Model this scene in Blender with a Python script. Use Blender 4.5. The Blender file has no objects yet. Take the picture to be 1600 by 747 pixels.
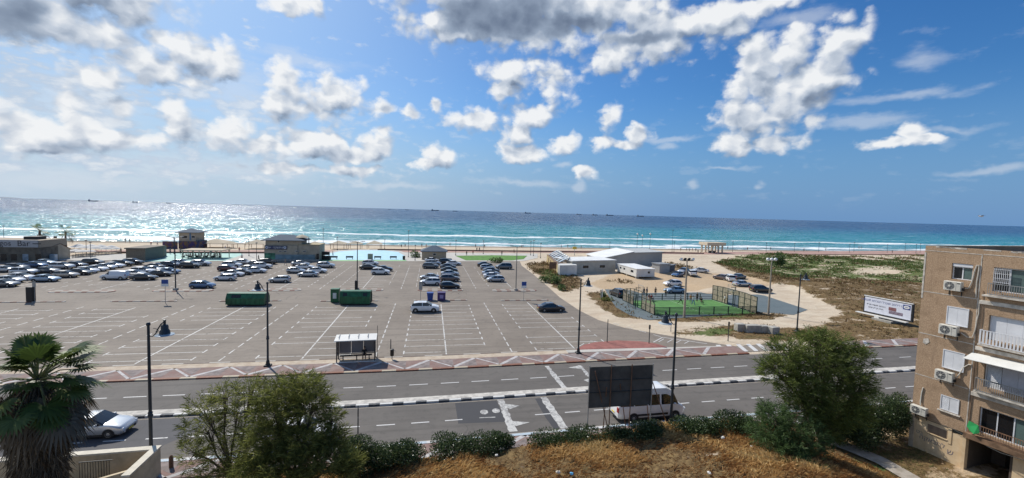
import bpy, bmesh, math, random
import numpy as np
from mathutils import Vector, Matrix
C = bpy.context.scene.collection
SC = bpy.context.scene
rnd = random.Random(7)
NR = np.random.default_rng(11)
R_ = math.radians

# ---------------------------------------------------------------- camera
CF, CPITCH, CROLL, CYAW, CH = 690.0, 3.5, 1.6, 10.5, 16.3
_y, _p, _r = R_(CYAW), R_(CPITCH), R_(CROLL)
cF = Vector((math.sin(_y)*math.cos(_p), math.cos(_y)*math.cos(_p), -math.sin(_p)))
_R0 = Vector((math.cos(_y), -math.sin(_y), 0)); _U0 = _R0.cross(cF)
cR = _R0*math.cos(_r) + _U0*math.sin(_r); cU = -_R0*math.sin(_r) + _U0*math.cos(_r)
cam_d = bpy.data.cameras.new('camera'); cam = bpy.data.objects.new('camera', cam_d); C.objects.link(cam)
cam_d.sensor_width = 36; cam_d.lens = CF/1600*36; cam_d.clip_start = 0.1; cam_d.clip_end = 200000
cam.matrix_world = Matrix(((cR.x, cU.x, -cF.x, 0), (cR.y, cU.y, -cF.y, 0), (cR.z, cU.z, -cF.z, CH), (0, 0, 0, 1)))
SC.camera = cam

# ---------------------------------------------------------------- sun
SUN_EL, SUN_AZ = 45.0, -33.0      # azimuth measured from +Y towards +X
S = Vector((math.sin(R_(SUN_AZ))*math.cos(R_(SUN_EL)), math.cos(R_(SUN_AZ))*math.cos(R_(SUN_EL)), math.sin(R_(SUN_EL))))
sd = bpy.data.lights.new('sun', 'SUN'); sd.energy = 4.7; sd.angle = R_(0.5); sd.color = (1.0, 0.95, 0.87)
sun = bpy.data.objects.new('sun', sd); C.objects.link(sun); sun.rotation_euler = S.to_track_quat('Z', 'Y').to_euler()
sun.location = (0, 0, 60)
SC.view_settings.view_transform = 'Standard'; SC.view_settings.look = 'None'
SC.view_settings.exposure = 0.0; SC.view_settings.gamma = 1.0; SC.view_settings.use_curve_mapping = False
SC.cycles.max_bounces = 6; SC.cycles.transparent_max_bounces = 12
SC.cycles.sample_clamp_indirect = 4.0

def ray(px, py):
    return (cF + cR*((px-800)/CF) - cU*((py-373.5)/CF))
def G(px, py, z=0.0):
    """the point at height z that the photograph shows at pixel (px, py) - used to survey the place"""
    d = ray(px, py); t = (z-CH)/d.z
    return Vector((d.x*t, d.y*t, z))
def HT(base, py, px=None):
    """height of something standing at base whose top is seen at row py"""
    lo, hi = -1.0, 60.0
    for _ in range(40):
        m = (lo+hi)/2; v = Vector((base[0], base[1], m-CH))
        y = 373.5 - CF*(v.dot(cU))/(v.dot(cF))
        if y > py: lo = m
        else: hi = m
    return lo
def azel(px, py):
    d = ray(px, py).normalized()
    return math.atan2(d.x, d.y), math.asin(d.z)

# ---------------------------------------------------------------- node helpers
class NT:
    def __init__(s, tree): s.t = tree; s.n = tree.nodes; s.l = tree.links
    def new(s, ty, **kw):
        n = s.n.new(ty)
        for k, v in kw.items(): setattr(n, k, v)
        return n
    def link(s, a, b): s.l.new(a, b)
    def put(s, sock, v):
        if isinstance(v, bpy.types.NodeSocket): s.l.new(v, sock)
        elif v is not None: sock.default_value = v
    def math(s, op, a, b=None, c=None, clamp=False):
        n = s.new('ShaderNodeMath', operation=op, use_clamp=clamp); s.put(n.inputs[0], a)
        if b is not None: s.put(n.inputs[1], b)
        if c is not None: s.put(n.inputs[2], c)
        return n.outputs[0]
    def vmath(s, op, a, b=None, c=None):
        n = s.new('ShaderNodeVectorMath', operation=op); s.put(n.inputs[0], a)
        if b is not None: s.put(n.inputs[1], b)
        if c is not None: s.put(n.inputs[2], c)
        return n.outputs['Value'] if op in ('LENGTH', 'DOT_PRODUCT', 'DISTANCE') else n.outputs[0]
    def noise(s, vec, scale, detail=4, rough=0.55, dist=0.0, col=False):
        n = s.new('ShaderNodeTexNoise'); s.put(n.inputs['Vector'], vec)
        n.inputs['Scale'].default_value = scale; n.inputs['Detail'].default_value = detail
        n.inputs['Roughness'].default_value = rough; n.inputs['Distortion'].default_value = dist
        return n.outputs['Color'] if col else n.outputs[0]
    def ramp(s, v, lo, hi, a=0.0, b=1.0, smooth=True):
        n = s.new('ShaderNodeMapRange'); n.interpolation_type = 'SMOOTHSTEP' if smooth else 'LINEAR'
        s.put(n.inputs[0], v); s.put(n.inputs[1], lo); s.put(n.inputs[2], hi); s.put(n.inputs[3], a); s.put(n.inputs[4], b)
        return n.outputs[0]
    def mix(s, f, a, b, mode='MIX'):
        n = s.new('ShaderNodeMix', data_type='RGBA', blend_type=mode); s.put(n.inputs[0], f)
        for i, v in ((6, a), (7, b)):
            if isinstance(v, tuple) and len(v) == 3: v = (*v, 1)
            s.put(n.inputs[i], v)
        return n.outputs[2]
    def cramp(s, v, stops):
        n = s.new('ShaderNodeValToRGB'); s.put(n.inputs[0], v); e = n.color_ramp.elements
        while len(e) < len(stops): e.new(0.5)
        for i, (p, c) in enumerate(stops): e[i].position = p; e[i].color = (*c, 1)
        return n.outputs[0]
    def sep(s, v):
        n = s.new('ShaderNodeSeparateXYZ'); s.put(n.inputs[0], v); return n.outputs
    def comb(s, x, y, z=0.0):
        n = s.new('ShaderNodeCombineXYZ'); s.put(n.inputs[0], x); s.put(n.inputs[1], y); s.put(n.inputs[2], z); return n.outputs[0]
    def attr(s, name):
        n = s.new('ShaderNodeAttribute'); n.attribute_name = name; return n

MATS = {}
def mat(name, build):
    if name in MATS: return MATS[name]
    m = bpy.data.materials.new(name); m.use_nodes = True; t = NT(m.node_tree)
    b = m.node_tree.nodes['Principled BSDF']; pos = t.new('ShaderNodeNewGeometry').outputs['Position']
    build(t, b, pos, m); MATS[name] = m; return m
def plain(name, col, rough=0.6, metal=0.0, var=0.12, scale=3.0, spec=0.5, coat=0.0, bump=0.0):
    def f(t, b, pos, m):
        o = t.new('ShaderNodeTexCoord').outputs['Object']
        n = t.noise(o, scale, 5, 0.6)
        k = t.ramp(n, 0.3, 0.7, 1-var, 1+var)
        c = t.vmath('SCALE', (*col,)); c_n = c.node; t.put(c_n.inputs['Scale'], k)
        t.put(b.inputs['Base Color'], c); b.inputs['Roughness'].default_value = rough
        b.inputs['Metallic'].default_value = metal; b.inputs['Specular IOR Level'].default_value = spec
        b.inputs['Coat Weight'].default_value = coat; b.inputs['Coat Roughness'].default_value = 0.08
        if bump:
            bn = t.new('ShaderNodeBump'); bn.inputs['Strength'].default_value = bump; bn.inputs['Distance'].default_value = 0.02
            t.put(bn.inputs['Height'], t.noise(o, scale*12, 4)); t.put(b.inputs['Normal'], bn.outputs[0])
    return mat(name, f)

# ---------------------------------------------------------------- mesh helpers
class MB:
    """collects shapes and links them as ONE mesh object"""
    def __init__(s): s.v = []; s.f = []; s.M = None
    def _add(s, vs, fs):
        o = len(s.v)
        if s.M is not None: vs = [tuple(s.M @ Vector(v)) for v in vs]
        s.v += [tuple(v) for v in vs]; s.f += [tuple(i+o for i in f) for f in fs]; return s
    def box(s, x0, x1, y0, y1, z0, z1):
        return s._add([(x0,y0,z0),(x1,y0,z0),(x1,y1,z0),(x0,y1,z0),(x0,y0,z1),(x1,y0,z1),(x1,y1,z1),(x0,y1,z1)],
                      [(0,3,2,1),(4,5,6,7),(0,1,5,4),(1,2,6,5),(2,3,7,6),(3,0,4,7)])
    def bbox(s, x0, x1, y0, y1, z0, z1, b=0.02):
        """box with chamfered vertical and top edges"""
        def ring(i, z): return [(x0+i,y0+b,z),(x0+b,y0+i,z),(x1-b,y0+i,z),(x1-i,y0+b,z),(x1-i,y1-b,z),(x1-b,y1-i,z),(x0+b,y1-i,z),(x0+i,y1-b,z)]
        vs = ring(0, z0)+ring(0, z1-b)+ring(b, z1)
        fs = [tuple(range(7, -1, -1)), tuple(range(16, 24))]
        for k in (0, 8):
            for i in range(8): j = (i+1) % 8; fs.append((k+i, k+j, k+8+j, k+8+i))
        return s._add(vs, fs)
    def quad(s, a, b, c, d): return s._add([a, b, c, d], [(0, 1, 2, 3)])
    def tube(s, p0, p1, r0, r1=None, n=8, cap=True):
        p0 = Vector(p0); p1 = Vector(p1); r1 = r0 if r1 is None else r1
        d = (p1-p0); 
        if d.length < 1e-6: return s
        d.normalize(); a = d.orthogonal().normalized(); b = d.cross(a); vs = []
        for p, r in ((p0, r0), (p1, r1)):
            for i in range(n):
                t = 2*math.pi*i/n; vs.append(p + (a*math.cos(t)+b*math.sin(t))*r)
        fs = [(i, (i+1) % n, n+(i+1) % n, n+i) for i in range(n)]
        if cap: fs += [tuple(range(n-1, -1, -1)), tuple(range(n, 2*n))]
        return s._add(vs, fs)
    def path(s, pts, r, n=6):
        """one continuous tube through points; r a number or a list"""
        pts = [Vector(p) for p in pts]; vs = []; fs = []; a = None
        for k, p in enumerate(pts):
            d = (pts[min(k+1, len(pts)-1)] - pts[max(k-1, 0)]).normalized()
            a = d.orthogonal() if a is None else (a - d*a.dot(d)); a.normalize(); b = d.cross(a)
            rr = r[k] if isinstance(r, (list, tuple)) else r
            for i in range(n):
                t = 2*math.pi*i/n; vs.append(p+(a*math.cos(t)+b*math.sin(t))*rr)
        for k in range(len(pts)-1):
            for i in range(n): j = (i+1) % n; fs.append((k*n+i, k*n+j, (k+1)*n+j, (k+1)*n+i))
        fs += [tuple(range(n-1, -1, -1)), tuple((len(pts)-1)*n+i for i in range(n))]
        return s._add(vs, fs)
    def lathe(s, prof, c=(0, 0, 0), n=16, ax='z'):
        vs = []; fs = []; m = len(prof)
        for r, z in prof:
            for i in range(n):
                t = 2*math.pi*i/n
                v = (r*math.cos(t), r*math.sin(t), z)
                if ax == 'y': v = (v[0], v[2], v[1])
                if ax == 'x': v = (v[2], v[0], v[1])
                vs.append((c[0]+v[0], c[1]+v[1], c[2]+v[2]))
        for k in range(m-1):
            for i in range(n): j = (i+1) % n; fs.append((k*n+i, k*n+j, (k+1)*n+j, (k+1)*n+i))
        fs += [tuple(range(n-1, -1, -1)), tuple((m-1)*n+i for i in range(n))]
        return s._add(vs, fs)
    def prism(s, poly, z0, z1):
        n = len(poly); a = sum(poly[i][0]*poly[(i+1) % n][1]-poly[(i+1) % n][0]*poly[i][1] for i in range(n))
        if a < 0: poly = poly[::-1]
        vs = [(p[0], p[1], z0) for p in poly]+[(p[0], p[1], z1) for p in poly]
        return s._add(vs, [tuple(range(n-1, -1, -1)), tuple(range(n, 2*n))]+[(i, (i+1) % n, n+(i+1) % n, n+i) for i in range(n)])
    def ball(s, c, rx, ry=None, rz=None, n=12, m=8):
        ry = ry or rx; rz = rz or rx; vs = [(c[0], c[1], c[2]-rz)]; fs = []
        for k in range(1, m):
            p = math.pi*k/m
            for i in range(n):
                t = 2*math.pi*i/n; vs.append((c[0]+rx*math.sin(p)*math.cos(t), c[1]+ry*math.sin(p)*math.sin(t), c[2]-rz*math.cos(p)))
        vs.append((c[0], c[1], c[2]+rz)); L = len(vs)-1
        for i in range(n): fs.append((0, 1+(i+1) % n, 1+i)); fs.append((L, 1+(m-2)*n+i, 1+(m-2)*n+(i+1) % n))
        for k in range(m-2):
            for i in range(n): j = (i+1) % n; fs.append((1+k*n+i, 1+k*n+j, 1+(k+1)*n+j, 1+(k+1)*n+i))
        return s._add(vs, fs)
    def hip(s, x0, x1, y0, y1, z, h, ov=0.5, th=0.18):
        x0 -= ov; x1 += ov; y0 -= ov; y1 += ov; w = min(x1-x0, y1-y0)/2
        if x1-x0 > y1-y0: r = [(x0+w, (y0+y1)/2), (x1-w, (y0+y1)/2)]
        else: r = [((x0+x1)/2, y0+w), ((x0+x1)/2, y1-w)]
        vs = [(x0,y0,z-th),(x1,y0,z-th),(x1,y1,z-th),(x0,y1,z-th),(x0,y0,z),(x1,y0,z),(x1,y1,z),(x0,y1,z),(*r[0],z+h),(*r[1],z+h)]
        fs = [(0,3,2,1),(0,1,5,4),(1,2,6,5),(2,3,7,6),(3,0,4,7)]
        if x1-x0 > y1-y0: fs += [(4,5,9,8),(5,6,9),(6,7,8,9),(7,4,8)]
        else: fs += [(4,5,8),(5,6,9,8),(6,7,9),(7,4,8,9)]
        return s._add(vs, fs)
    def mesh(s, name, m, smooth=False):
        me = bpy.data.meshes.new(name); me.from_pydata(s.v, [], s.f); 
        if m is not None:
            for k in (m if isinstance(m, (list, tuple)) else [m]): me.materials.append(k)
        if smooth:
            me.shade_smooth()
            try: me.set_sharp_from_angle(angle=R_(38))
            except Exception: pass
        me.update(); return me
    def build(s, name, m, parent=None, smooth=False, loc=None, rz=0):
        o = bpy.data.objects.new(name, s.mesh(name, m, smooth)); C.objects.link(o)
        if parent is not None: o.parent = parent
        if loc is not None: o.location = loc
        if rz: o.rotation_euler.z = rz
        return o
def tag(o, label=None, cat=None, group=None, kind=None):
    if label: o['label'] = label
    if cat: o['category'] = cat
    if group: o['group'] = group
    if kind: o['kind'] = kind
    return o
def empty(name, loc=(0, 0, 0), rz=0, label=None, cat=None, group=None):
    o = bpy.data.objects.new(name, None); C.objects.link(o); o.location = loc; o.rotation_euler.z = rz
    o.empty_display_size = 0.3
    return tag(o, label, cat, group)
def copy_tree(o, parent=None, swap=None):
    c = o.copy(); C.objects.link(c); c.parent = parent
    if parent is not None: c.matrix_parent_inverse = o.matrix_parent_inverse
    if swap and o.type == 'MESH' and o.data.materials and o.data.materials[0] and o.data.materials[0].name in swap:
        for i, sl in enumerate(c.material_slots): sl.link = 'OBJECT'; sl.material = swap[o.data.materials[0].name]
    for ch in o.children: copy_tree(ch, c, swap)
    return c
def arr_mesh(name, V, F, m, attrs=None, smooth=False):
    """mesh straight from numpy arrays, F an (n,k) index array"""
    me = bpy.data.meshes.new(name); V = np.ascontiguousarray(V, dtype=np.float32); F = np.ascontiguousarray(F, dtype=np.int32)
    me.vertices.add(len(V)); me.vertices.foreach_set('co', V.ravel())
    k = F.shape[1]; me.loops.add(F.size); me.loops.foreach_set('vertex_index', F.ravel())
    me.polygons.add(len(F)); me.polygons.foreach_set('loop_start', np.arange(0, F.size, k, dtype=np.int32))
    me.update(calc_edges=True)
    for an, arr in (attrs or {}).items():
        a = me.attributes.new(an, 'FLOAT_COLOR' if arr.ndim == 2 else 'FLOAT', 'POINT')
        a.data.foreach_set('color' if arr.ndim == 2 else 'value', np.ascontiguousarray(arr, dtype=np.float32).ravel())
    if m is not None: me.materials.append(m)
    if smooth: me.shade_smooth()
    o = bpy.data.objects.new(name, me); C.objects.link(o); return o
def sheet(name, poly, z, m, kind='structure'):
    b = MB(); n = len(poly)
    a = sum(poly[i][0]*poly[(i+1) % n][1]-poly[(i+1) % n][0]*poly[i][1] for i in range(n))
    if a < 0: poly = poly[::-1]
    bm = bmesh.new(); vs = [bm.verts.new((p[0], p[1], z)) for p in poly]; bm.faces.new(vs)
    bmesh.ops.triangulate(bm, faces=bm.faces[:]); me = bpy.data.meshes.new(name); bm.to_mesh(me); bm.free()
    me.materials.append(m); o = bpy.data.objects.new(name, me); C.objects.link(o)
    if kind: o['kind'] = kind
    return o
FONTW = None
def text_mesh(name, s, size, m, parent, loc, rot, extr=0.004, align='CENTER'):
    cu = bpy.data.curves.new(name, 'FONT'); cu.body = s; cu.size = size; cu.extrude = extr; cu.align_x = align; cu.align_y = 'CENTER'
    cu.resolution_u = 3
    t = bpy.data.objects.new(name+'_c', cu); C.objects.link(t); bpy.context.view_layer.update()
    dg = bpy.context.evaluated_depsgraph_get(); me = bpy.data.meshes.new_from_object(t.evaluated_get(dg)); me.name = name
    bpy.data.objects.remove(t); me.materials.clear(); me.materials.append(m)
    o = bpy.data.objects.new(name, me); C.objects.link(o); o.parent = parent; o.location = loc; o.rotation_euler = rot; return o
# ---------------------------------------------------------------- sky with clouds
W = bpy.data.worlds.new('World'); SC.world = W; W.use_nodes = True
w = NT(W.node_tree); bg = W.node_tree.nodes['Background']; bg.inputs['Strength'].default_value = 0.10
sky = w.new('ShaderNodeTexSky', sky_type='NISHITA'); sky.sun_disc = False
sky.sun_elevation = R_(SUN_EL); sky.sun_rotation = R_(SUN_AZ); sky.altitude = 20; sky.air_density = 1.0; sky.dust_density = 1.2; sky.ozone_density = 3.0
hs = w.new('ShaderNodeHueSaturation'); hs.inputs['Saturation'].default_value = 1.28; hs.inputs['Value'].default_value = 1.0; w.link(sky.outputs[0], hs.inputs['Color'])
skyc = w.mix(1.0, hs.outputs[0], (0.62, 0.90, 1.12), 'MULTIPLY')
dirv = w.new('ShaderNodeTexCoord').outputs['Generated']
dx, dy, dz = w.sep(dirv)
az = w.math('ARCTAN2', dx, dy); el = w.math('ARCSINE', w.math('MINIMUM', w.math('MAXIMUM', dz, -1.0), 1.0))
uv = w.comb(az, el, 0.0)
# frequency rises towards the horizon, where the clouds stand farther off
fq = w.math('DIVIDE', 1.0, w.math('ADD', w.math('MAXIMUM', el, 0.0), 0.16))
nz = w.vmath('MULTIPLY', uv, (1.0, 1.25, 1.0))
warp = w.vmath('SUBTRACT', w.noise(nz, 9.0, 2, 0.5, col=True), (0.5, 0.5, 0.5))
wv = w.vmath('MULTIPLY_ADD', warp, (0.035, 0.034, 0.0), uv)
warp2 = w.vmath('SUBTRACT', w.noise(nz, 30.0, 3, 0.55, col=True), (0.5, 0.5, 0.5))
wv = w.vmath('MULTIPLY_ADD', warp2, (0.022, 0.022, 0.0), wv)
def blobs(lst, pv=None):
    cur = None; pv = pv if pv is not None else wv
    for (cx, cy, rx, ry) in lst:
        u0, v0 = azel(cx, cy); ua, _ = azel(cx-rx, cy); ub, _ = azel(cx+rx, cy); _, va = azel(cx, cy-ry); _, vb = azel(cx, cy+ry)
        iu = 2/abs(ub-ua); iv = 2/abs(va-vb)
        q = w.vmath('LENGTH', w.vmath('MULTIPLY_ADD', pv, (iu, iv, 0), (-u0*iu, -v0*iv, 0)))
        if cur is None: cur = q
        else:
            n = w.new('ShaderNodeMath', operation='SMOOTH_MIN'); w.put(n.inputs[0], cur); w.put(n.inputs[1], q); n.inputs[2].default_value = 0.18; cur = n.outputs[0]
    return cur
CLOUDS = [(40,25,110,62),(150,55,90,40),(205,15,60,30),(120,-40,200,60),(235,100,95,42),(300,85,75,40),(340,95,40,30),(155,115,45,18),(255,55,35,22),
 (35,200,75,38),(110,165,38,36),(135,208,65,28),(195,170,26,26),(200,218,70,20),(275,180,28,38),(60,232,80,10),
 (440,125,30,36),(440,160,44,36),(515,150,52,42),(490,170,50,20),(350,205,60,30),(410,228,65,22),(490,228,50,28),(590,228,36,26),(550,245,60,14),
 (600,168,22,13),(640,182,22,14),(680,168,14,14),(740,188,46,20),(690,243,32,22),(670,258,30,10),
 (455,6,50,16),(500,10,16,20),
 (760,20,140,62),(690,40,60,40),(640,-10,50,30),(900,10,140,62),(960,90,40,34),(1010,60,80,50),(1110,35,90,44),(1190,10,70,26),(900,-60,300,60),
 (800,110,50,26),(850,130,60,32),(790,135,30,16),(830,180,42,26),(810,205,30,26),(820,238,55,16),(885,225,22,18),
 (950,190,15,28),(942,225,22,14),(998,215,20,20),(972,228,22,10),(918,272,20,14),
 (1180,90,44,45),(1160,140,40,38),(1235,90,40,55),(1200,130,75,55),(1330,60,34,46),(1300,80,42,44),(1280,120,70,34),(1170,180,55,36),(1230,170,60,36),(1150,228,38,22),(1200,225,46,18),(1268,190,28,14),
 (1425,208,26,16),(1400,220,60,9),(1450,215,30,6),(560,265,60,9),(460,262,80,8)]
WISPS = [(1085,290,14,14),(1185,286,18,12),(905,292,14,14),(880,262,20,8),(1040,225,20,8),(1350,192,130,15),(1420,150,120,12),(1540,265,100,10),(1250,30,90,20),(1500,200,90,10),(1050,215,60,7),(1130,262,60,6),(1440,95,60,30),(380,150,120,60),(150,150,160,50),(300,260,300,30),(100,280,200,30),(480,90,120,18),(620,290,90,8),(800,285,90,9)]
DARKS = [(15,20,75,52),(790,12,130,44),(880,35,70,26),(710,30,40,30),(800,30,110,36),(1000,62,60,14)]
dm = blobs(CLOUDS); dmu = blobs(CLOUDS, w.vmath('ADD', wv, (-0.008, 0.030, 0.0))); dw = blobs(WISPS); dd = blobs(DARKS)
def puff(vec, scale):
    v = w.new('ShaderNodeTexVoronoi', feature='F1'); w.put(v.inputs['Vector'], vec); v.inputs['Scale'].default_value = scale; v.voronoi_dimensions = '2D'
    return w.math('SUBTRACT', 0.62, v.outputs['Distance'])
pw = w.vmath('MULTIPLY_ADD', warp2, (0.030, 0.030, 0.0), nz)
def field(off):
    p_ = w.vmath('ADD', pw, off) if off else pw
    a_ = w.noise(p_, 11.0, 6, 0.50); b1 = puff(p_, 17.0); b2 = puff(p_, 41.0)
    f_ = w.math('MULTIPLY', w.math('SUBTRACT', a_, 0.5), 1.7)
    f_ = w.math('MULTIPLY_ADD', b1, 0.75, f_); f_ = w.math('MULTIPLY_ADD', b2, 0.38, f_)
    return f_
n1 = w.noise(nz, 11.0, 6, 0.5)
f0 = field(None); f1 = field((-0.012, 0.022, 0.0))
fine = w.noise(nz, 60.0, 5, 0.6)
den = w.math('SUBTRACT', 0.90, dm)
den = w.math('ADD', den, f0); den = w.math('MULTIPLY_ADD', w.math('SUBTRACT', fine, 0.5), 0.62, den)
dk = w.ramp(w.math('MULTIPLY_ADD', w.math('SUBTRACT', n1, 0.5), 1.0, w.math('SUBTRACT', 1.25, dd)), 0.05, 1.0)
den = w.math('MULTIPLY_ADD', dk, 0.45, den)
mask = w.ramp(den, -0.04, 0.64)
# small distant cumulus and milky air low on the left
low = w.ramp(el, 0.005, 0.06); lowt = w.ramp(el, 0.16, 0.30, 1.0, 0.0); left = w.ramp(az, -0.75, 0.35, 1.0, 0.0)
nf = w.noise(w.vmath('MULTIPLY', uv, (1.0, 2.3, 1.0)), 15.0, 8, 0.62)
band = w.math('MULTIPLY', w.math('MULTIPLY', low, lowt), w.math('MULTIPLY_ADD', left, 0.17, 0.02))
nf = w.math('MULTIPLY_ADD', puff(w.vmath('MULTIPLY', pw, (1.0, 1.7, 1.0)), 34.0), 0.16, nf)
m2 = w.ramp(w.math('ADD', nf, band), 0.60, 0.76)
m2 = w.math('MULTIPLY', m2, w.math('MULTIPLY', low, w.math('MULTIPLY_ADD', left, 0.75, 0.10)))
wn = w.noise(w.vmath('MULTIPLY', uv, (1.0, 3.5, 1.0)), 7.0, 7, 0.6)
m3 = w.math('MULTIPLY', w.ramp(w.math('MULTIPLY_ADD', w.math('SUBTRACT', wn, 0.5), 2.2, w.math('SUBTRACT', 1.0, dw)), 0.0, 0.9), 0.42)
# relief: the side towards the sun (up and to the left) is bright
rel = w.math('MULTIPLY', w.math('SUBTRACT', f0, f1), 0.80)
deep = w.ramp(den, 0.35, 1.6, 0.0, 0.22)
big_ = w.math('MULTIPLY', w.math('MINIMUM', w.math('MAXIMUM', w.math('SUBTRACT', dmu, dm), -0.75), 0.6), 0.50)
rel = w.math('MULTIPLY', w.math('ADD', rel, big_), w.math('SUBTRACT', 1.0, w.math('MULTIPLY', dk, 0.6)))
lit = w.math('SUBTRACT', w.math('ADD', 0.73, rel), w.math('ADD', deep, w.math('MULTIPLY', dk, 0.46)), clamp=True)
cc = w.cramp(lit, [(0.0, (1.5, 1.95, 2.8)), (0.35, (3.0, 3.7, 4.8)), (0.66, (5.6, 6.2, 7.1)), (1.0, (8.9, 9.05, 9.2))])
# the side of the sky under the sun is milkier
sunv = w.math('MAXIMUM', w.vmath('DOT_PRODUCT', dirv, tuple(S)), 0.0)
milk = w.math('MULTIPLY', w.ramp(az, -1.0, 0.35, 0.66, 0.0), w.ramp(el, 0.0, 0.75, 1.0, 0.42))
milk = w.math('ADD', milk, w.math('MULTIPLY', w.math('POWER', sunv, 6.0), 0.25), clamp=True)
base = w.mix(milk, skyc, (5.1, 6.3, 7.7))
hz = w.ramp(el, 0.0, 0.26, 0.85, 0.0)
base = w.mix(hz, base, w.mix(w.ramp(az, -0.7, 0.7), (5.2, 6.4, 7.8), (1.6, 3.2, 6.0)))
c1 = w.mix(m3, base, (7.0, 7.5, 8.2)); c2 = w.mix(m2, c1, w.mix(w.ramp(nf, 0.5, 0.72), (5.0, 6.0, 7.4), (7.6, 8.0, 8.5))); c3 = w.mix(w.math('MULTIPLY', mask, 0.97), c2, cc)
w.link(c3, bg.inputs['Color'])
W.cycles.sampling_method = 'MANUAL'; W.cycles.sample_map_resolution = 512
# ---------------------------------------------------------------- materials of the setting
def asphalt(name, c1, c2, streak=0.25, dark=(0.05, 0.05, 0.052)):
    def f(t, b, pos, m):
        n = t.noise(pos, 0.12, 6, 0.6); n2 = t.noise(pos, 1.4, 6, 0.65); n3 = t.noise(pos, 38, 3, 0.6)
        c = t.mix(t.ramp(n, 0.32, 0.68), c1, c2)
        c = t.mix(t.math('MULTIPLY', t.ramp(n2, 0.50, 0.72), 0.42), c, dark)
        s = t.noise(t.vmath('MULTIPLY', pos, (0.06, 1.3, 1)), 1.0, 5, 0.6)
        c = t.mix(t.math('MULTIPLY', t.ramp(s, 0.48, 0.72), streak), c, tuple(x*0.55 for x in c1))
        c = t.mix(t.math('MULTIPLY', t.ramp(t.noise(pos, 0.35, 5, 0.7), 0.62, 0.8), 0.35), c, tuple(min(1, x*1.45) for x in c1))
        c = t.mix(t.ramp(n3, 0.3, 0.7, 0.0, 0.25), c, tuple(x*0.6 for x in c2))
        # fine cracks
        v = t.new('ShaderNodeTexVoronoi', feature='DISTANCE_TO_EDGE'); v.inputs['Scale'].default_value = 0.35
        t.put(v.inputs['Vector'], t.vmath('ADD', pos, t.vmath('SCALE', t.noise(pos, 0.8, 4, col=True))))
        ck = t.math('MULTIPLY', t.ramp(v.outputs[0], 0.0, 0.012, 1, 0), t.ramp(t.noise(pos, 0.09, 3), 0.5, 0.62, 0, 0.5))
        c = t.mix(ck, c, dark)
        t.put(b.inputs['Base Color'], c); b.inputs['Roughness'].default_value = 0.88
        bn = t.new('ShaderNodeBump'); bn.inputs['Strength'].default_value = 0.25; bn.inputs['Distance'].default_value = 0.01
        t.put(bn.inputs['Height'], n3); t.put(b.inputs['Normal'], bn.outputs[0])
    return mat(name, f)
M_LOT = asphalt('lot_asphalt', (0.190, 0.158, 0.126), (0.250, 0.211, 0.170), 0.48, (0.075, 0.066, 0.058))
M_ROAD = asphalt('road_asphalt', (0.106, 0.095, 0.085), (0.142, 0.128, 0.114), 0.5, (0.045, 0.043, 0.04))
M_PATCH = asphalt('patch_asphalt', (0.048, 0.048, 0.053), (0.058, 0.058, 0.062), 0.1)
M_TEAL = asphalt('court_apron_asphalt', (0.105, 0.14, 0.15), (0.13, 0.16, 0.17), 0.2)
def paintm(name, col, under, wear=0.5):
    def f(t, b, pos, m):
        n = t.noise(pos, 3.2, 7, 0.7); n2 = t.noise(pos, 0.25, 3, 0.6)
        k = t.ramp(t.math('ADD', n, t.math('MULTIPLY', t.math('SUBTRACT', n2, 0.5), 0.5)), wear, wear+0.14)
        t.put(b.inputs['Base Color'], t.mix(k, col, under)); b.inputs['Roughness'].default_value = 0.7
    return mat(name, f)
M_LINE = paintm('worn_white_line', (0.56, 0.55, 0.52), (0.20, 0.175, 0.148), 0.51)
M_LINE2 = paintm('road_white_line', (0.58, 0.57, 0.55), (0.15, 0.14, 0.13), 0.60)
M_HUMP = paintm('rough_white_hump', (0.50, 0.49, 0.46), (0.26, 0.25, 0.24), 0.45)
def sandm(name, c1, c2, s=0.5):
    def f(t, b, pos, m):
        n = t.noise(pos, s, 7, 0.65); n2 = t.noise(pos, s*14, 4, 0.6)
        c = t.mix(t.ramp(n, 0.35, 0.65), c1, c2); c = t.mix(t.ramp(n2, 0.5, 0.8, 0, 0.35), c, tuple(x*0.62 for x in c1))
        t.put(b.inputs['Base Color'], c); b.inputs['Roughness'].default_value = 0.95
        bn = t.new('ShaderNodeBump'); bn.inputs['Strength'].default_value = 0.5; bn.inputs['Distance'].default_value = 0.05
        t.put(bn.inputs['Height'], t.math('ADD', n2, n)); t.put(b.inputs['Normal'], bn.outputs[0])
    return mat(name, f)
M_SANDSTRIP = sandm('trodden_sand', (0.42, 0.33, 0.24), (0.52, 0.44, 0.34), 1.2)
M_CONC = sandm('pale_concrete', (0.44, 0.42, 0.38), (0.52, 0.49, 0.44), 0.4)
M_KERBC = plain('kerb_concrete', (0.48, 0.45, 0.40), 0.85, var=0.25, scale=2)

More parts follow.
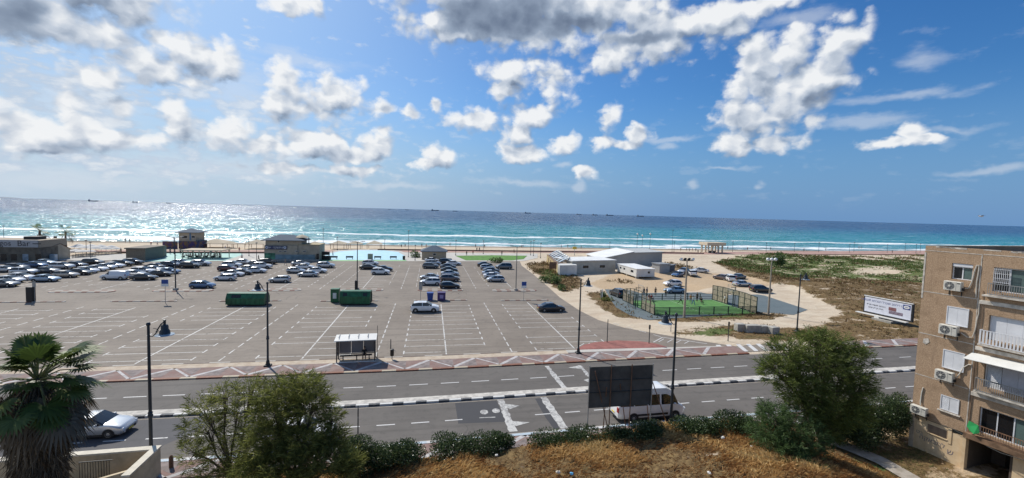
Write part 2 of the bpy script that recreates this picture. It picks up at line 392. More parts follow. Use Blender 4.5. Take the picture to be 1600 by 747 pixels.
def ground_mat(t, b, pos, m):
    a = t.attr('cover'); s = t.new('ShaderNodeSeparateColor'); t.link(a.outputs['Color'], s.inputs[0])
    g, br, di = s.outputs[0], s.outputs[1], s.outputs[2]
    n0 = t.noise(pos, 0.09, 5, 0.6); n1 = t.noise(t.vmath('MULTIPLY', pos, (0.7, 1.3, 1)), 0.30, 8, 0.68); n2 = t.noise(pos, 2.5, 5, 0.65); n3 = t.noise(pos, 9, 4, 0.6)
    nn = t.math('ADD', t.math('MULTIPLY', t.math('SUBTRACT', n1, 0.5), 1.9), t.math('MULTIPLY', t.math('SUBTRACT', n2, 0.5), 0.8))
    sand = t.mix(t.ramp(n1, 0.35, 0.65), (0.50, 0.40, 0.29), (0.60, 0.51, 0.385))
    sand = t.mix(t.ramp(n3, 0.45, 0.8, 0, 0.3), sand, (0.30, 0.235, 0.16))
    dirt = t.mix(t.ramp(n2, 0.35, 0.7), (0.42, 0.30, 0.185), (0.52, 0.40, 0.26))
    green = t.mix(t.ramp(n2, 0.4, 0.62), (0.055, 0.10, 0.022), (0.135, 0.165, 0.045))
    green = t.mix(t.ramp(n1, 0.45, 0.7, 0, 0.75), green, (0.15, 0.14, 0.055))
    dry = t.mix(t.ramp(n2, 0.38, 0.66), (0.10, 0.062, 0.026), (0.225, 0.15, 0.065))
    dry = t.mix(t.ramp(n1, 0.52, 0.68, 0, 0.6), dry, (0.085, 0.085, 0.03))
    c = t.mix(t.ramp(t.math('ADD', di, nn), 0.3, 0.8), sand, dirt)
    c = t.mix(t.ramp(t.math('ADD', br, nn), 0.44, 0.58), c, dry)
    c = t.mix(t.ramp(t.math('ADD', g, nn), 0.46, 0.58), c, green)
    # wet sand by the water
    x, y, z = t.sep(pos)
    wet = t.ramp(t.math('MULTIPLY_ADD', t.math('SUBTRACT', n0, 0.5), 14.0, y), 203, 214)
    c = t.mix(wet, c, (0.20, 0.165, 0.125))
    t.put(b.inputs['Base Color'], c); b.inputs['Roughness'].default_value = 0.95
    b.inputs['Specular IOR Level'].default_value = 0.25
    bn = t.new('ShaderNodeBump'); bn.inputs['Strength'].default_value = 0.9; bn.inputs['Distance'].default_value = 0.25
    t.put(bn.inputs['Height'], t.math('ADD', t.math('MULTIPLY', n1, 1.2), t.math('MULTIPLY', n2, 0.5))); t.put(b.inputs['Normal'], bn.outputs[0])
M_GROUND = mat('sandy_ground', ground_mat)

def cx(x):
    """sideways drift of the road, its curve to the right"""
    if x < -3: return 0.0
    if x < 20: return 0.9*((x+3)/23)**1.15
    return 0.9 + (x-20)*0.034

# ---------------------------------------------------------------- ground sheet with land cover
def inpoly(X, Y, poly):
    r = np.zeros(X.shape, bool); n = len(poly)
    for i in range(n):
        x1, y1 = poly[i][:2]; x2, y2 = poly[(i+1) % n][:2]
        if y1 == y2: continue
        c = ((y1 > Y) != (y2 > Y)) & (X < (x2-x1)*(Y-y1)/(y2-y1)+x1); r ^= c
    return r
PX = lambda pts, z=0: [tuple(G(a, b, z)[:2]) for a, b in pts]
xs = np.unique(np.concatenate([np.arange(-900, -120, 20), np.arange(-120, -10, 2.0), np.arange(-10, 130, 0.8), np.arange(130, 330, 2.0), np.arange(330, 1300, 25)]))
ys = np.unique(np.concatenate([np.arange(-40, 16, 4), np.arange(16, 34, 0.4), np.arange(34, 110, 0.8), np.arange(110, 262, 1.5)]))
GX, GY = np.meshgrid(xs, ys)
def fbm(X, Y, s, seed=0, oct=4):
    r = np.zeros(X.shape); a = 1.0; g = np.random.default_rng(seed)
    for o in range(oct):
        for k in range(4):
            th = g.uniform(0, 2*np.pi); f = s*(1.9**o)*g.uniform(0.7, 1.3); ph = g.uniform(0, 6.28)
            r += a*0.35*np.sin((X*np.cos(th)+Y*np.sin(th))*f+ph)
        a *= 0.52
    return r
green = np.zeros(GX.shape); brown = np.zeros(GX.shape); dirt = np.zeros(GX.shape)
def paintp(A, pts, v, soft=True):
    A[inpoly(GX, GY, PX(pts))] = v
paintp(green, [(1112,411),(1150,403),(1225,398),(1330,402),(1500,402),(1600,408),(1600,455),(1440,446),(1300,437),(1240,440),(1205,432),(1140,420)], 0.62)
paintp(green, [(1240,396),(1300,399),(1450,400),(1450,408),(1300,408),(1230,404)], 0.35)
paintp(green, [(1330,425),(1400,422),(1405,433),(1340,432)], 0.30)
paintp(brown, [(1112,412),(1200,418),(1205,428),(1300,437),(1440,444),(1600,452),(1600,560),(1440,530),(1330,500),(1300,480),(1240,450),(1205,446),(1150,428)], 0.72)
paintp(brown, [(1065,515),(1150,506),(1250,512),(1340,490),(1460,505),(1460,532),(1340,534),(1200,533),(1110,526)], 0.72)
paintp(green, [(1070,518),(1110,510),(1160,514),(1150,526),(1100,527)], 0.62)
paintp(brown, [(1060,493),(1190,488),(1240,492),(1200,499),(1060,503),(985,499)], 0.85)
paintp(green, [(1080,495),(1150,490),(1200,491),(1120,499)], 0.60)
paintp(brown, [(915,458),(935,455),(962,466),(990,490),(1000,500),(960,495),(930,475)], 0.85)
paintp(green, [(925,462),(962,468),(960,474),(935,470)], 0.50)
paintp(brown, [(820,414),(850,408),(870,415),(900,432),(912,436),(915,446),(885,458),(865,450),(840,430)], 0.78)
paintp(green, [(840,425),(860,418),(885,430),(880,440),(860,440)], 0.55)
paintp(brown, [(938,440),(970,436),(1000,442),(960,445)], 0.45)
paintp(brown, [(1020,420),(1050,415),(1110,425),(1080,432),(1030,428)], 0.55)
paintp(dirt, [(918,443),(962,426),(1010,428),(1040,422),(1120,428),(1220,434),(1215,446),(1180,452),(1000,458),(985,458),(940,452)], 0.85)
paintp(brown, [(1040,520),(1075,508),(1110,512),(1090,524),(1050,526)], 0.55)
paintp(brown, [(1240,450),(1330,470),(1400,480),(1440,520),(1330,512),(1290,495),(1330,488),(1270,455)], 0.78)
# the near bank: dry grass, the path's verges, shaded garden soil
near = GY < 29.6
def mound_h(X, Y):
    """rise of the grassy bank between pavement and house"""
    ridge = np.interp(X, [-9, -4.5, -1, 5.5, 14, 20, 24, 27, 29.3], [0, .3, .95, 1.35, 1.85, 2.0, 1.45, .55, 0])
    d_ = 28.15+0.02*np.clip(X, 0, 40)-Y; q_ = np.clip(d_/1.5, 0, 1); q_ = q_*q_*(3-2*q_)
    rough = 0.10*np.sin(X*2.3+1.7*np.sin(Y*1.9))*np.sin(Y*2.7+X*.6)+0.07*np.sin(X*4.1+Y*3.3)
    return ridge*q_*(1+0.05*np.sin(X*.9)+0.05*np.clip(d_-1.5, 0, 9)) + rough*q_*np.clip(ridge, 0, 1)
brown[near & (GX > -9) & (GX < 30.5)] = 0.9
brown[near & (GX <= -9)] = 0.55; green[near & (GX <= -9)] = 0.3
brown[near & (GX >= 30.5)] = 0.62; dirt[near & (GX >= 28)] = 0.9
green[(GY < 24.0) & (GX > 25.5) & (GX < 30.2)] = 0.75
def blur(A, k=1):
    for _ in range(k):
        B = A.copy(); B[1:-1, 1:-1] = (A[1:-1, 1:-1]*2+A[:-2, 1:-1]+A[2:, 1:-1]+A[1:-1, :-2]+A[1:-1, 2:])/6; A = B
    return A
green, brown, dirt = blur(green, 2), blur(brown, 2), blur(dirt, 2)
# heights
veg = blur(((green+brown) > 0.3).astype(float)*(GY > 52)*(GX > 60), 6)
dune = (GX > 60) & (GY > 85) & (GY < 170)
GZ = -0.03 + veg*np.maximum(0, 0.35+0.45*fbm(GX, GY, 0.09, 3)) + blur(dune.astype(float), 8)*np.maximum(0, 0.5+0.5*fbm(GX, GY, 0.06, 9))
GZ = np.where(near, -0.03 + mound_h(GX, GY) + 0.03*fbm(GX, GY, 1.1, 5), GZ)
beach = GY > 176
GZ = np.where(beach, -0.03 - (GY-176)*0.0272 + 0.06*fbm(GX, GY, 0.15, 4)*np.clip((GY-176)/10, 0, 1)*np.clip((215-GY)/10, 0, 1), GZ)
GZ = np.where(GY > 222, GZ-(GY-222)*0.06, GZ)
nx, ny = len(xs), len(ys)
I = np.arange(nx*ny).reshape(ny, nx)
F = np.stack([I[:-1, :-1], I[:-1, 1:], I[1:, 1:], I[1:, :-1]], -1).reshape(-1, 4)
cov = np.stack([green, brown, dirt, np.ones_like(green)], -1).reshape(-1, 4)
tag(arr_mesh('ground', np.stack([GX, GY, GZ], -1).reshape(-1, 3), F, M_GROUND, {'cover': cov}, True), kind='structure')
from mathutils.bvhtree import BVHTree
def gh(x, y):
    """ground height under a point"""
    i = min(max(int(np.searchsorted(xs, x))-1, 0), nx-2); j = min(max(int(np.searchsorted(ys, y))-1, 0), ny-2)
    u = (x-xs[i])/(xs[i+1]-xs[i]); v = (y-ys[j])/(ys[j+1]-ys[j])
    return float(GZ[j, i]*(1-u)*(1-v)+GZ[j, i+1]*u*(1-v)+GZ[j+1, i]*(1-u)*v+GZ[j+1, i+1]*u*v)

# ---------------------------------------------------------------- sea
SEAZ = -1.2
def sea_mat(t, b, pos, m):
    x, y, z = t.sep(pos)
    wob = t.noise(t.vmath('MULTIPLY', pos, (0.012, 0.0, 0)), 1.0, 4, 0.55)
    big = t.noise(t.vmath('MULTIPLY', pos, (0.0022, 0.008, 0)), 1.0, 5, 0.6)
    d = t.math('MULTIPLY_ADD', t.math('SUBTRACT', wob, 0.5), 30.0, y)
    ld = t.math('LOGARITHM', t.math('MAXIMUM', d, 10), 10.0)
    k = t.math('MULTIPLY_ADD', t.math('SUBTRACT', big, 0.5), 0.30, ld)
    k = t.ramp(k, 2.30, 3.6, 0, 1, False)
    col = t.cramp(k, [(0.0, (0.22, 0.25, 0.22)), (0.05, (0.075, 0.27, 0.27)), (0.16, (0.018, 0.24, 0.25)), (0.30, (0.008, 0.185, 0.215)), (0.42, (0.005, 0.090, 0.165)), (0.56, (0.003, 0.038, 0.11)), (0.8, (0.002, 0.034, 0.105)), (1.0, (0.002, 0.036, 0.11))])
    sl = t.noise(t.vmath('MULTIPLY', pos, (0.0009, 0.0045, 0)), 1.0, 4, 0.6)
    col = t.mix(t.math('MULTIPLY', t.ramp(sl, 0.52, 0.62), t.ramp(y, 420, 900, 0, 0.55)), col, (0.005, 0.030, 0.080))
    # breakers
    nA = t.noise(t.vmath('MULTIPLY', pos, (0.035, 0.16, 0)), 1.0, 8, 0.68); nB = t.noise(t.vmath('MULTIPLY', pos, (0.30, 0.7, 0)), 1.0, 6, 0.7)
    fb = t.math('ADD', t.math('MULTIPLY', t.math('SUBTRACT', nA, 0.5), 2.6), t.math('MULTIPLY', t.math('SUBTRACT', nB, 0.5), 1.0))
    tot = None
    w2 = t.noise(t.vmath('MULTIPLY', pos, (0.02, 0.0, 0)), 1.0, 5, 0.6)
    for yc, hw, st, sd in ((217, 5, .95, 0.0), (238, 13, .78, 1.3), (264, 6, .05, 2.1), (304, 16, .58, 3.7), (350, 10, .0, 5.2), (470, 14, -.10, 9.1)):
        wl = t.noise(t.vmath('MULTIPLY_ADD', pos, (0.017, 0.0, 0), (sd, sd, 0)), 1.0, 4, 0.6)
        wl2 = t.noise(t.vmath('MULTIPLY_ADD', pos, (0.012, 0.0, 0), (sd*3, sd, 0)), 1.0, 3, 0.6)
        q = t.math('ABSOLUTE', t.math('SUBTRACT', t.math('MULTIPLY_ADD', t.math('SUBTRACT', wl, 0.5), 60.0, y), yc))
        q = t.math('SUBTRACT', 1.0, t.math('DIVIDE', q, hw))
        q = t.math('ADD', t.math('MAXIMUM', q, -0.6), t.math('MULTIPLY_ADD', t.math('SUBTRACT', wl2, 0.5), 2.2, st-1.0))
        tot = q if tot is None else t.math('MAXIMUM', tot, q)
    cap = t.noise(t.vmath('MULTIPLY', pos, (0.045, 0.13, 0)), 1.0, 7, 0.7)
    caps = t.math('MULTIPLY', t.ramp(cap, 0.70, 0.735), t.ramp(y, 700, 1600, 0.9, 0.0))
    foam = t.math('MAXIMUM', t.ramp(t.math('ADD', tot, fb), 0.02, 0.42), caps)
    lace = t.math('MULTIPLY', t.ramp(y, 240, 330, 0.45, 0.0), t.ramp(t.noise(t.vmath('MULTIPLY', pos, (0.22, 0.7, 0)), 1.0, 6, 0.7), 0.5, 0.64))
    foam = t.math('MAXIMUM', foam, lace)
    c = t.mix(foam, col, (0.80, 0.83, 0.83))
    t.put(b.inputs['Base Color'], c)
    t.put(b.inputs['Roughness'], t.math('MULTIPLY_ADD', foam, 0.50, 0.15)); b.inputs['IOR'].default_value = 1.33; b.inputs['Specular IOR Level'].default_value = 0.33; b.inputs['Specular Tint'].default_value = (0.62, 0.90, 1.0, 1)
    # chop: slopes given directly, so that it holds out to the horizon
    far = t.ramp(y, 300, 9000, 1.0, 0.85)
    v1 = t.noise(t.vmath('MULTIPLY', pos, (0.30, 0.55, 0)), 1.0, 4, 0.62, col=True); v2 = t.noise(t.vmath('MULTIPLY', pos, (0.055, 0.16, 0)), 1.0, 4, 0.6, col=True)
    vv = t.vmath('ADD', t.vmath('MULTIPLY', t.vmath('SUBTRACT', v1, (.5, .5, .5)), (2.1, 2.6, 0)), t.vmath('MULTIPLY', t.vmath('SUBTRACT', v2, (.5, .5, .5)), (0.9, 1.8, 0)))
    vv = t.vmath('ADD', vv, (0, -0.11, 0))
    sc = t.vmath('SCALE', vv); t.put(sc.node.inputs['Scale'], far)
    nrm = t.vmath('NORMALIZE', t.vmath('ADD', sc, (0, 0, 1)))
    t.put(b.inputs['Normal'], nrm)
M_SEA = mat('sea_water', sea_mat)
sx = np.array([-90000, -20000, -5000, -1500, -400, 0, 400, 1500, 5000, 20000, 90000.]); sy = np.array([196, 250, 400, 900, 2500, 8000, 30000, 120000.])
X, Y = np.meshgrid(sx, sy); Iq = np.arange(X.size).reshape(X.shape)
Fq = np.stack([Iq[:-1, :-1], Iq[:-1, 1:], Iq[1:, 1:], Iq[1:, :-1]], -1).reshape(-1, 4)
tag(arr_mesh('sea', np.stack([X, Y, X*0+SEAZ], -1).reshape(-1, 3), Fq, M_SEA), kind='structure')

# ---------------------------------------------------------------- roads and the car park
def strip(y0, y1, x0, x1, step=2.0):
    xsn = np.arange(x0, x1+step, step)
    return [(x, y0+cx(x)) for x in xsn]+[(x, y1+cx(x)) for x in xsn[::-1]]
def ribbon(name, y0, y1, x0, x1, z, m, kind='structure', bottom=None):
    b = MB(); X_ = list(np.arange(x0, x1+0.01, 2.0)); n = len(X_)
    for i in range(n-1):
        a, c = X_[i], X_[i+1]
        if bottom is None: b.quad((a, y0+cx(a), z), (c, y0+cx(c), z), (c, y1+cx(c), z), (a, y1+cx(a), z))
        else: b._add([(a,y0+cx(a),bottom),(c,y0+cx(c),bottom),(c,y1+cx(c),bottom),(a,y1+cx(a),bottom),(a,y0+cx(a),z),(c,y0+cx(c),z),(c,y1+cx(c),z),(a,y1+cx(a),z)],
                     [(4,5,6,7),(0,1,5,4),(2,3,7,6)])
    o = b.build(name, m); tag(o, kind=kind); return o
XL, XR = -130, 150
ribbon('road', 30.4, 44.6, XL, XR, 0.0, M_ROAD)
# car park: from its front kerb to the beach plaza, with the side road along its right edge
LOTP = [(-220, 48.95), (16, 49.45)]+[tuple(p) for p in [(17.5,49.3),(29,49.1),(36,46.9),(46,47.3)]]+[(43.5,49.9)]+PX([(1150,541),(1110,535),(1060,527),(1030,522),(975,512),(935,500),(905,485),(875,465),(855,447),(835,430),(815,415),(812,408),(700,408.3),(400,407.5),(0,407)])+[(-220, 132)]
sheet('parking_lot', LOTP, 0.004, M_LOT)
# pavement with red and grey blocks
def brick(t, b, pos, m):
    o = pos; br = t.new('ShaderNodeTexBrick'); t.put(br.inputs['Vector'], o); br.inputs['Scale'].default_value = 1.0
    br.inputs['Brick Width'].default_value = 0.2; br.inputs['Row Height'].default_value = 0.1; br.inputs['Mortar Size'].default_value = 0.006
    br.inputs['Color1'].default_value = (0.235, 0.125, 0.105, 1); br.inputs['Color2'].default_value = (0.185, 0.115, 0.10, 1); br.inputs['Mortar'].default_value = (0.17, 0.13, 0.11, 1)
    n = t.noise(pos, 0.9, 6, 0.65); c = t.mix(t.ramp(n, 0.35, 0.75, 0, 0.55), br.outputs[0], (0.30, 0.25, 0.22))
    n2 = t.noise(pos, 0.3, 4, 0.6); c = t.mix(t.ramp(n2, 0.55, 0.7, 0, 0.35), c, (0.14, 0.11, 0.105))
    t.put(b.inputs['Base Color'], c); b.inputs['Roughness'].default_value = 0.9
M_BRICK = mat('red_block_paving', brick)
M_GREYB = plain('grey_block_paving', (0.20, 0.165, 0.155), 0.9, var=0.3, scale=1.5)
M_WHITEB = plain('white_block_paving', (0.42, 0.40, 0.39), 0.85, var=0.22, scale=2.5)
ribbon('pavement', 44.95, 47.5, XL, 38, 0.12, M_BRICK, bottom=-0.1)
ribbon('sand_strip', 47.5, 48.75, XL, 16, 0.11, M_SANDSTRIP, bottom=-0.1)
ribbon('pavement', 44.95, 47.5, 50, XR, 0.12, M_BRICK, bottom=-0.1)
ribbon('pavement', 28.2, 30.1, XL, 29, 0.12, M_BRICK, bottom=-0.1)
ribbon('pavement', 28.2, 30.1, 29, XR, 0.12, M_BRICK, bottom=-0.1)
def kerbmat(name, cols, period, duty=0.5):
    def f(t, b, pos, m):
        x, y, z = t.sep(pos); fr = t.math('FRACT', t.math('DIVIDE', t.math('ADD', x, 1000.37), period))
        n = t.noise(pos, 3, 5, 0.65); k = t.math('LESS_THAN', fr, duty)
        c = t.mix(k, cols[0], cols[1]); c = t.mix(t.ramp(n, 0.5, 0.75, 0, 0.5), c, (0.36, 0.33, 0.29))
        t.put(b.inputs['Base Color'], c); b.inputs['Roughness'].default_value = 0.75
    return mat(name, f)
M_KBW = kerbmat('black_white_kerb', ((0.60, 0.59, 0.56), (0.045, 0.052, 0.065)), 1.90, 0.47)
M_KRW = kerbmat('red_white_kerb', ((0.42, 0.39, 0.35), (0.22, 0.09, 0.065)), 2.0, 0.45)
M_KRY = kerbmat('red_yellow_kerb', ((0.42, 0.35, 0.25), (0.20, 0.075, 0.04)), 3.6, 0.62)
M_KBLU = kerbmat('blue_white_kerb', ((0.56, 0.56, 0.55), (0.42, 0.50, 0.56)), 3.9, 0.5)
M_KLOT = kerbmat('chipped_kerb', ((0.46, 0.42, 0.37), (0.16, 0.12, 0.10)), 4.3, 0.55)
def kerb(y0, y1, x0, x1, m, z=0.14): return ribbon('kerb', y0, y1, x0, x1, z, m, bottom=-0.05)
kerb(44.6, 44.95, XL, 38, M_KRY); kerb(44.6, 44.95, 50, XR, M_KRY)
kerb(48.75, 48.95, XL, 16, M_KLOT)
kerb(30.1, 30.4, XL, 2, M_KBLU); kerb(30.1, 30.4, 2, XR, M_KBLU)
# central reservation
kerb(36.85, 37.12, XL, XR, M_KBW, 0.16); kerb(37.12, 37.7, XL, XR, M_KERBC, 0.165); kerb(37.7, 37.9, XL, XR, M_KERBC, 0.155)
for yv in (37.9, 36.60, 44.42, 30.4):      # sand blown into the gutters
    ribbon('gutter_sand', yv-0.02, yv+(0.34 if yv != 44.42 else 0.18), XL, XR, 0.008, sandm('gutter_sand', (0.26, 0.225, 0.185), (0.34, 0.30, 0.25), 2.0))
# zigzag blocks in the pavements
def zig(y0, y1, x0, x1, ph, z, amp=1):
    b = MB(); g = MB(); k = 0; x = x0-((x0-ph) % 4.9)
    while x < x1:
        for (xa, ya, xb, yb) in ((x, y0, x+2.45, y1), (x+2.45, y1, x+4.9, y0)):
            d = Vector((xb-xa, yb-ya)).normalized(); n = Vector((-d.y, d.x))*0.16
            if x0 <= min(xa, xb) and max(xa, xb) <= x1:
                q = [(xa+n.x*s_, (ya if i == 0 else yb), 0) for i, s_ in ((0, 0),)]
                wx = 0.27 if yb > ya else 0.16
                b.quad((xa-wx, ya+cx(xa), z), (xa+wx, ya+cx(xa), z), (xb+wx, yb+cx(xb), z), (xb-wx, yb+cx(xb), z))
        if x0 <= x and x+4.9 <= x1:
            g._add([(x+0.45, y0+0.25+cx(x), z-0.002), (x+1.3, y0+0.25+cx(x), z-0.002), (x+2.45, y1-0.35+cx(x), z-0.002), (x+2.45, y0+0.25+cx(x), z-0.002)], [(0, 1, 2), (1, 3, 2)])
            g._add([(x+2.9, y1-0.02+cx(x), z-0.002), (x+4.9, y0+0.5+cx(x), z-0.002), (x+4.9, y1-0.02+cx(x), z-0.002)], [(0, 1, 2)])
        x += 4.9
    tag(b.build('pavement_pattern', M_WHITEB), kind='structure'); tag(g.build('pavement_pattern', M_GREYB), kind='structure')
zig(44.97, 47.48, XL, 36, -2.3, 0.126); zig(44.97, 47.48, 51, 110, 2.2, 0.126); zig(28.22, 30.08, -60, 60, -0.4, 0.126)

# painted lines
L = MB()
def line(p, q, w_, z=0.009, mb=None):
    mb = mb or L; p = Vector(p[:2]); q = Vector(q[:2]); d = (q-p).normalized(); n = Vector((-d.y, d.x))*w_/2
    mb.quad((p.x+n.x, p.y+n.y, z), (p.x-n.x, p.y-n.y, z), (q.x-n.x, q.y-n.y, z), (q.x+n.x, q.y+n.y, z))
def dashes(p, q, ln, gap, w_, z=0.009, mb=None, off=0.0):
    p = Vector(p[:2]); q = Vector(q[:2]); d = q-p; T = d.length; d.normalize(); s = off
    while s < T: line(p+d*s, p+d*min(T, s+ln), w_, z, mb); s += ln+gap
BANKS = [-75.0, -59.6, -44.4, -29.0, -13.3, 2.0, 17.4]
for i, bx in enumerate(BANKS):
    y0, y1 = (49.6, 76.5)
    L2 = 4.75
    if bx < 17: line((bx, y0), (bx, y1), 0.15)
    else: line((bx, y0+0.6), (bx+0.1, y1+1), 0.15)
    for k in range(11):
        yy = 50.5+2.46*k
        if yy > 76 or (bx > 17 and k == 0 and False): continue
        for sg in (-1, 1):
            if rnd.random() < 0.07: continue
            ln = L2 if rnd.random() < 0.85 else L2*rnd.uniform(0.5, 0.9)
            line((bx+sg*0.1, yy), (bx+sg*ln, yy), 0.11)
            line((bx+sg*L2, yy-0.35), (bx+sg*L2, yy+0.75), 0.15)
    if i < len(BANKS)-1: dashes((bx+7.6, 49.6), (bx+7.6, 78), 1.55, 0.85, 0.14)
    # beyond the cross aisle
    for k in range(18):
        yy = 95.2+2.46*k
        if yy > 134: break
        if bx > 17 and yy > 128: break
        for sg in (-1, 1):
            if bx > 17 and sg > 0: continue
            line((bx+sg*0.2, yy), (bx+sg*rnd.uniform(1.2, 4.6), yy), 0.11)
            if rnd.random() < 0.7: line((bx+sg*L2, yy-0.35), (bx+sg*L2, yy+0.75), 0.15)
    line((bx, 93), (bx, 116), 0.13)
    if i < len(BANKS)-1: dashes((bx+7.6, 92), (bx+7.6, 130), 1.7, 1.4, 0.13)
lm = L.build('parking_lines', M_LINE); tag(lm, kind='structure')
L = MB()
def lane(y, x0, x1, ln, per, x_ref):
    x = x_ref-math.ceil((x_ref-x0)/per)*per
    while x < x1: line((x, y+cx(x)), (x+ln, y+cx(x+ln)), 0.13, 0.006); x += per
lane(41.05, XL, 36, 1.7, 2.9, -7.5); lane(41.05, 49, XR, 1.8, 4.4, 51.8)
lane(33.5, XL, 3.2, 1.35, 2.55, -6.3); lane(33.35, 10.8, XR, 1.3, 2.55, 11.1)
# the entrance: hatching, zebra crossing, turning line
for k in range(7): x = 35.2+1.45*k; L.quad((x, 47.2, .012), (x+0.62, 47.2, .012), (x+0.62+1.0, 50.0, .012), (x+1.0, 50.0, .012))
isl = [(29.5, 50.9), (31.2, 52.6), (33.8, 50.6), (30.9, 50.2)]
line((20.5, 53.2), (22.2, 51.9), .12, .012)
for k in range(6): line((17.9+k*.8, 50.7+.16*k), (19.3+k*.8, 52.2+.1*k), .10, .012)
line((28.6, 51.9), (31.0, 53.9), .14, .012); line((31.0, 53.9), (35.4, 50.6), .14, .012)
for k in range(4): line((29.4+k*1.0, 52.0-.35*k), (30.8+k*1.0, 53.2-.4*k), .10, .012)
dashes((30.9, 54.2), (27.2, 62), 1.2, 1.2, .12, .012)
tag(L.build('road_lines', M_LINE2), kind='structure')
# rough white humps and worn arrows
H_ = MB()
def wig(pts, w0, w1, z=0.012, n=14):
    """ragged painted band through pixel-surveyed points"""
    p, q = [Vector(G(*a)[:2]) for a in pts]; d = (q-p); nn = Vector((d.y, -d.x)).normalized()
    prev = None
    for i in range(n+1):
        t = i/n; c = p+d*t; ww = (w0*(1-t)+w1*t)/2
        a = c+nn*(ww+rnd.uniform(-.06, .06)); b = c-nn*(ww+rnd.uniform(-.06, .06))
        if prev: H_.quad((*prev[0], z), (*a, z), (*b, z), (*prev[1], z))
        prev = (a, b)
wig([(854, 572), (883, 607.5)], 0.42, 0.55); wig([(782, 624.5), (802, 674.5)], 0.55, 0.62); wig([(849, 621), (882, 669.5)], 0.6, 0.62)
wig([(905, 571), (922, 589)], .35, .4)
def tri(*pts, z=0.0115): H_._add([(*G(*p)[:2], z) for p in pts], [(0, 1, 2)])
tri((888, 574.5), (906, 571), (911, 577)); tri((912, 594), (928, 589), (926, 600)); tri((788, 631), (812, 634), (796, 640)); tri((798, 658), (828, 660), (806, 666))
tri((845, 678), (856, 674), (872, 683)); 
for (px_, py_) in ((756.5, 644), (775, 642)):
    c = G(px_, py_); H_._add([(c.x+.33*math.cos(a), c.y+.42*math.sin(a), .012) for a in np.linspace(0, 2*math.pi, 14, endpoint=False)], [tuple(range(14))])
line(G(749, 653), G(774, 652), .12, .012, H_)
tag(H_.build('road_markings', M_HUMP), kind='structure')
sheet('asphalt_patch', PX([(711, 630), (776, 626), (790, 659), (716, 662)]), 0.004, M_PATCH)
sheet('asphalt_patch', PX([(836, 623), (848, 622), (862, 645), (875, 671), (866, 671), (852, 652)]), 0.0045, M_PATCH)
sheet('asphalt_patch', [(-70, 30.5), (-18.6, 30.5), (-14.9, 36.5), (-70, 36.5)], 0.003, asphalt('newer_asphalt', (0.075, 0.074, 0.080), (0.092, 0.090, 0.094), 0.3))
# red island beside the entrance
isl = PX([(903, 546), (912, 540), (930, 536), (965, 533.2), (1000, 534.5), (1025, 538), (1042, 543.5)])+[(28.9, 49.35), (17.2, 49.5)]
b = MB(); b.prism(isl, -0.05, 0.11); tag(b.build('traffic_island', plain('red_tarmac', (0.27, 0.105, 0.085), 0.9, var=0.2, scale=1)), kind='structure')
b = MB(); b.prism([(16.0, 48.5), (38, 48.6), (36, 49.2), (29, 49.3), (17.2, 49.45), (16.0, 49.45)], -0.05, 0.115); tag(b.build('island_border', M_CONC), kind='structure')
# kerbed islands across the car park
def island(px0, px1, py, dep=0.6, m=None, z=0.10):
    a = G(px0, py); c = G(px1, py); y = (a.y+c.y)/2; b = MB(); n = 8; pl = []
    for i in range(n+1): t = -math.pi/2+math.pi*i/n; pl.append((c.x-dep/2+dep/2*math.cos(t), y+dep/2+dep/2*math.sin(t)))
    for i in range(n+1): t = math.pi/2+math.pi*i/n; pl.append((a.x+dep/2+dep/2*math.cos(t), y+dep/2+dep/2*math.sin(t)))
    b.prism(pl, -0.02, z); tag(b.build('kerb_island', M_KRW), kind='structure')
    pi = [(pl[i][0]*0.96+0.04*(a.x+c.x)/2, (pl[i][1]-(y+dep/2))*0.55+y+dep/2) for i in range(len(pl))]
    sheet('island_top', pi, z+0.004, M_LOT)
for a in ((-90, 97, 473), (172, 274, 471.5), (342, 438, 471), (500, 590, 471), (646, 730, 470), (782, 858, 470)): island(*a)
for a in ((70, 172, 457.5, 2.2), (234, 328, 456, 2.2), (384, 468, 455, 2.2), (530, 598, 455, 2.2), (652, 724, 455, 2.2), (770, 840, 455.5, 2.2)): island(*a)
# dark arcs left by turning tyres
def tyrem(t, b, pos, m):
    n = t.noise(pos, 1.1, 5, 0.7); b.inputs['Base Color'].default_value = (0.05, 0.045, 0.04, 1); b.inputs['Roughness'].default_value = 0.8
    t.put(b.inputs['Alpha'], t.ramp(n, 0.35, 0.75, 0.0, 0.42))
TY = MB()
for k in range(26):
    cx_, cy_ = rnd.uniform(-50, 24), rnd.choice([86, 86, 84, 89, 60, 70, 100, 118]); rr_ = rnd.uniform(3.5, 8); a0 = rnd.uniform(0, 6.28); a1 = a0+rnd.uniform(.8, 2.4)
    for off in (0, 1.45):
        if rnd.random() < .25: continue
        for i in range(12):
            q0, q1 = a0+(a1-a0)*i/12, a0+(a1-a0)*(i+1)/12; R0_, R1_ = rr_+off, rr_+off+.2
            zt_ = .0055+.00008*k
            P4 = [(cx_+R*math.cos(q), cy_+R*math.sin(q)*.9, zt_) for q, R in ((q0, R0_), (q0, R1_), (q1, R1_), (q1, R0_))]
            if all(49.5 < p[1] < 132 and p[0] < 23.5 for p in P4): TY.quad(*P4)
tag(TY.build('tyre_marks', mat('tyre_mark', tyrem)), kind='structure')
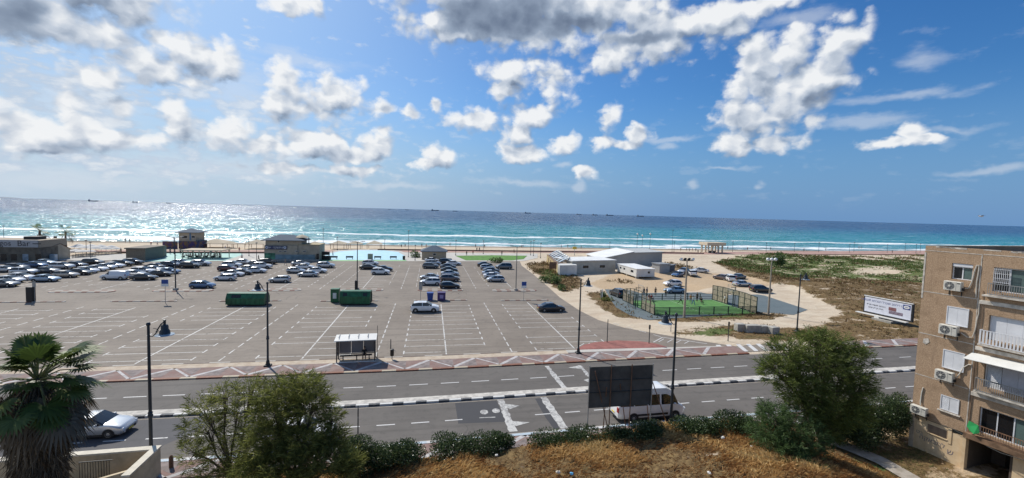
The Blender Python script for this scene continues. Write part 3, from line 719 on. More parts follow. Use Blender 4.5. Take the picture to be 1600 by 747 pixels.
# plaza, floors, promenade and lawn on the sea side
sheet('plaza', PX([(-300, 407), (0, 407), (400, 407.5), (700, 408.3), (818, 408), (840, 403), (840, 396.5), (600, 394), (380, 394), (185, 397), (110, 400), (60, 408)]), 0.02, M_CONC)
sheet('painted_floor', PX([(222, 409), (248, 397), (262, 393.5), (372, 394), (380, 398), (352, 407.5)]), 0.03, plain('teal_floor', (0.25, 0.46, 0.41), 0.7, var=0.12, scale=0.5))
sheet('painted_floor', PX([(498, 406.3), (503, 402), (512, 397), (530, 393), (560, 391.2), (600, 391.4), (622, 394), (633, 400), (632, 406.3)]), 0.035, plain('sky_blue_floor', (0.36, 0.60, 0.70), 0.6, var=0.08, scale=0.4))
sheet('painted_border', PX([(494, 408), (497, 406.4), (633, 406.4), (636, 408)]), 0.037, plain('green_floor', (0.22, 0.45, 0.20), 0.7, var=0.1, scale=0.4))
sheet('pool_surround', PX([(488, 407), (498, 401), (510, 395), (528, 391), (560, 389.6), (602, 389.8), (627, 392.5), (642, 399), (642, 407)]), 0.028, M_CONC)
sheet('lawn', PX([(728, 407), (711, 399.8), (770, 399), (824, 399.8), (818, 405), (800, 407)]), 0.045, plain('mown_lawn', (0.085, 0.21, 0.03), 0.95, var=0.35, scale=0.8, bump=0.6))
M_PROM = plain('promenade_paving', (0.38, 0.235, 0.19), 0.9, var=0.2, scale=0.3)
for nm, pts in (('promenade', [(700, 394.2), (850, 395), (960, 396), (1100, 397.5), (1100, 394.5), (960, 391.5), (850, 391.5), (700, 391.5)]), ('promenade', [(1100, 397.5), (1445, 397.5), (1600, 399), (1600, 393), (1445, 391.5), (1100, 393.7)]), ('promenade', [(-200, 398), (100, 394), (380, 394), (700, 394.2), (700, 391.5), (380, 391), (100, 391), (-200, 392)])):
    sheet(nm, PX(pts, 0), 0.015, M_PROM)
sheet('court_apron', PX([(945, 452), (985, 453), (1000, 458), (1160, 456), (1195, 462), (1262, 484), (1240, 492), (1190, 488), (1060, 497), (1012, 500), (985, 493), (962, 480), (952, 465)]), 0.012, M_TEAL)
sheet('path', PX([(1268, 672), (1296, 684), (1335, 695), (1385, 716), (1440, 747), (1480, 775), (1440, 775), (1410, 747), (1368, 722), (1320, 702), (1284, 690), (1262, 682)], 0.1), 0.075, sandm('gravel_path', (0.29, 0.25, 0.20), (0.42, 0.37, 0.31), 2.2))
# ---------------------------------------------------------------- vehicles
def carpaint(name, c, metal=0.0, rough=0.28):
    return plain(name, c, rough, metal, var=0.03, scale=1.0, coat=1.0)
PAINT = {'white': carpaint('white_car_paint', (0.78, 0.78, 0.77)), 'silver': carpaint('silver_car_paint', (0.50, 0.52, 0.54), 0.45), 'grey': carpaint('grey_car_paint', (0.15, 0.16, 0.17), 0.4),
 'dark': carpaint('charcoal_car_paint', (0.035, 0.038, 0.042), 0.3), 'black': carpaint('black_car_paint', (0.010, 0.010, 0.011)), 'blue': carpaint('blue_car_paint', (0.055, 0.13, 0.26), 0.3),
 'navy': carpaint('navy_car_paint', (0.018, 0.03, 0.06), 0.2), 'paleblue': carpaint('pale_blue_car_paint', (0.36, 0.46, 0.56), 0.4), 'maroon': carpaint('maroon_car_paint', (0.09, 0.012, 0.016), 0.2),
 'brown': carpaint('brown_car_paint', (0.17, 0.13, 0.12), 0.4), 'tan': carpaint('champagne_car_paint', (0.42, 0.38, 0.33), 0.5)}
M_GLASS = plain('dark_car_glass', (0.012, 0.015, 0.018), 0.05, 0, var=0.0, spec=0.8)
M_TYRE = plain('tyre_rubber', (0.018, 0.018, 0.019), 0.85); M_RIM = plain('alloy_rim', (0.42, 0.43, 0.44), 0.35, 0.8)
M_TRIM = plain('black_trim', (0.02, 0.02, 0.022), 0.55); M_HEAD = plain('headlight_lens', (0.70, 0.72, 0.74), 0.1, 0.2); M_TAIL = plain('tail_light_lens', (0.33, 0.012, 0.012), 0.2)
M_PLATE = plain('number_plate', (0.75, 0.55, 0.06), 0.5)
TYPES = {  # length, half width, belt, ground clearance, wheelbase inset front/rear, wheel radius, roofline (fraction from the rear, height), glass spans
 'sedan': (4.55, .90, .93, .20, .86, .95, .32, [(0,.62),(.012,.93),(.15,1.06),(.31,1.40),(.42,1.46),(.56,1.45),(.74,1.00),(.86,.90),(.97,.74),(1,.55)], (.15,.31,.56,.74), (.435,.45)),
 'hatch': (4.15, .88, .95, .20, .80, .70, .32, [(0,.60),(.015,.98),(.035,1.05),(.13,1.43),(.30,1.51),(.54,1.49),(.76,1.02),(.88,.92),(.97,.76),(1,.55)], (.035,.13,.54,.76), (.40,.42)),
 'suv': (4.50, .93, 1.08, .24, .88, .80, .36, [(0,.66),(.012,1.10),(.03,1.17),(.11,1.58),(.28,1.68),(.55,1.66),(.74,1.16),(.87,1.06),(.975,.88),(1,.62)], (.03,.11,.55,.74), (.40,.42)),
 'minivan': (4.70, .93, 1.10, .22, .90, .80, .34, [(0,.66),(.012,1.12),(.025,1.18),(.08,1.72),(.28,1.82),(.60,1.78),(.82,1.14),(.92,.98),(.985,.80),(1,.60)], (.025,.08,.60,.82), (.40,.42)),
 'panelvan': (4.75, .94, 1.12, .22, .92, .80, .33, [(0,.66),(.010,1.14),(.018,1.20),(.03,1.76),(.28,1.86),(.62,1.84),(.76,1.18),(.88,1.05),(.975,.84),(1,.60)], (.018,.03,.62,.76), (.56,.62)),
 'pickup': (5.10, .93, 1.02, .26, .95, 1.05, .37, [(0,.66),(.006,1.10),(.36,1.10),(.385,1.14),(.41,1.68),(.50,1.74),(.60,1.70),(.70,1.15),(.84,1.06),(.975,.88),(1,.62)], (.385,.41,.60,.70), (.50,.515)),
 'minibus': (5.90, 1.00, 1.30, .24, 1.00, 1.30, .36, [(0,.70),(.008,1.25),(.014,1.34),(.03,2.48),(.20,2.60),(.70,2.56),(.80,2.30),(.88,1.34),(.95,1.12),(.985,.86),(1,.60)], (.014,.03,.74,.88), (.60,.625))}
def car_meshes(kind):
    L, w, belt, zb, fi, ri, wr_, prof, (g0, g1, g2, g3), (bp0, bp1) = TYPES[kind]
    def top(t):
        for (a, za), (b_, zc) in zip(prof, prof[1:]):
            if a <= t <= b_: k = (t-a)/(b_-a); return za+(zc-za)*k
        return prof[-1][1]
    ts = sorted(set([p[0] for p in prof]+[g0, g1, g2, g3, bp0, bp1, .5, .66, .2, .94, .045, (g2+g3)/2]+([.30, .315] if kind in ('sedan', 'hatch', 'suv', 'minivan') else [])+([.22, .235, .42, .435] if kind == 'minibus' else [])))
    rings = []
    for t in ts:
        z = top(t); e = min(t, 1-t); ww = w*(1-0.16*max(0, 1-e/0.10)**2); x = (t-.5)*L
        bot = zb+0.10*max(0, 1-e/0.06)
        if z > belt+0.06:
            wr = ww*.965-0.24*(z-belt) if kind != 'minibus' else ww*.97-0.10*(z-belt)
            r = [(0, bot), (ww*.86, bot), (ww*.985, bot+.16), (ww, (belt+bot)/2+.05), (ww*.985, belt-.06), (ww*.955, belt), (wr, z-(.46 if kind == 'minibus' and z > 2.2 else .075)), (wr-.10, z-.012), (wr*.45, z+.004), (0, z+.012)]
        else:
            r = [(0, bot), (ww*.86, bot), (ww*.985, bot+.12), (ww, max(bot+.14, (z+bot)/2)), (ww*.99, z-.12), (ww*.965, z-.07), (ww*.90, z-.025), (ww*.82, z), (ww*.42, z+.012), (0, z+.015)]
        rings.append((x, t, r))
    n = 10
    def P(i, j, sg, off=0.0):
        x, t, r = rings[i]; y, z = r[j]; return (x, sg*(y+off), z)
    body = MB(); side = MB(); wind = MB(); rear = MB(); idx = {}
    def vid(i, j, sg):
        if j in (0, n-1): sg = 1
        k = (i, j, sg)
        if k not in idx: idx[k] = len(body.v); body.v.append(P(i, j, sg))
        return idx[k]
    pan = kind == 'panelvan'
    for i in range(len(rings)-1):
        t0, t1 = rings[i][1], rings[i+1][1]; tm = (t0+t1)/2
        for j in range(n-1):
            for sg in (1, -1):
                f = [vid(i, j, sg), vid(i+1, j, sg), vid(i+1, j+1, sg), vid(i, j+1, sg)]
                if sg < 0: f = f[::-1]
                f = tuple(dict.fromkeys(f))
                gl = None
                cab = top(t0) > belt+.10 or top(t1) > belt+.10
                if j == 5 and cab and g0+.02 < tm < g3-.015:
                    pill = (bp0 <= tm <= bp1) or (kind == 'minibus' and (.22 <= tm <= .235 or .42 <= tm <= .435)) or (kind in ('sedan','hatch','suv','minivan') and tm < (.20 if kind == 'sedan' else .13 if kind != 'minivan' else .1) and False)
                    if not pill and not (pan and tm < .56): gl = side
                if j in (6, 7, 8) and g2 <= tm <= g3: gl = wind
                if j in (6, 7, 8) and g0 <= tm <= g1 and not pan: gl = rear
                if kind == 'minibus' and gl is wind and tm < .80: gl = None
                if kind == 'pickup' and j == 5 and tm < .41: gl = None
                if len(f) >= 3: 
                    if gl is None: body.f.append(f)
                    else:
                        vs = [body.v[q] for q in f]; gl._add(vs, [tuple(range(len(f)))])
    for e in (0, len(rings)-1):
        f = [vid(e, j, 1) for j in range(n)]+[vid(e, j, -1) for j in range(n-2, 0, -1)]
        body.f.append(tuple(f if e else f[::-1]))
    paint = 'BODY'
    out = [('body', body, 'P', True)]
    groups = {}
    for f in side.f:
        c = [sum(side.v[q][a] for q in f)/len(f) for a in (0, 1)]; groups.setdefault((c[1] > 0, c[0] > (((bp0+bp1)/2)-.5)*L), []).append(f)
    if kind == 'minibus':
        groups = {}
        for f in side.f:
            c = [sum(side.v[q][a] for q in f)/len(f) for a in (0, 1)]; tt = c[0]/L+.5; groups.setdefault((c[1] > 0, (tt > .2275)+(tt > .4275)+(tt > .6125)), []).append(f)
    for fs in groups.values():
        g = MB()
        for f in fs: g._add([side.v[q] for q in f], [tuple(range(len(f)))])
        bm = bmesh.new(); me = g.mesh('t', None); bm.from_mesh(me); bmesh.ops.remove_doubles(bm, verts=bm.verts[:], dist=1e-4)
        g2_ = MB(); g2_.v = [tuple(v.co) for v in bm.verts]; g2_.f = [tuple(v.index for v in f.verts) for f in bm.faces]; bm.free()
        out.append(('side_window', g2_, M_GLASS, False))
    out += [('windscreen', wind, M_GLASS, False)]
    if rear.f: out.append(('rear_window', rear, M_GLASS, False))
    tr = MB(); wd = w
    tr.box(L/2-.10, L/2+.015, -w*.60, w*.60, zb+.08, zb+.24); out.append(('grille', tr, M_TRIM, False)); tr = MB()
    tr.box(-L/2-.015, -L/2+.08, -w*.7, w*.7, zb+.05, zb+.2); out.append(('bumper_trim', tr, M_TRIM, False)); tr = MB()
    tr.box(-L*.3, L*.28, -w-.006, w+.006, zb-.02, zb+.10)
    out.append(('underbody', tr, M_TRIM, False))
    hz = top(.97)
    for sg in (1, -1):
        h = MB(); h.M = Matrix.Translation((L/2-.13, sg*w*.70, hz-.14)) @ Matrix.Rotation(R_(-sg*18), 4, 'Z'); h.box(-.16, .075, -.17, .17, -.06, .06); out.append(('headlight', h, M_HEAD, False))
        h = MB(); zt = min(belt-.12, 1.0); h.M = Matrix.Translation((-L/2+.06, sg*w*.76, zt)); h.box(-.055, .12, -.12, .14, -.09 if kind != 'minibus' else -.2, .09 if kind != 'minibus' else .2); out.append(('tail_light', h, M_TAIL, False))
        h = MB(); h.M = Matrix.Translation(((g3-.5)*L-.38, sg*(w+.07), belt+.06)); h.bbox(-.07, .07, -.10, .10, -.06, .08, .03); out.append(('mirror', h, 'P', False))
    wh = []
    for xx in (L/2-fi, -L/2+ri):
        for sg in (1, -1):
            ty = MB(); y0, y1 = (w-.20, w+.012); 
            ty.lathe([(wr_*.55, -.11), (wr_*.93, -.11), (wr_, -.08), (wr_, .08), (wr_*.93, .106), (wr_*.60, .106)], (0, 0, 0), 20, 'y')
            ri_ = MB(); ri_.lathe([(wr_*.62, .095), (wr_*.62, .112), (wr_*.5, .105), (wr_*.16, .118)], (0, 0, 0), 14, 'y') if sg > 0 else ri_.lathe([(wr_*.62, -.095), (wr_*.62, -.112), (wr_*.5, -.105), (wr_*.16, -.118)], (0, 0, 0), 14, 'y')
            wh.append(((xx, sg*(w-.095), wr_), ty, ri_))
    for xx in (L/2-fi, -L/2+ri):
        for sg in (1, -1):
            arch = MB(); arch.M = Matrix.Translation((xx, sg*(w-.012), wr_)); r = wr_*1.17
            pts = [(r*math.cos(a), 0, r*math.sin(a)) for a in np.linspace(-.35, math.pi+.35, 16)]
            pts2 = [(p[0], sg*.018, p[2]) for p in pts]
            arch._add(pts+pts2, [tuple(range(16))[::-1] if sg > 0 else tuple(range(16)), tuple(range(16, 32))]+[(i, i+1, 17+i, 16+i) for i in range(15)]); out.append(('wheel_arch', arch, M_TRIM, False))
    pf = MB(); pf.box(L/2+.017, L/2+.028, -.25, .25, zb+.12, zb+.22); out.append(('number_plate', pf, M_PLATE, False))
    pl = MB(); pl.box(-L/2-.025, -L/2-.012, -.25, .25, zb+.30, zb+.41)
    return out, wh, pl
PROTO = {}
def car_proto(kind):
    if kind in PROTO: return PROTO[kind]
    out, wh, pl = car_meshes(kind); PROTO[kind] = ([(n, b.mesh(n, PAINT['white'] if m == 'P' else m, sm), m == 'P') for n, b, m, sm in out],
        [(loc, ty.mesh('wheel', M_TYRE, True), ri.mesh('rim', M_RIM)) for loc, ty, ri in wh], pl.mesh('number_plate', M_PLATE))
    return PROTO[kind]
def make_car(kind, paint, loc, rz, label, cat='car', group=None, name='parked_car'):
    parts, wheels, plate = car_proto(kind); r = empty(name, loc, rz, label, cat, group)
    for n, me, isp in parts:
        o = bpy.data.objects.new(n, me); C.objects.link(o); o.parent = r
        if isp: o.material_slots[0].link = 'OBJECT'; o.material_slots[0].material = PAINT[paint]
    for l, ty, ri in wheels:
        o = bpy.data.objects.new('wheel', ty); C.objects.link(o); o.parent = r; o.location = l
        q = bpy.data.objects.new('rim', ri); C.objects.link(q); q.parent = o
    o = bpy.data.objects.new('number_plate', plate); C.objects.link(o); o.parent = r
    return r
RG = 0
# px, py of the tyres' foot, kind, paint, facing (1 right, -1 left), label
CARS = [
 (2,426,'sedan','silver',1,'silver sedan at the left edge of the photo, below the bar sign'),
 (20.6,422,'hatch','black',1,'black hatchback parked right in front of the bar wall, leftmost of that row'),
 (50,418.5,'sedan','blue',1,'grey blue sedan in front of the bar wall beside the black hatchback'),
 (65,414.5,'sedan','paleblue',1,'pale blue sedan nearest the gabled end of the bar, last of the front row'),
 (92,421,'suv','silver',1,'silver car half hidden behind the charcoal one in the second row from the bar'),
 (114,418,'sedan','navy',1,'navy sedan showing only its roof in the second row from the bar'),
 (141,414.5,'suv','black',1,'black square-backed wagon by the plaza kerb under the double lamp post'),
 (119,430.5,'sedan','dark',1,'charcoal sedan beside the big silver hatchback in the long left row'),
 (132,427.5,'hatch','white',1,'white hatchback just right of the charcoal sedan in the long left row'),
 (145.5,424.5,'sedan','white',1,'white sedan in the middle of the long diagonal left row'),
 (160,421.5,'sedan','silver',1,'silver sedan third from the far end of the long diagonal left row'),
 (173,419,'sedan','white',1,'white sedan second from the far end of the long diagonal left row'),
 (187.5,416.5,'suv','black',1,'black car at the far end of the long left row, left of the brown hut'),
 (204,414,'suv','dark',1,'charcoal car directly in front of the brown flat hut'),
 (32,430,'suv','silver',1,'silver car with a dark roof, behind the white hatchback at far left'),
 (68,427.5,'sedan','grey',1,'dark grey sedan behind the silver blue sedan in the left block'),
 (98,434.5,'hatch','tan',1,'large champagne silver hatchback at the near end of the left row'),
 (27,438.5,'hatch','white',1,'white hatchback in the nearest left row, behind the silver blue sedan'),
 (64,441,'sedan','paleblue',1,'silver blue sedan at the near right corner of the left block, by the bin'),
 (8,443,'sedan','white',1,'white car at the left edge, second nearest of the left block'),
 (-3,449.5,'sedan','grey',1,'grey car nosing in from the left edge beside the kerb island'),
 (221,438.5,'sedan','black',1,'black sedan just right of the white panel van'),
 (207,433,'hatch','silver',1,'silver hatchback hidden behind the white panel van'),
 (220,429,'suv','white',1,'white car second behind the black sedan next to the van'),
 (236,425.5,'sedan','silver',1,'silver sedan in the second cluster behind the white car'),
 (241,420.5,'sedan','dark',1,'charcoal sedan at the far left of the second cluster'),
 (246,432.5,'sedan','dark',1,'dark sedan in the middle of the second cluster right of the van'),
 (259,428.5,'sedan','blue',1,'slate blue sedan at the right end of the second cluster'),
 (263,419,'suv','navy',1,'dark blue car beside the tall lot pole, in front of the shaded pergola'),
 (280,414.5,'hatch','paleblue',1,'pale car just right of the tall lot pole by the plaza kerb'),
 (294,419.5,'suv','black',1,'black off-roader in front of the pergola'),
 (311,416,'suv','silver',1,'silver car peeking out behind the black off-roader'),
 (313,451.5,'hatch','blue',1,'grey blue hatchback alone beside the kerb island'),
 (353,424,'hatch','maroon',1,'dark red hatchback left of the lifeguard station'),
 (360,418.5,'suv','white',1,'white car behind the dark red hatchback'),
 (378,413.5,'sedan','silver',1,'silver sedan at the plaza kerb, left of the lifeguard station'),
 (398,415.5,'sedan','grey',1,'grey sedan behind the white off-roader near the station'),
 (417,413.5,'suv','black',1,'black car right at the foot of the station wall'),
 (387,424,'sedan','silver',1,'silver sedan between the dark red hatchback and the white off-roader'),
 (375,430,'sedan','dark',1,'charcoal sedan behind the two white cars'),
 (361,432.5,'sedan','white',1,'white sedan just behind the small white hatchback'),
 (349,439,'hatch','white',-1,'small white hatchback with its nose to the left, nearest of its cluster'),
 (408,420,'suv','white',1,'white off-roader in front of the left corner of the station'),
 (398,427,'sedan','white',1,'white sedan cut by the cars near the station, left of the off-roader'),
 (435,442,'hatch','silver',-1,'silver estate standing alone above the bell-shaped lamp'),
 (468,415.5,'sedan','silver',1,'farthest silver car of the five below the station'),
 (475,421,'sedan','white',1,'white sedan in the middle of the five cars below the station'),
 (461,427.5,'hatch','silver',1,'leftmost silver hatchback of the five cars below the station'),
 (494,427,'sedan','white',1,'rightmost white sedan of the five cars below the station'),
 (480,433,'sedan','silver',-1,'nearest silver sedan of the five cars below the station'),
 (508,419,'suv','silver',1,'lone silver off-roader between the station and the blue floor'),
 (575,421.5,'sedan','black',1,'black sedan by the blue floor'),
 (578,415.5,'suv','white',1,'white car behind the black sedan by the blue floor'),
 (599,424,'sedan','navy',1,'navy sedan half hidden behind the white off-roader by the blue floor'),
 (594,429.5,'suv','white',1,'white off-roader, nearest of the four by the blue floor'),
 (675,409.8,'sedan','white',1,'farthest white sedan in front of the small blue-roofed hut'),
 (677,415,'suv','silver',1,'silver car second in front of the small blue-roofed hut'),
 (673,420,'suv','grey',1,'dark grey off-roader, third in front of the small blue-roofed hut'),
 (697,412.5,'suv','black',1,'black car right of the small blue-roofed hut'),
 (709,415,'sedan','white',1,'white sedan rightmost in the row before the lawn'),
 (700,420,'sedan','grey',1,'dark grey sedan behind the charcoal one in the central column'),
 (702,425.5,'sedan','dark',1,'charcoal sedan in the middle of the central column'),
 (703,431.5,'sedan','silver',1,'silver sedan in the central column behind the brown one'),
 (703,440.5,'suv','brown',1,'brownish grey off-roader behind the black hatchback'),
 (671,437.5,'sedan','silver',-1,'silver sedan hidden behind the white off-roader facing left'),
 (672,446.5,'suv','white',-1,'white off-roader facing left above the blue container'),
 (703,452,'hatch','black',1,'black hatchback above the purple container'),
 (664,489,'suv','white',1,'large white off-roader alone in the near stalls below the blue container'),
 (758,417,'sedan','dark',1,'charcoal sedan, farthest of the right hand column'),
 (762,421.5,'hatch','silver',1,'silver hatchback second in the right hand column'),
 (768,426.5,'sedan','grey',1,'dark grey sedan third in the right hand column'),
 (788,421,'minivan','grey',-1,'grey people carrier by the dark bush'),
 (767,431,'sedan','silver',1,'silver sedan fourth in the right hand column'),
 (770,435.5,'sedan','white',1,'white car just behind the nearest silver hatchback of the right column'),
 (775,441,'hatch','silver',-1,'silver hatchback nearest in the right hand column'),
 (863,488,'sedan','dark',1,'charcoal sedan alone on the right of the lot below the blue sign'),
]
OFFROAD = [
 (1053,447.5,'hatch','white',R_(180),'white hatchback on the dirt above the football court'),
 (1057,458.5,'sedan','paleblue',R_(180),'blue silver sedan right behind the court fence'),
 (1061,434,'sedan','blue',R_(215),'blue sedan by the shipping container'),
 (1070,431,'hatch','silver',R_(215),'silver hatchback between the blue sedan and the white pickup'),
 (1083,432.5,'suv','white',R_(70),'white off-roader seen from behind, on the dirt by the dunes'),
 (1096,428.5,'sedan','white',R_(160),'white sedan at the edge of the scrub behind the white off-roader'),
 (1129.5,438,'hatch','brown',R_(110),'brown grey hatchback left of the white van on the dirt'),
 (1143,440.5,'minivan','white',R_(68),'white van seen from behind, on the dirt right of the court'),
 (1157,437,'sedan','grey',R_(20),'grey sedan hidden between the white van and the silver sedan'),
 (1162,449.5,'sedan','silver',R_(5),'silver sedan parked behind the slatted end of the court'),
 (1192,458,'suv','black',R_(-8),'black off-roader on the sand right of the court'),
 (967.5,464,'suv','dark',R_(95),'dark car end-on against the left end of the court fence')]
pos = []
for (px_, py_, k, p, f, lb) in CARS:
    g = G(px_, py_); pos.append([g.x, g.y+TYPES[k][1], k, p, f, lb])
pos.append([G(177,437).x, G(177,437.5).y+.95, 'panelvan', 'white', -1, 'white panel van at the near end of the second cluster'])
for _ in range(60):
    mv = 0
    for i in range(len(pos)):
        for j in range(i+1, len(pos)):
            a, b_ = pos[i], pos[j]; dx_ = abs(a[0]-b_[0]); dy_ = a[1]-b_[1]; need = TYPES[a[2]][1]+TYPES[b_[2]][1]+0.45; lx = (TYPES[a[2]][0]+TYPES[b_[2]][0])/2+0.3
            if dx_ < lx and abs(dy_) < need:
                k = (need-abs(dy_))/2; s_ = 1 if dy_ >= 0 else -1
                if lx-dx_ < k*2: 
                    s2 = 1 if a[0] > b_[0] else -1; a[0] += s2*(lx-dx_)/2; b_[0] -= s2*(lx-dx_)/2
                else: a[1] += s_*k; b_[1] -= s_*k
                mv = 1
    if not mv: break
for x, y, k, p, f, lb in pos:
    y = min(y, 137.5 if x < -40 else 140.5)
    make_car(k, p, (x, y, 0.004), (0 if f > 0 else math.pi)+R_(rnd.uniform(-2.2, 2.2)), lb, 'van' if 'van' in k else 'car', 'cars in the car park')
for (px_, py_, k, p, rz, lb) in OFFROAD:
    g = G(px_, py_); z = max(gh(g.x, g.y), 0.012); make_car(k, p, (g.x, g.y+.7, z), rz, lb, 'van' if 'van' in k else 'car', 'cars on the dirt by the football court')
# traffic on the near carriageway
g = G(149, 690)
make_car('sedan', 'silver', (-22.9, 34.7, 0.0), 0, 'silver sedan driving along the near carriageway behind the palm tree', 'car', None, 'moving_car')
g = G(1016, 660)
MBUS = make_car('minibus', 'white', (17.6, 32.5, 0.0), R_(1.5), 'white minibus passing behind the dark signboard', 'minibus', None, 'minibus')
b = MB(); b.box(-1.6, 1.3, -1.004-.004, 1.008, .50, .66); b.build('side_moulding', M_TRIM, MBUS)
g = G(450, 693)
make_car('suv', 'white', (-8.6, 31.7, 0.0), 0, 'white van at the kerb, its roof showing through the tamarisk trees', 'van', None, 'parked_van')
# ---------------------------------------------------------------- shared materials
M_POLE = plain('dark_grey_steel', (0.035, 0.045, 0.055), 0.5, 0.3); M_GALV = plain('galvanised_steel', (0.34, 0.34, 0.33), 0.5, 0.5); M_DARK = plain('near_black_steel', (0.018, 0.020, 0.022), 0.6)
M_WHITE = plain('white_metal', (0.72, 0.72, 0.70), 0.5); M_OFFW = plain('offwhite_sheet', (0.66, 0.65, 0.61), 0.5, var=0.08, scale=0.7)
M_BEIGE = plain('beige_render', (0.44, 0.37, 0.27), 0.9, var=0.16, scale=0.5, bump=0.3); M_ROOFB = plain('blue_grey_roof_sheet', (0.10, 0.13, 0.165), 0.85, 0.0, var=0.1, spec=0.2)
M_GREENB = plain('green_container_paint', (0.010, 0.105, 0.040), 0.45, var=0.35, scale=1.3); M_WINB = plain('dark_window_opening', (0.012, 0.013, 0.015), 0.25)
M_TANF = plain('tan_shade_cloth', (0.50, 0.42, 0.30), 0.9); M_BLUEB = plain('blue_box_paint', (0.015, 0.06, 0.27), 0.45, var=0.2); M_PURP = plain('purple_box_paint', (0.055, 0.028, 0.13), 0.5, var=0.2)
M_BLK = plain('black_plastic', (0.012, 0.012, 0.013), 0.5); M_LENS = plain('frosted_lamp_lens', (0.75, 0.75, 0.72), 0.3)
M_WOODG = plain('weathered_slats', (0.36, 0.30, 0.22), 0.85, var=0.3, scale=2.0); M_BRN = plain('brown_steel', (0.16, 0.085, 0.05), 0.75, var=0.3)
M_CONCB = plain('raw_concrete', (0.36, 0.34, 0.30), 0.9, var=0.22, scale=1.5, bump=0.3); M_WOOD = plain('timber', (0.24, 0.15, 0.085), 0.8, var=0.3)

# ---------------------------------------------------------------- street lamps with a bell-shaped head
def bell_lamp(base, h, side, label, slant=0.0):
    """pole with plinth and collars, scrolled arm and hanging bell"""
    x, y = base; r = empty('street_lamp', (x, y, max(0.1, gh(x, y) if y < 29 else 0.1)), 0, label, 'street lamp', 'bell-headed street lamps along the road')
    z0 = r.location.z; h = h-z0
    b = MB(); b.bbox(-.32, .32, -.32, .32, 0, .16, .04); b.lathe([(.24, .16), (.20, .22), (.15, .55), (.13, .6)], n=12); b.build('base', M_DARK, r)
    b = MB(); b.lathe([(.105, .5), (.095, 2.8), (.075, h-.45), (.072, h)], n=12); b.build('pole', M_POLE, r, True)
    b = MB(); b.lathe([(.10, 2.7), (.15, 2.78), (.15, 2.86), (.11, 2.95), (.14, 3.02), (.10, 3.1)], n=12); b.build('collar', M_POLE, r, True)
    b = MB(); b.lathe([(.09, h-.1), (.115, h-.06), (.115, h+.04), (.07, h+.1), (.02, h+.12)], n=12); b.build('cap', M_POLE, r, True)
    s = side; b = MB(); b.path([(0, 0, h-.75), (s*.22, 0, h-.78), (s*.40, 0, h-.60), (s*.52, 0, h-.32), (s*.70, 0, h-.02), (s*.88, 0, h+.14)], [.03, .03, .035, .04, .04, .03], 7)
    b.path([(s*.26, 0, h-.28), (s*.42, 0, h-.30), (s*.56, 0, h-.42), (s*.50, 0, h-.52), (s*.40, 0, h-.46)], .018, 6); b.build('arm', M_POLE, r, True)
    c = (s*.90, 0); b = MB(); b.lathe([(.02, h+.28), (.09, h+.26), (.07, h+.18), (.07, h-.02), (.16, h-.06), (.20, h-.16), (.20, h-.34), (.27, h-.44), (.29, h-.60), (.24, h-.66)][::-1], (c[0], 0, 0), 18); b.build('bell_head', M_POLE, r, True)
    b = MB(); b.lathe([(.52, h-.70), (.50, h-.67), (.24, h-.60)], (c[0], 0, 0), 20); b.build('reflector_rim', plain('pale_glass_rim', (0.36, 0.42, 0.46), 0.2), r, True)
    return r
LAMP2 = bell_lamp(tuple(G(236.5, 720)[:2]), 8.75, 1, 'bell-headed street lamp rising behind the cream stair wall at lower left')
bell_lamp(tuple(G(418.5, 573.5)[:2]), 8.55, -1, 'bell-headed street lamp on the far pavement left of the bus shelter')
bell_lamp(tuple(G(903.5, 553.5)[:2]), 8.7, 1, 'bell-headed street lamp at the near end of the red traffic island')
L5 = bell_lamp(tuple(G(1048, 663)[:2]), 8.75, -1, 'bell-headed street lamp in front of the white minibus')
bell_lamp(tuple(G(1245, 519)[:2]), 8.4, 1, 'bell-headed street lamp behind the big tamarisk on the right')

# ---------------------------------------------------------------- car park poles
def lot_pole(px_, py_, top, label, arms=2, m=M_POLE, box=True):
    g = G(px_, py_); h = HT(g, top); r = empty('floodlight_pole', (g.x, g.y, 0.13), 0, label, 'floodlight pole', 'tall light poles in the car park')
    b = MB(); b.bbox(-.35, .35, -.35, .35, 0, .35, .05); b.build('base', M_CONCB, r)
    b = MB(); b.lathe([(.11, .3), (.10, h*.5), (.06, h)], n=10); b.build('pole', m, r, True)
    for s in ((-1, 1) if arms == 2 else (1,)):
        b = MB(); b.path([(0, 0, h-.15), (s*.6, 0, h+.02), (s*1.15, 0, h+.12)], .035, 6); a = b.build('arm', m, r)
        b = MB(); b.bbox(s*1.15-.32, s*1.15+.32, -.12, .12, h+.08, h+.20, .04); b.build('lamp_head', M_GALV, r)
    if box: b = MB(); b.bbox(-.14, .14, -.26, -.10, h*.32, h*.42, .02); b.build('control_box', M_GALV, r)
    return r
lot_pole(274.5, 454, 372, 'tall lot light pole beside the grey blue hatchback', 2)
P556 = lot_pole(558, 453, 379, 'tall lot light pole behind the right green container', 2, M_POLE, False)
lot_pole(806, 454.5, 386, 'pale lot light pole left of the blue sign on the right', 2, plain('weathered_steel_pole', (0.30, 0.27, 0.23), 0.6, 0.3), False)

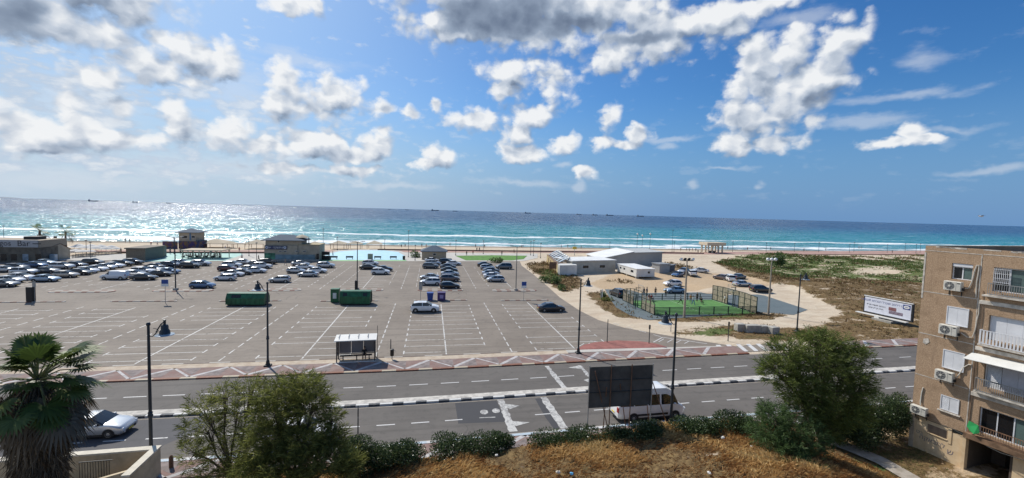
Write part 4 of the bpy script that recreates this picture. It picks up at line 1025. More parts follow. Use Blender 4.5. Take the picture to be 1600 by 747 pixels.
# ---------------------------------------------------------------- promenade lamps
plist = [(6,371,349),(142,407,379),(135,398,376),(272,397,372),(389,400,374),(401,408,380),(505,399,358),(527,391,371),(601,388,374),(638,402,361),(648.5,407,384),(712,399,376),(755,397,377),(829,399,378),(833.5,400,376),(844.5,403.5,381),(897.5,399,379),(952.5,392,378),(995,391,364),(1003,390,366),(1015,391.5,364),(1050,392.5,359),(1053,392.5,377),(1095,393,377),(1144.5,393.5,377),(1197,394,379),(1241,394,379),(1279,394,378),(1327,395,380),(1334,394,377),(1386,395.5,381),(1414,395,379),(1431,396.5,381),(1437.5,395,379.5)]
ordn = ['leftmost', 'second', 'third', 'fourth', 'fifth', 'sixth', 'seventh', 'eighth', 'ninth', 'tenth', 'eleventh', 'twelfth', 'thirteenth', 'fourteenth', 'fifteenth', 'sixteenth', 'seventeenth']
near_of = {6:'at the left edge above the bar roof',142:'by the brown hut, in front of the sunshades',135:'behind the post before the white sunshades',272:'above the low graffiti wall left of the lifeguard house',389:'behind the people right of the shaded pergola',401:'just left of the lifeguard station wall',505:'tall, beside the black kiosk',527:'on the far edge of the blue floor',601:'behind the middle of the blue floor',638:'tall, at the right end of the blue floor',648.5:'short, beside the dark bush left of the small hut',712:'just right of the small hut roof',755:'behind the lawn, left half',829:'thin, right of the lawn with a twin beside it',833.5:'thicker, right of the lawn with a twin beside it',844.5:'in front of the two twin posts right of the lawn',897.5:'with a yellow box, behind the solar panels',952.5:'above the long flat roofed house',995:'first of the two tall lit-headed posts behind the hall',1003:'with a white globe, second behind the hall',1015:'with a white globe, just right of the other globe',1050:'the tallest thin mast right of the hall',1053:'short, next to the tallest thin mast',1095:'left of the cream arched pavilion'}
k_r = 0
for i, (px_, py_, t_) in enumerate(plist):
    g = G(px_, py_); h = HT(g, t_); 
    if px_ in near_of: lb = 'beach lamp post '+near_of[px_]
    else:
        lb = 'beach lamp post behind the scrub, %s one right of the cream arched pavilion' % (ordn[k_r] if k_r else 'first'); k_r += 1
    r = empty('promenade_lamp', (g.x, g.y, gh(g.x, g.y)), 0, lb, 'lamp post', 'lamp posts along the beach promenade')
    b = MB(); b.lathe([(.16, 0), (.16, .3), (.085, .4), (.055, h)], n=8); b.build('pole', M_POLE if px_ != 897.5 else M_GALV, r, True)
    if px_ in (1003, 1015, 995): b = MB(); b.ball((0, 0, h), .42, n=10, m=7); b.build('globe', M_LENS, r, True)
    elif px_ == 897.5: b = MB(); b.bbox(-.8, .8, -.15, .15, h-2.6, h-1.6, .04); b.build('yellow_box', plain('yellow_paint', (0.6, 0.45, 0.06), 0.6), r)
    else: b = MB(); b.lathe([(.05, h-.05), (.28, h), (.34, h+.12), (.12, h+.28), (.03, h+.34)], n=10); b.build('lamp_head', M_POLE, r, True)

# ---------------------------------------------------------------- signs, bins, containers
def sign_post(px_, py_, top, label, plate=None, w_=.55, hh=.6, cat='road sign', col=M_BLUEB, rz=0):
    g = G(px_, py_); h = HT(g, top); r = empty('sign_post', (g.x, g.y, max(gh(g.x, g.y), 0)), rz, label, cat)
    b = MB(); b.tube((0, 0, 0), (0, 0, h), .038, .038, 8); b.build('pole', M_GALV, r, True)
    if plate is not None:
        b = MB(); b.bbox(-w_/2, w_/2, -.06, -.03, h-hh, h, .01); p = b.build('sign_plate', plate, r)
        b = MB(); b.box(-w_/2+.05, w_/2-.05, -.066, -.0605, h-hh*.62, h-.05); q = b.build('sign_face', col, p)
    return r
sign_post(258.5, 473.5, 436.5, 'blue and white parking sign left of the tall lot pole', M_WHITE, 1.05, .75+.4)
sign_post(818, 471, 440, 'blue and white parking sign right of the pale lot pole', M_WHITE, .95, 1.2)
sign_post(657, 471, 440, 'grey backed sign on a pole left of the blue container', M_GALV, .6, 1.5, col=M_GALV)
sign_post(54.5, 472, 440, 'sign pole beside the black bin on the left of the lot', M_GALV, .5, .9, col=M_GALV)
s573 = empty('road_sign', (-4.5, 29.7, 0.12), 0, 'round traffic sign seen edge-on on the near pavement', 'road sign')
b = MB(); b.tube((0, 0, 0), (0, 0, 3.15), .04, .04, 8); b.build('pole', M_POLE, s573, True)
b = MB(); b.M = Matrix.Rotation(R_(8), 4, 'Z'); b.lathe([(.30, -.02), (.30, .02)], (0, 0, 2.8), 20, 'x'); b.lathe([(.30, -.02), (.30, .02)], (0, 0, 2.15), 20, 'x'); b.build('sign_disc', M_POLE, s573)
for px_, py_, t_, lb in ((948.5, 536, 499, 'dark slender post at the edge of the red island'), (1014, 538, 508, 'dark post with a small head at the right end of the red island'), (1137.5, 533, 503, 'dark post beside the concrete blocks'), (1048, 518, 503, 'short pale post on the sand, left of the bell-headed lamp'), (610.5, 545, 530, 'thin post behind the litter bin')):
    g = G(px_, py_); h = HT(g, t_); r = empty('marker_post', (g.x, g.y, 0.0), 0, lb, 'post')
    b = MB(); b.tube((0, 0, 0), (0, 0, h), .06, .045, 8); b.build('pole', M_POLE if '1048' not in str(px_) else M_GALV, r, True)
    if px_ in (1014, 1137.5): b = MB(); b.lathe([(.05, h-.55), (.11, h-.5), (.11, h-.02), (.05, h+.04)], n=10); b.build('head', M_DARK, r, True)
g = G(48.5, 472); r = empty('waste_bin', (g.x, g.y, .13), 0, 'tall black bin on the kerb island at far left of the lot', 'bin')
b = MB(); b.bbox(-.45, .45, -.35, .35, 0, 2.3, .05); b.build('body', M_BLK, r); b = MB(); b.box(-.32, .32, -.362, -.352, 1.5, 1.9); b.build('slot', M_DARK, r)
g = G(612.5, 563); r = empty('litter_bin', (g.x, g.y, .11), 0, 'black litter bin on a post right of the bus shelter', 'bin')
b = MB(); b.tube((0, 0, 0), (0, 0, .5), .04); b.build('leg', M_DARK, r); b = MB(); b.lathe([(.17, .38), (.20, .45), (.20, 1.0), (.21, 1.02), (.19, 1.1), (.06, 1.14)], n=14); b.build('body', M_BLK, r, True)
g = G(556, 456); r = empty('control_cabinet', (g.x-.1, g.y+1.2, .13), 0, 'black cabinet column beside the tall pole behind the right green container', 'cabinet')
b = MB(); b.bbox(-.28, .28, -.2, .2, 0, 1.9, .03); b.build('body', M_BLK, r); b = MB(); b.box(-.22, .22, -.212, -.202, .2, 1.7); b.build('door', M_DARK, r)

def dumpster(px0, px1, py, top, label, openings):
    a = G(px0, py); c = G(px1, py); Lh = (c-a).length/2; m = (a+c)/2; h = HT((m.x, m.y), top)-.1; ang = math.atan2(c.y-a.y, c.x-a.x)
    r = empty('roll_off_container', (m.x, m.y+1.1, 0.01), ang, label, 'waste container', 'long green waste containers')
    D = 1.1; b = MB(); pr = [(-D, .22), (D, .22), (D, h*.62), (D*.62, h), (-D*.62, h), (-D, h*.62)]
    vs = [(-Lh, y, z) for y, z in pr]+[(Lh, y, z) for y, z in pr]
    b._add(vs, [tuple(range(5, -1, -1)), tuple(range(6, 12))]+[(i, (i+1) % 6, 6+(i+1) % 6, 6+i) for i in range(6)])
    body = b.build('body', M_GREENB, r)
    bm = bmesh.new(); bm.from_mesh(body.data); bmesh.ops.recalc_face_normals(bm, faces=bm.faces[:]); bm.to_mesh(body.data); bm.free()
    for x in np.linspace(-Lh+.05, Lh-.05, 9):
        q = MB(); q.box(x-.05, x+.05, -D-.05, -D-.003, .25, h*.62); q.build('rib', M_GREENB, r)
    b = MB(); b.box(-Lh+.1, Lh-.1, -D*.7, -D*.5, .02, .22); b.build('skid', M_DARK, r); b = MB(); b.box(-Lh+.1, Lh-.1, D*.5, D*.7, .02, .22); b.build('skid', M_DARK, r)
    for (u0, u1) in openings:
        x0, x1 = -Lh+2*Lh*u0, -Lh+2*Lh*u1; y0, z0 = -D-.004, h*.62; y1, z1 = -D*.62, h; f0, f1 = .12, .72
        q = MB(); q._add([(x0, y0+(y1-y0)*f0-.012, z0+(z1-z0)*f0+.012), (x1, y0+(y1-y0)*f0-.012, z0+(z1-z0)*f0+.012), (x1, y0+(y1-y0)*f1-.012, z0+(z1-z0)*f1+.012), (x0, y0+(y1-y0)*f1-.012, z0+(z1-z0)*f1+.012)], [(0, 1, 2, 3)]); q.build('hatch_opening', M_WINB, r)
    q = MB(); q.box(Lh+.003, Lh+.12, -D*.5, D*.5, .5, .62); q.box(Lh+.003, Lh+.1, -.08, .08, .3, h*.9); q.build('tow_frame', M_DARK, r)
    return r
dumpster(353, 413.5, 478.3, 458.5, 'long green waste container on the left, above the bell-headed lamp', [(.14, .38)])
dumpster(531, 578.5, 477, 455, 'long green waste container on the right, beside the tall green bin', [(.10, .24), (.76, .90)])
def box_container(px0, px1, py, top, label, name, m, mark=None, taper=0.0, depth=1.6):
    a = G(px0, py); c = G(px1, py); w_ = (c-a).length/2; m_ = (a+c)/2; h = HT((m_.x, m_.y), top)-.05; r = empty(name, (m_.x, m_.y+depth/2, .01), 0, label, 'recycling bin')
    b = MB(); t = taper; vs = [(-w_+t, -depth/2+t, .08), (w_-t, -depth/2+t, .08), (w_-t, depth/2-t, .08), (-w_+t, depth/2-t, .08), (-w_, -depth/2, h-.1), (w_, -depth/2, h-.1), (w_, depth/2, h-.1), (-w_, depth/2, h-.1)]
    b._add(vs, [(0,3,2,1),(4,5,6,7),(0,1,5,4),(1,2,6,5),(2,3,7,6),(3,0,4,7)]); b.build('body', m, r)
    b = MB(); b.bbox(-w_-.04, w_+.04, -depth/2-.04, depth/2+.04, h-.098, h, .03); b.build('lid', m if not mark or mark != 'paper' else m, r)
    if mark: q = MB(); q.box(-w_*.45, w_*.45, -depth/2-.012, -depth/2-.003, h*.30, h*.72); q.build('label', M_WHITE if mark == 'paper' else plain('lilac_print', (0.35, 0.28, 0.5), 0.5), r)
    return r
box_container(516.5, 529, 473, 451.5, 'tall green clothes bin with a white notice, left of the right green container', 'recycling_bin', M_GREENB, 'paper', depth=1.2)
box_container(667, 677, 470.5, 457.5, 'blue recycling container above the lone white off-roader', 'recycling_bin', M_BLUEB, None, .12, 1.2)
box_container(683.5, 696, 470.5, 457, 'purple recycling container right of the blue one', 'recycling_bin', M_PURP, 'lilac', 0, 1.2)

# ---------------------------------------------------------------- bus shelter
g = G(524.5, 569.5); g2 = G(586.5, 566.3); SW = (g2-g).length; ang = math.atan2(g2.y-g.y, g2.x-g.x)
sh = SHELTER = empty('bus_shelter', (g.x, g.y, .12), ang, 'bus shelter with a white roof and tinted panels on the far pavement', 'bus shelter')
for x, y in ((.08, .05), (SW-.08, .05), (.08, 1.35), (SW-.08, 1.35)): b = MB(); b.box(x-.05, x+.05, y-.05, y+.05, 0, 2.35); b.build('post', M_DARK, sh)
b = MB(); b._add([(-.12,-.35,2.36),(SW+.1,-.35,2.36),(SW+.1,1.5,2.50),(-.12,1.5,2.50),(-.12,-.35,2.44),(SW+.1,-.35,2.44),(SW+.1,1.5,2.60),(-.12,1.5,2.60)], [(0,3,2,1),(4,5,6,7),(0,1,5,4),(1,2,6,5),(2,3,7,6),(3,0,4,7)]); rf = b.build('roof', M_OFFW, sh)
for k in range(4): q = MB(); q.box(.2+k*SW/4.1, .26+k*SW/4.1, .2, 1.5, 2.62, 2.66); q.build('roof_rib', M_GALV, rf)
M_TINT = mat('tinted_panel', lambda t, b, p, m: (b.inputs['Base Color'].__setattr__('default_value', (0.22, 0.22, 0.235, 1)), b.inputs['Roughness'].__setattr__('default_value', 0.25), b.inputs['Alpha'].__setattr__('default_value', 0.93)))
for k in range(3): x0 = .14+k*(SW-.2)/3; q = MB(); q.box(x0+.02, x0+(SW-.28)/3, 1.32, 1.345, .62, 2.30); q.build('glass_panel', M_TINT, sh)
for x in (.05, SW-.06): q = MB(); q.box(x-.01, x+.01, .12, 1.28, .5, 2.3); q.build('side_panel', M_TINT, sh)
b = MB(); b.box(.1, SW-.1, 1.30, 1.40, .50, .58); b.build('rail', M_DARK, sh); b = MB(); b.box(.3, SW-.4, .75, 1.15, .42, .48); b.build('bench_seat', M_DARK, sh)
for x in (.6, SW/2, SW-.7): q = MB(); q.box(x-.04, x+.04, .8, 1.1, 0, .42); q.build('bench_leg', M_DARK, sh)
b = MB(); b.tube((SW+.14, .9, 0), (SW+.14, .9, 3.6), .03, .025); b.build('mast', M_DARK, sh)
b = MB(); b.box(-.02, SW, -.02, .09, .0, .06); b.build('sill', M_WHITE, sh)

# ---------------------------------------------------------------- dark signboard seen from behind, on props
def PV(px_, py_, Y): 
    """point seen at a pixel on the vertical plane Y = const"""
    d = ray(px_, py_); t = Y/d.y; return Vector((d.x*t, Y, CH+d.z*t))
BY = 27.2
q0, q1, q2, q3 = PV(921, 574, BY+.5), PV(1021, 570, BY), PV(1017, 632, BY), PV(918.5, 638, BY+.5)
sb = empty('signboard', (q3.x, BY+.5, gh(q3.x, BY)), 0, 'big dark signboard seen from behind, on slanting props in the dry grass', 'signboard')
sb_o = sb.location.copy()
def loc(v): return tuple(Vector(v)-sb_o)
b = MB(); nrm = Vector((0, .06, 0)); vs = [loc(v) for v in (q0, q1, q2, q3)]+[loc(v+nrm) for v in (q0, q1, q2, q3)]
b._add(vs, [(0,1,2,3),(7,6,5,4),(0,4,5,1),(1,5,6,2),(2,6,7,3),(3,7,4,0)]); 
M_BOARD = plain('weathered_dark_board', (0.062, 0.060, 0.055), 0.8, var=0.3, scale=1.1); b.build('panel', M_BOARD, sb)
for u in (.0, .34, .66, .99):
    p = q3.lerp(q2, u); t_ = q0.lerp(q1, u); q = MB(); gx = p.x; gz = gh(p.x, BY+.1)
    q.tube(loc((p.x, p.y-.06, gz)), loc((t_.x, t_.y-.06, t_.z+.12)), .035, .035, 6); q.build('upright', M_GALV if u in (0, .99) else M_BRN, sb)
for v_ in (.33, .62): q = MB(); q.tube(loc(q0.lerp(q3, v_)+Vector((0, -.045, 0))), loc(q1.lerp(q2, v_)+Vector((0, -.045, 0))), .022, .022, 6); q.build('cross_rail', M_DARK, sb)
for (tx, ty, bx_, by_) in ((930, 580, 956, 688), (948, 605, 941, 678), (969, 600, 981, 676), (1007, 585, 1016, 667), (1014, 580, 1045, 687)):
    t_ = PV(tx, ty, BY+.1); bt = G(bx_, by_, .6); bt.z = gh(bt.x, bt.y) ; q = MB(); q.tube(loc(t_), loc(bt), .032, .03, 6); q.build('prop', M_BRN, sb)

# ---------------------------------------------------------------- advertising billboard behind the road
ga = G(1388, 503.5); BYY = ga.y
def PW(px_, py_): 
    """onto the billboard's own vertical plane"""
    nn = Vector((-0.998, -0.07, 0)).normalized(); d = ray(px_, py_); o = Vector((0, 0, CH)); t = (Vector((ga.x, ga.y, 0))-o).dot(nn)/d.dot(nn); return o+d*t
c0, c1 = PW(1353, 463), PW(1425.5, 477); c3, c2 = PW(1353, 487), PW(1425.5, 500)
bb = empty('billboard', (ga.x, ga.y, gh(ga.x, ga.y)), 0, 'white advertising billboard on one brown post beside the brick building', 'billboard')
o_ = bb.location.copy(); ux = Vector((c1.x-c0.x, c1.y-c0.y, 0)); BW = ux.length; ux.normalize(); BH = ((c0.z-c3.z)+(c1.z-c2.z))/2; zb_ = (c3.z+c2.z)/2-o_.z; rzb = math.atan2(ux.y, ux.x)
mid = (c0+c1)/2-o_; fr = Matrix.Translation((mid.x, mid.y, 0)) @ Matrix.Rotation(rzb, 4, 'Z')
def bbp(name, box_, m, par=None):
    q = MB(); q.M = fr; q.box(*box_); return q.build(name, m, par or bb)
M_ADV = plain('white_poster_print', (0.66, 0.68, 0.76), 0.5, var=0.05); M_INK = plain('dark_blue_print', (0.015, 0.04, 0.20), 0.5); M_INK2 = plain('black_print', (0.02, 0.02, 0.03), 0.5)
bbp('frame', (-BW/2-.2, BW/2+.2, -.10, .25, zb_-.25, zb_+BH+.12), M_DARK)
pan = bbp('poster', (-BW/2, BW/2, -.13, -.103, zb_, zb_+BH), M_ADV)
bbp('rim', (-BW/2-.2, BW/2+.2, -.14, .0, zb_+BH+.123, zb_+BH+.26), M_WHITE); bbp('catwalk', (-BW/2-1.0, BW/2-.2, -.8, -.10, zb_-.42, zb_-.30), M_OFFW)
bbp('small_notice', (-BW*.14-.35, -BW*.14+.35, -.84, -.81, zb_-1.05, zb_-.30), M_WHITE); bbp('post', (-.35, .35, .0, .5, 0, zb_-.25), M_BRN); bbp('footing', (-1.5, 1.5, -1.2, 1.4, -.2, .3), M_CONCB)
def bbtext(s, size, x, z, m, y=-.135):
    v = fr @ Vector((x, y, z)); return text_mesh('lettering', s, size, m, pan, v, (R_(90), 0, rzb))
bbtext('הזדמנות אחרונה לרכוש במחיר טוב', BH*.20, -BW*.10, zb_+BH*.80, M_INK)
bbtext('דירות חדשות בשכונה', BH*.14, -BW*.24, zb_+BH*.52, M_INK2); bbtext('ממש על קו החוף', BH*.14, -BW*.24, zb_+BH*.33, M_INK2)
bbp('emblem', (BW*.335, BW*.48, -.150, -.136, zb_+BH*.64, zb_+BH*.94), M_INK, pan)
q = MB(); v = fr @ Vector((BW*.4075, -.156, zb_+BH*.79)); q.M = Matrix.Translation(v) @ Matrix.Rotation(rzb, 4, 'Z') @ Matrix.Rotation(R_(90), 4, 'X'); q._add([(BW*.060*math.cos(a), BH*.105*math.sin(a), 0) for a in np.linspace(0, 6.283, 24, endpoint=False)], [tuple(range(24))]); q.build('emblem_oval', M_WHITE, pan)
bbtext('נווה', BH*.12, BW*.4075, zb_+BH*.79, M_INK, -.162)
M_PIC = plain('reddish_picture_print', (0.20, 0.085, 0.09), 0.6, var=0.5, scale=2); M_PIC2 = plain('mauve_picture_print', (0.20, 0.16, 0.20), 0.6, var=0.5, scale=2)
bbp('picture', (BW*.04, BW*.20, -.146, -.136, zb_+BH*.38, zb_+BH*.60), M_PIC, pan); bbp('picture', (BW*.05, BW*.34, -.152, -.148, zb_+BH*.17, zb_+BH*.36), M_PIC2, pan)

# ---------------------------------------------------------------- concrete blocks and litter
for i, (x0, x1, yb, t_, lb) in enumerate(((1153, 1166, 518, 506, 'leftmost short concrete block beside the road'), (1167.5, 1190, 519.5, 508, 'long concrete block second from the left beside the road'), (1191, 1204, 520, 509, 'dark concrete block third from the left beside the road'), (1205, 1219, 522, 511, 'tilted concrete block at the right end of the row'))):
    a = G(x0, yb); c = G(x1, yb); h = HT(a, t_); q = MB(); q.M = Matrix.Translation(((a.x+c.x)/2, (a.y+c.y)/2+.5, gh(a.x, a.y)-.05)) @ Matrix.Rotation(math.atan2(c.y-a.y, c.x-a.x)+(.25 if i == 3 else 0), 4, 'Z'); w_ = (c-a).length/2
    q.bbox(-w_, w_, -.5, .5, 0, h, .04); tag(q.build('concrete_block', M_CONCB), lb, 'concrete block', 'concrete blocks by the roadside')
for (px_, py_, c_, s_, lb) in ((872, 743, (.70, .62, .5), .28, 'pale crumpled carton in the dry grass at the bottom'), (893, 745, (.10, .38, .62), .25, 'bright blue rag in the dry grass at the bottom'), (1108, 744, (.75, .70, .62), .22, 'white bottle in the dry grass at the bottom'), (1129, 688, (.8, .78, .72), .25, 'white scrap on top of the bank left of the tamarisk bush'), (1174, 701, (.8, .8, .8), .16, 'small white paper scrap on the bank below the bushes'), (776, 716, (.78, .74, .66), .2, 'white scrap below the bushes in the middle'), (1333, 683, (.85, .83, .8), .22, 'white bag beside the gravel path'), (1400, 667, (.8, .8, .78), .22, 'white bag under the hedge by the building'), (1219, 702, (.8, .78, .7), .12, 'tiny scrap on the bank at the foot of the tamarisk')):
    z = .6
    for _ in range(4): g = G(px_, py_, z); z = gh(g.x, g.y)
    s_ *= .72; q = MB(); q.ball((0, 0, s_*.35), s_*.7, s_*.5, s_*.4, 9, 6)
    q.v = [(v[0]+rnd.uniform(-.2, .2)*s_, v[1]+rnd.uniform(-.2, .2)*s_, v[2]+rnd.uniform(-.12, .12)*s_) for v in q.v]
    o = q.build('litter', plain('litter_%d' % (px_*10), c_, 0.7), None, False, (g.x, g.y, z+.12), rnd.uniform(0, 3)); tag(o, lb, 'litter')
# ---------------------------------------------------------------- beach buildings
def ortho(px0, px1, py):
    """front edge of a building read off the photograph: its left and right foot"""
    a = G(px0, py[0] if isinstance(py, tuple) else py); c = G(px1, py[1] if isinstance(py, tuple) else py); return a, c
def bld(name, px0, px1, py, label, cat='building'):
    a, c = ortho(px0, px1, py); r = empty(name, (a.x, min(a.y, c.y), 0), 0, label, cat); return r, c.x-a.x, (a+c)/2
def win(b_, x0, x1, z0, z1, y=-.02, name='window', m=None, par=None):
    q = MB(); q.box(x0, x1, y-.02, y+.015, z0, z1); f = q.build(name, M_OFFW, par); q = MB(); q.box(x0+.08, x1-.08, y-.035, y-.022, z0+.08, z1-.08); q.build('pane', m or M_WINB, f); return f
# station with the hipped blue roof and the sign
r, Wd, m_ = bld('lifeguard_station', 413, 500, 407.5, 'two storey beige beach station with a hipped blue roof and a dark blue sign')
H1 = HT(m_, 382.5); H2 = HT(m_, 376); HR = HT((m_.x, m_.y+4), 366.5); s_ = Wd/87.0
xa = 52*s_
b = MB(); b.box(0, xa, 0, 7, 0, H1-.2); b.box(1.0*s_*1, xa-6*s_+2, .5, 6.5, H1-.2, H2); b.build('wall', M_BEIGE, r)
b = MB(); b.box(xa+.003, Wd, 0.4, 7, 0, HT(m_, 382)-.2); b.build('annex_wall', M_BEIGE, r); b = MB(); b.box(xa, Wd+.1, .3, 7.1, HT(m_, 382)-.197, HT(m_, 382)+.05); b.build('annex_roof', plain('ochre_parapet', (0.40, 0.33, 0.20), 0.9), r)
b = MB(); b.hip(1.0*s_, xa-6*s_+2, .5, 6.5, H2+.1, HR-H2-.1, 1.0); b.build('roof', M_ROOFB, r)
z0, z1 = HT(m_, 389.8), HT(m_, 384); q = MB(); q.box(1.2*s_, 36*s_, -.12, -.003, z0, z1); sg_ = q.build('sign', plain('navy_sign', (0.012, 0.022, 0.085), 0.4), r)
text_mesh('lettering', 'חוף הקשתות', (z1-z0)*.80, M_WHITE, sg_, (18*s_, -.13, (z0+z1)/2), (R_(90), 0, 0), .006)
for xx in (4*s_, 32.5*s_):
    q = MB(); q.lathe([((z1-z0)*.36, -.02), ((z1-z0)*.36, .02)], (xx, -.145, (z0+z1)/2), 18, 'y'); e_ = q.build('emblem', M_WHITE, sg_)
    q = MB(); q.lathe([((z1-z0)*.17, -.02), ((z1-z0)*.17, .02)], (xx+(0 if xx < 9 else .25), -.17, (z0+z1)/2), 12, 'y'); q.build('emblem_centre', plain('mid_blue_print', (0.05, 0.12, 0.35), 0.5), e_)
for (u0, u1) in ((22.5, 28), (30, 35.5), (48.5, 54.5), (60, 65.5)): win(None, u0*s_, u1*s_, HT(m_, 393.5), HT(m_, 391.5), -.02 if u0 < 50 else .38, par=r)
win(None, 20*s_, 23*s_, HT(m_, 379.5), HT(m_, 376.5), .47, par=r)
q = MB(); q.box(.02, 17*s_, -.012, -.004, .3, 2.3); q.build('mural', plain('faded_green_mural', (0.10, 0.26, 0.16), 0.9, var=0.6, scale=0.8), r)
q = MB(); q.box(17.2*s_, 80*s_, -.010, -.004 if False else -.003, .3, 1.9); q.build('painted_dado', plain('faded_blue_dado', (0.20, 0.27, 0.29), 0.9, var=0.3, scale=0.5), r)
q = MB(); q.box(82*s_, 86*s_, .30, .397, 0, 2.2); q.build('door', M_WINB, r)
q = MB(); q.box(0, Wd, -.6, -.05, 0, .5); q.build('low_wall', M_CONCB, r)
g = G(462, 401); um = empty('roof_parasol', (r.location.x+55*s_, r.location.y+3, H1), 0, 'cream parasol on the flat roof of the beach station', 'parasol')
b = MB(); b.tube((0, 0, 0), (0, 0, 2.3), .05); b.build('pole', M_WHITE, um); b = MB(); b.lathe([(2.1, 2.1), (1.2, 2.55), (.05, 2.95)], n=8); b.build('canopy', M_TANF, um)
q = MB(); q.tube((0, 0, 0), (0, 0, 2.2), .12); tag(q.build('chimney_pipe', M_DARK, None, False, (r.location.x+66*s_, r.location.y+3, H1-.2)), 'black flue pipe on the flat roof of the beach station', 'flue')
# small hut with hipped roof
r, Wd, m_ = bld('beach_hut', 659, 697, 406, 'small square beige hut with a hipped blue roof beside the lawn')
Hh = HT(m_, 393.5); b = MB(); b.box(0, Wd, 0, 6.5, 0, Hh); b.build('wall', plain('sand_block_wall', (0.40, 0.32, 0.22), 0.9, var=0.15), r); b = MB(); b.hip(0, Wd, 0, 6.5, Hh+.2, HT((m_.x, m_.y+3), 384.5)-Hh, .45); b.build('roof', M_ROOFB, r)
win(None, Wd*.45, Wd*.58, Hh*.55, Hh*.85, par=r); b = MB(); b.tube((Wd*.58, 3, Hh), (Wd*.58, 3, HT((m_.x, m_.y+3), 377)), .06); b.build('mast', M_POLE, r)
q = MB(); q.box(Wd*.35, Wd*.55, -.4, -.003, 0, .9); q.build('crate_stand', M_WOOD, r)
# brown flat-roofed hut
r, Wd, m_ = bld('flat_hut', 197, 228, 407.5, 'low brown hut with a flat roof and slit windows left of the pergola')
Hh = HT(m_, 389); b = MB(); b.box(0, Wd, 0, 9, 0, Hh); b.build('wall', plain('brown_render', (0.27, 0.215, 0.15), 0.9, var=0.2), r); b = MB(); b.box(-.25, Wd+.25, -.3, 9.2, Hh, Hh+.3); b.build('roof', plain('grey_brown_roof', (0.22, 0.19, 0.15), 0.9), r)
g_end = G(248, 402); 
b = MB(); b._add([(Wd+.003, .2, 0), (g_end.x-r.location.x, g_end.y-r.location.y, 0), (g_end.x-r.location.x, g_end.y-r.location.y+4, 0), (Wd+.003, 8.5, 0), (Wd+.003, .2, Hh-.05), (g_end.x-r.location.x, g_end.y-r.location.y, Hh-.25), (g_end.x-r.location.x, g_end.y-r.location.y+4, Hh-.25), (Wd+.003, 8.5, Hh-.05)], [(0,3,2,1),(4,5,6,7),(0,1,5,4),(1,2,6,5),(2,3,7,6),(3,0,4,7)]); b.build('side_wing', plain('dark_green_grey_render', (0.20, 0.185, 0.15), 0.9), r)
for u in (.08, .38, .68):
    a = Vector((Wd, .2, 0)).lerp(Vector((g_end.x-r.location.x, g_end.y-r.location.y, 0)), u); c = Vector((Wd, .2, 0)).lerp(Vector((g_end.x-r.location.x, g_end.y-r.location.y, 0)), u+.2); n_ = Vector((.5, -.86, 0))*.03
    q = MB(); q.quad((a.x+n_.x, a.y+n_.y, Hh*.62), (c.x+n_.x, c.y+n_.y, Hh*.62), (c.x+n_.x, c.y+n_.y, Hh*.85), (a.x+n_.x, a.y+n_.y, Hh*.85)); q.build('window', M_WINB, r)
# lifeguard house on the sand
r, Wd, m_ = bld('lifeguard_house', 279, 313, 388.5, 'two storey lifeguard house with a grey roof and a colourful painted base')
H1 = HT(m_, 377); H2 = HT(m_, 363.5); HR = HT(m_, 357.5)
M_GRAF = mat('painted_graffiti_wall', lambda t, b, p, m: (t.put(b.inputs['Base Color'], t.cramp(t.noise(p, .45, 3, .6), [(0.30, (0.06, 0.05, 0.16)), (0.44, (0.12, 0.07, 0.12)), (0.50, (0.26, 0.15, 0.04)), (0.56, (0.05, 0.07, 0.16)), (0.75, (0.11, 0.07, 0.12))])), b.inputs['Roughness'].__setattr__('default_value', .9)))
b = MB(); b.box(0, Wd, 0, 6, 0, H1); b.build('painted_base', M_GRAF, r); b = MB(); b.box(0, Wd*.86, .3, 6, H1+.003, H2); up = b.build('upper_wall', M_BEIGE, r)
win(None, Wd*.14, Wd*.42, H1+1.0, H1+2.0, .28, par=r); win(None, Wd*.62, Wd*.80, H1+1.2, H1+2.0, .28, par=r); q = MB(); q.box(Wd*.52, Wd*.60, .25, .297, H1+.3, H2-.2); q.build('blue_panel', plain('blue_panel', (0.10, 0.20, 0.32), 0.7), r)
b = MB(); b.hip(0, Wd*.86, .3, 6, H2+.1, HR-H2, .9); b.build('roof', M_ROOFB, r)
b = MB(); b.box(Wd*.862, Wd*1.02, -.4, 5.5, H1+.003, H1+.2); b.build('balcony', M_ROOFB, r); q = MB(); q.tube((Wd*.9, -.3, H1+.2), (Wd*.9, -.3, H1+1.3), .04); q.tube((Wd*1.0, -.3, H1+.2), (Wd*1.0, -.3, H1+1.3), .04); q.tube((Wd*.87, -.3, H1+1.3), (Wd*1.02, -.3, H1+1.3), .04); q.build('balcony_rail', M_POLE, r)
a, c = ortho(254, 279, 388.5); q = MB(); q.box(a.x, c.x-.1, a.y, a.y+.4, 0, HT(a, 377)); tag(q.build('graffiti_wall', M_GRAF), 'low purple graffiti wall left of the lifeguard house', 'wall')
# shaded pergola
a, c = ortho(285, 347, 404.5); r = empty('shade_pergola', (a.x, a.y, .03), 0, 'flat roofed pergola full of seated people on the teal floor', 'pergola'); Wd = c.x-a.x; Hh = HT((a.x, a.y), 391.8)
b = MB(); b.box(-.4, Wd+.4, -.3, 6, Hh, Hh+.22); b.build('roof', M_TANF, r)
for i in range(8): q = MB(); x = Wd*i/7; q.box(x-.09, x+.09, 0, .18, 0, Hh); q.build('post', M_TANF, r)
for i in range(4): q = MB(); x = Wd*i/3; q.box(x-.09, x+.09, 5.4, 5.58, 0, Hh); q.build('post', M_TANF, r)
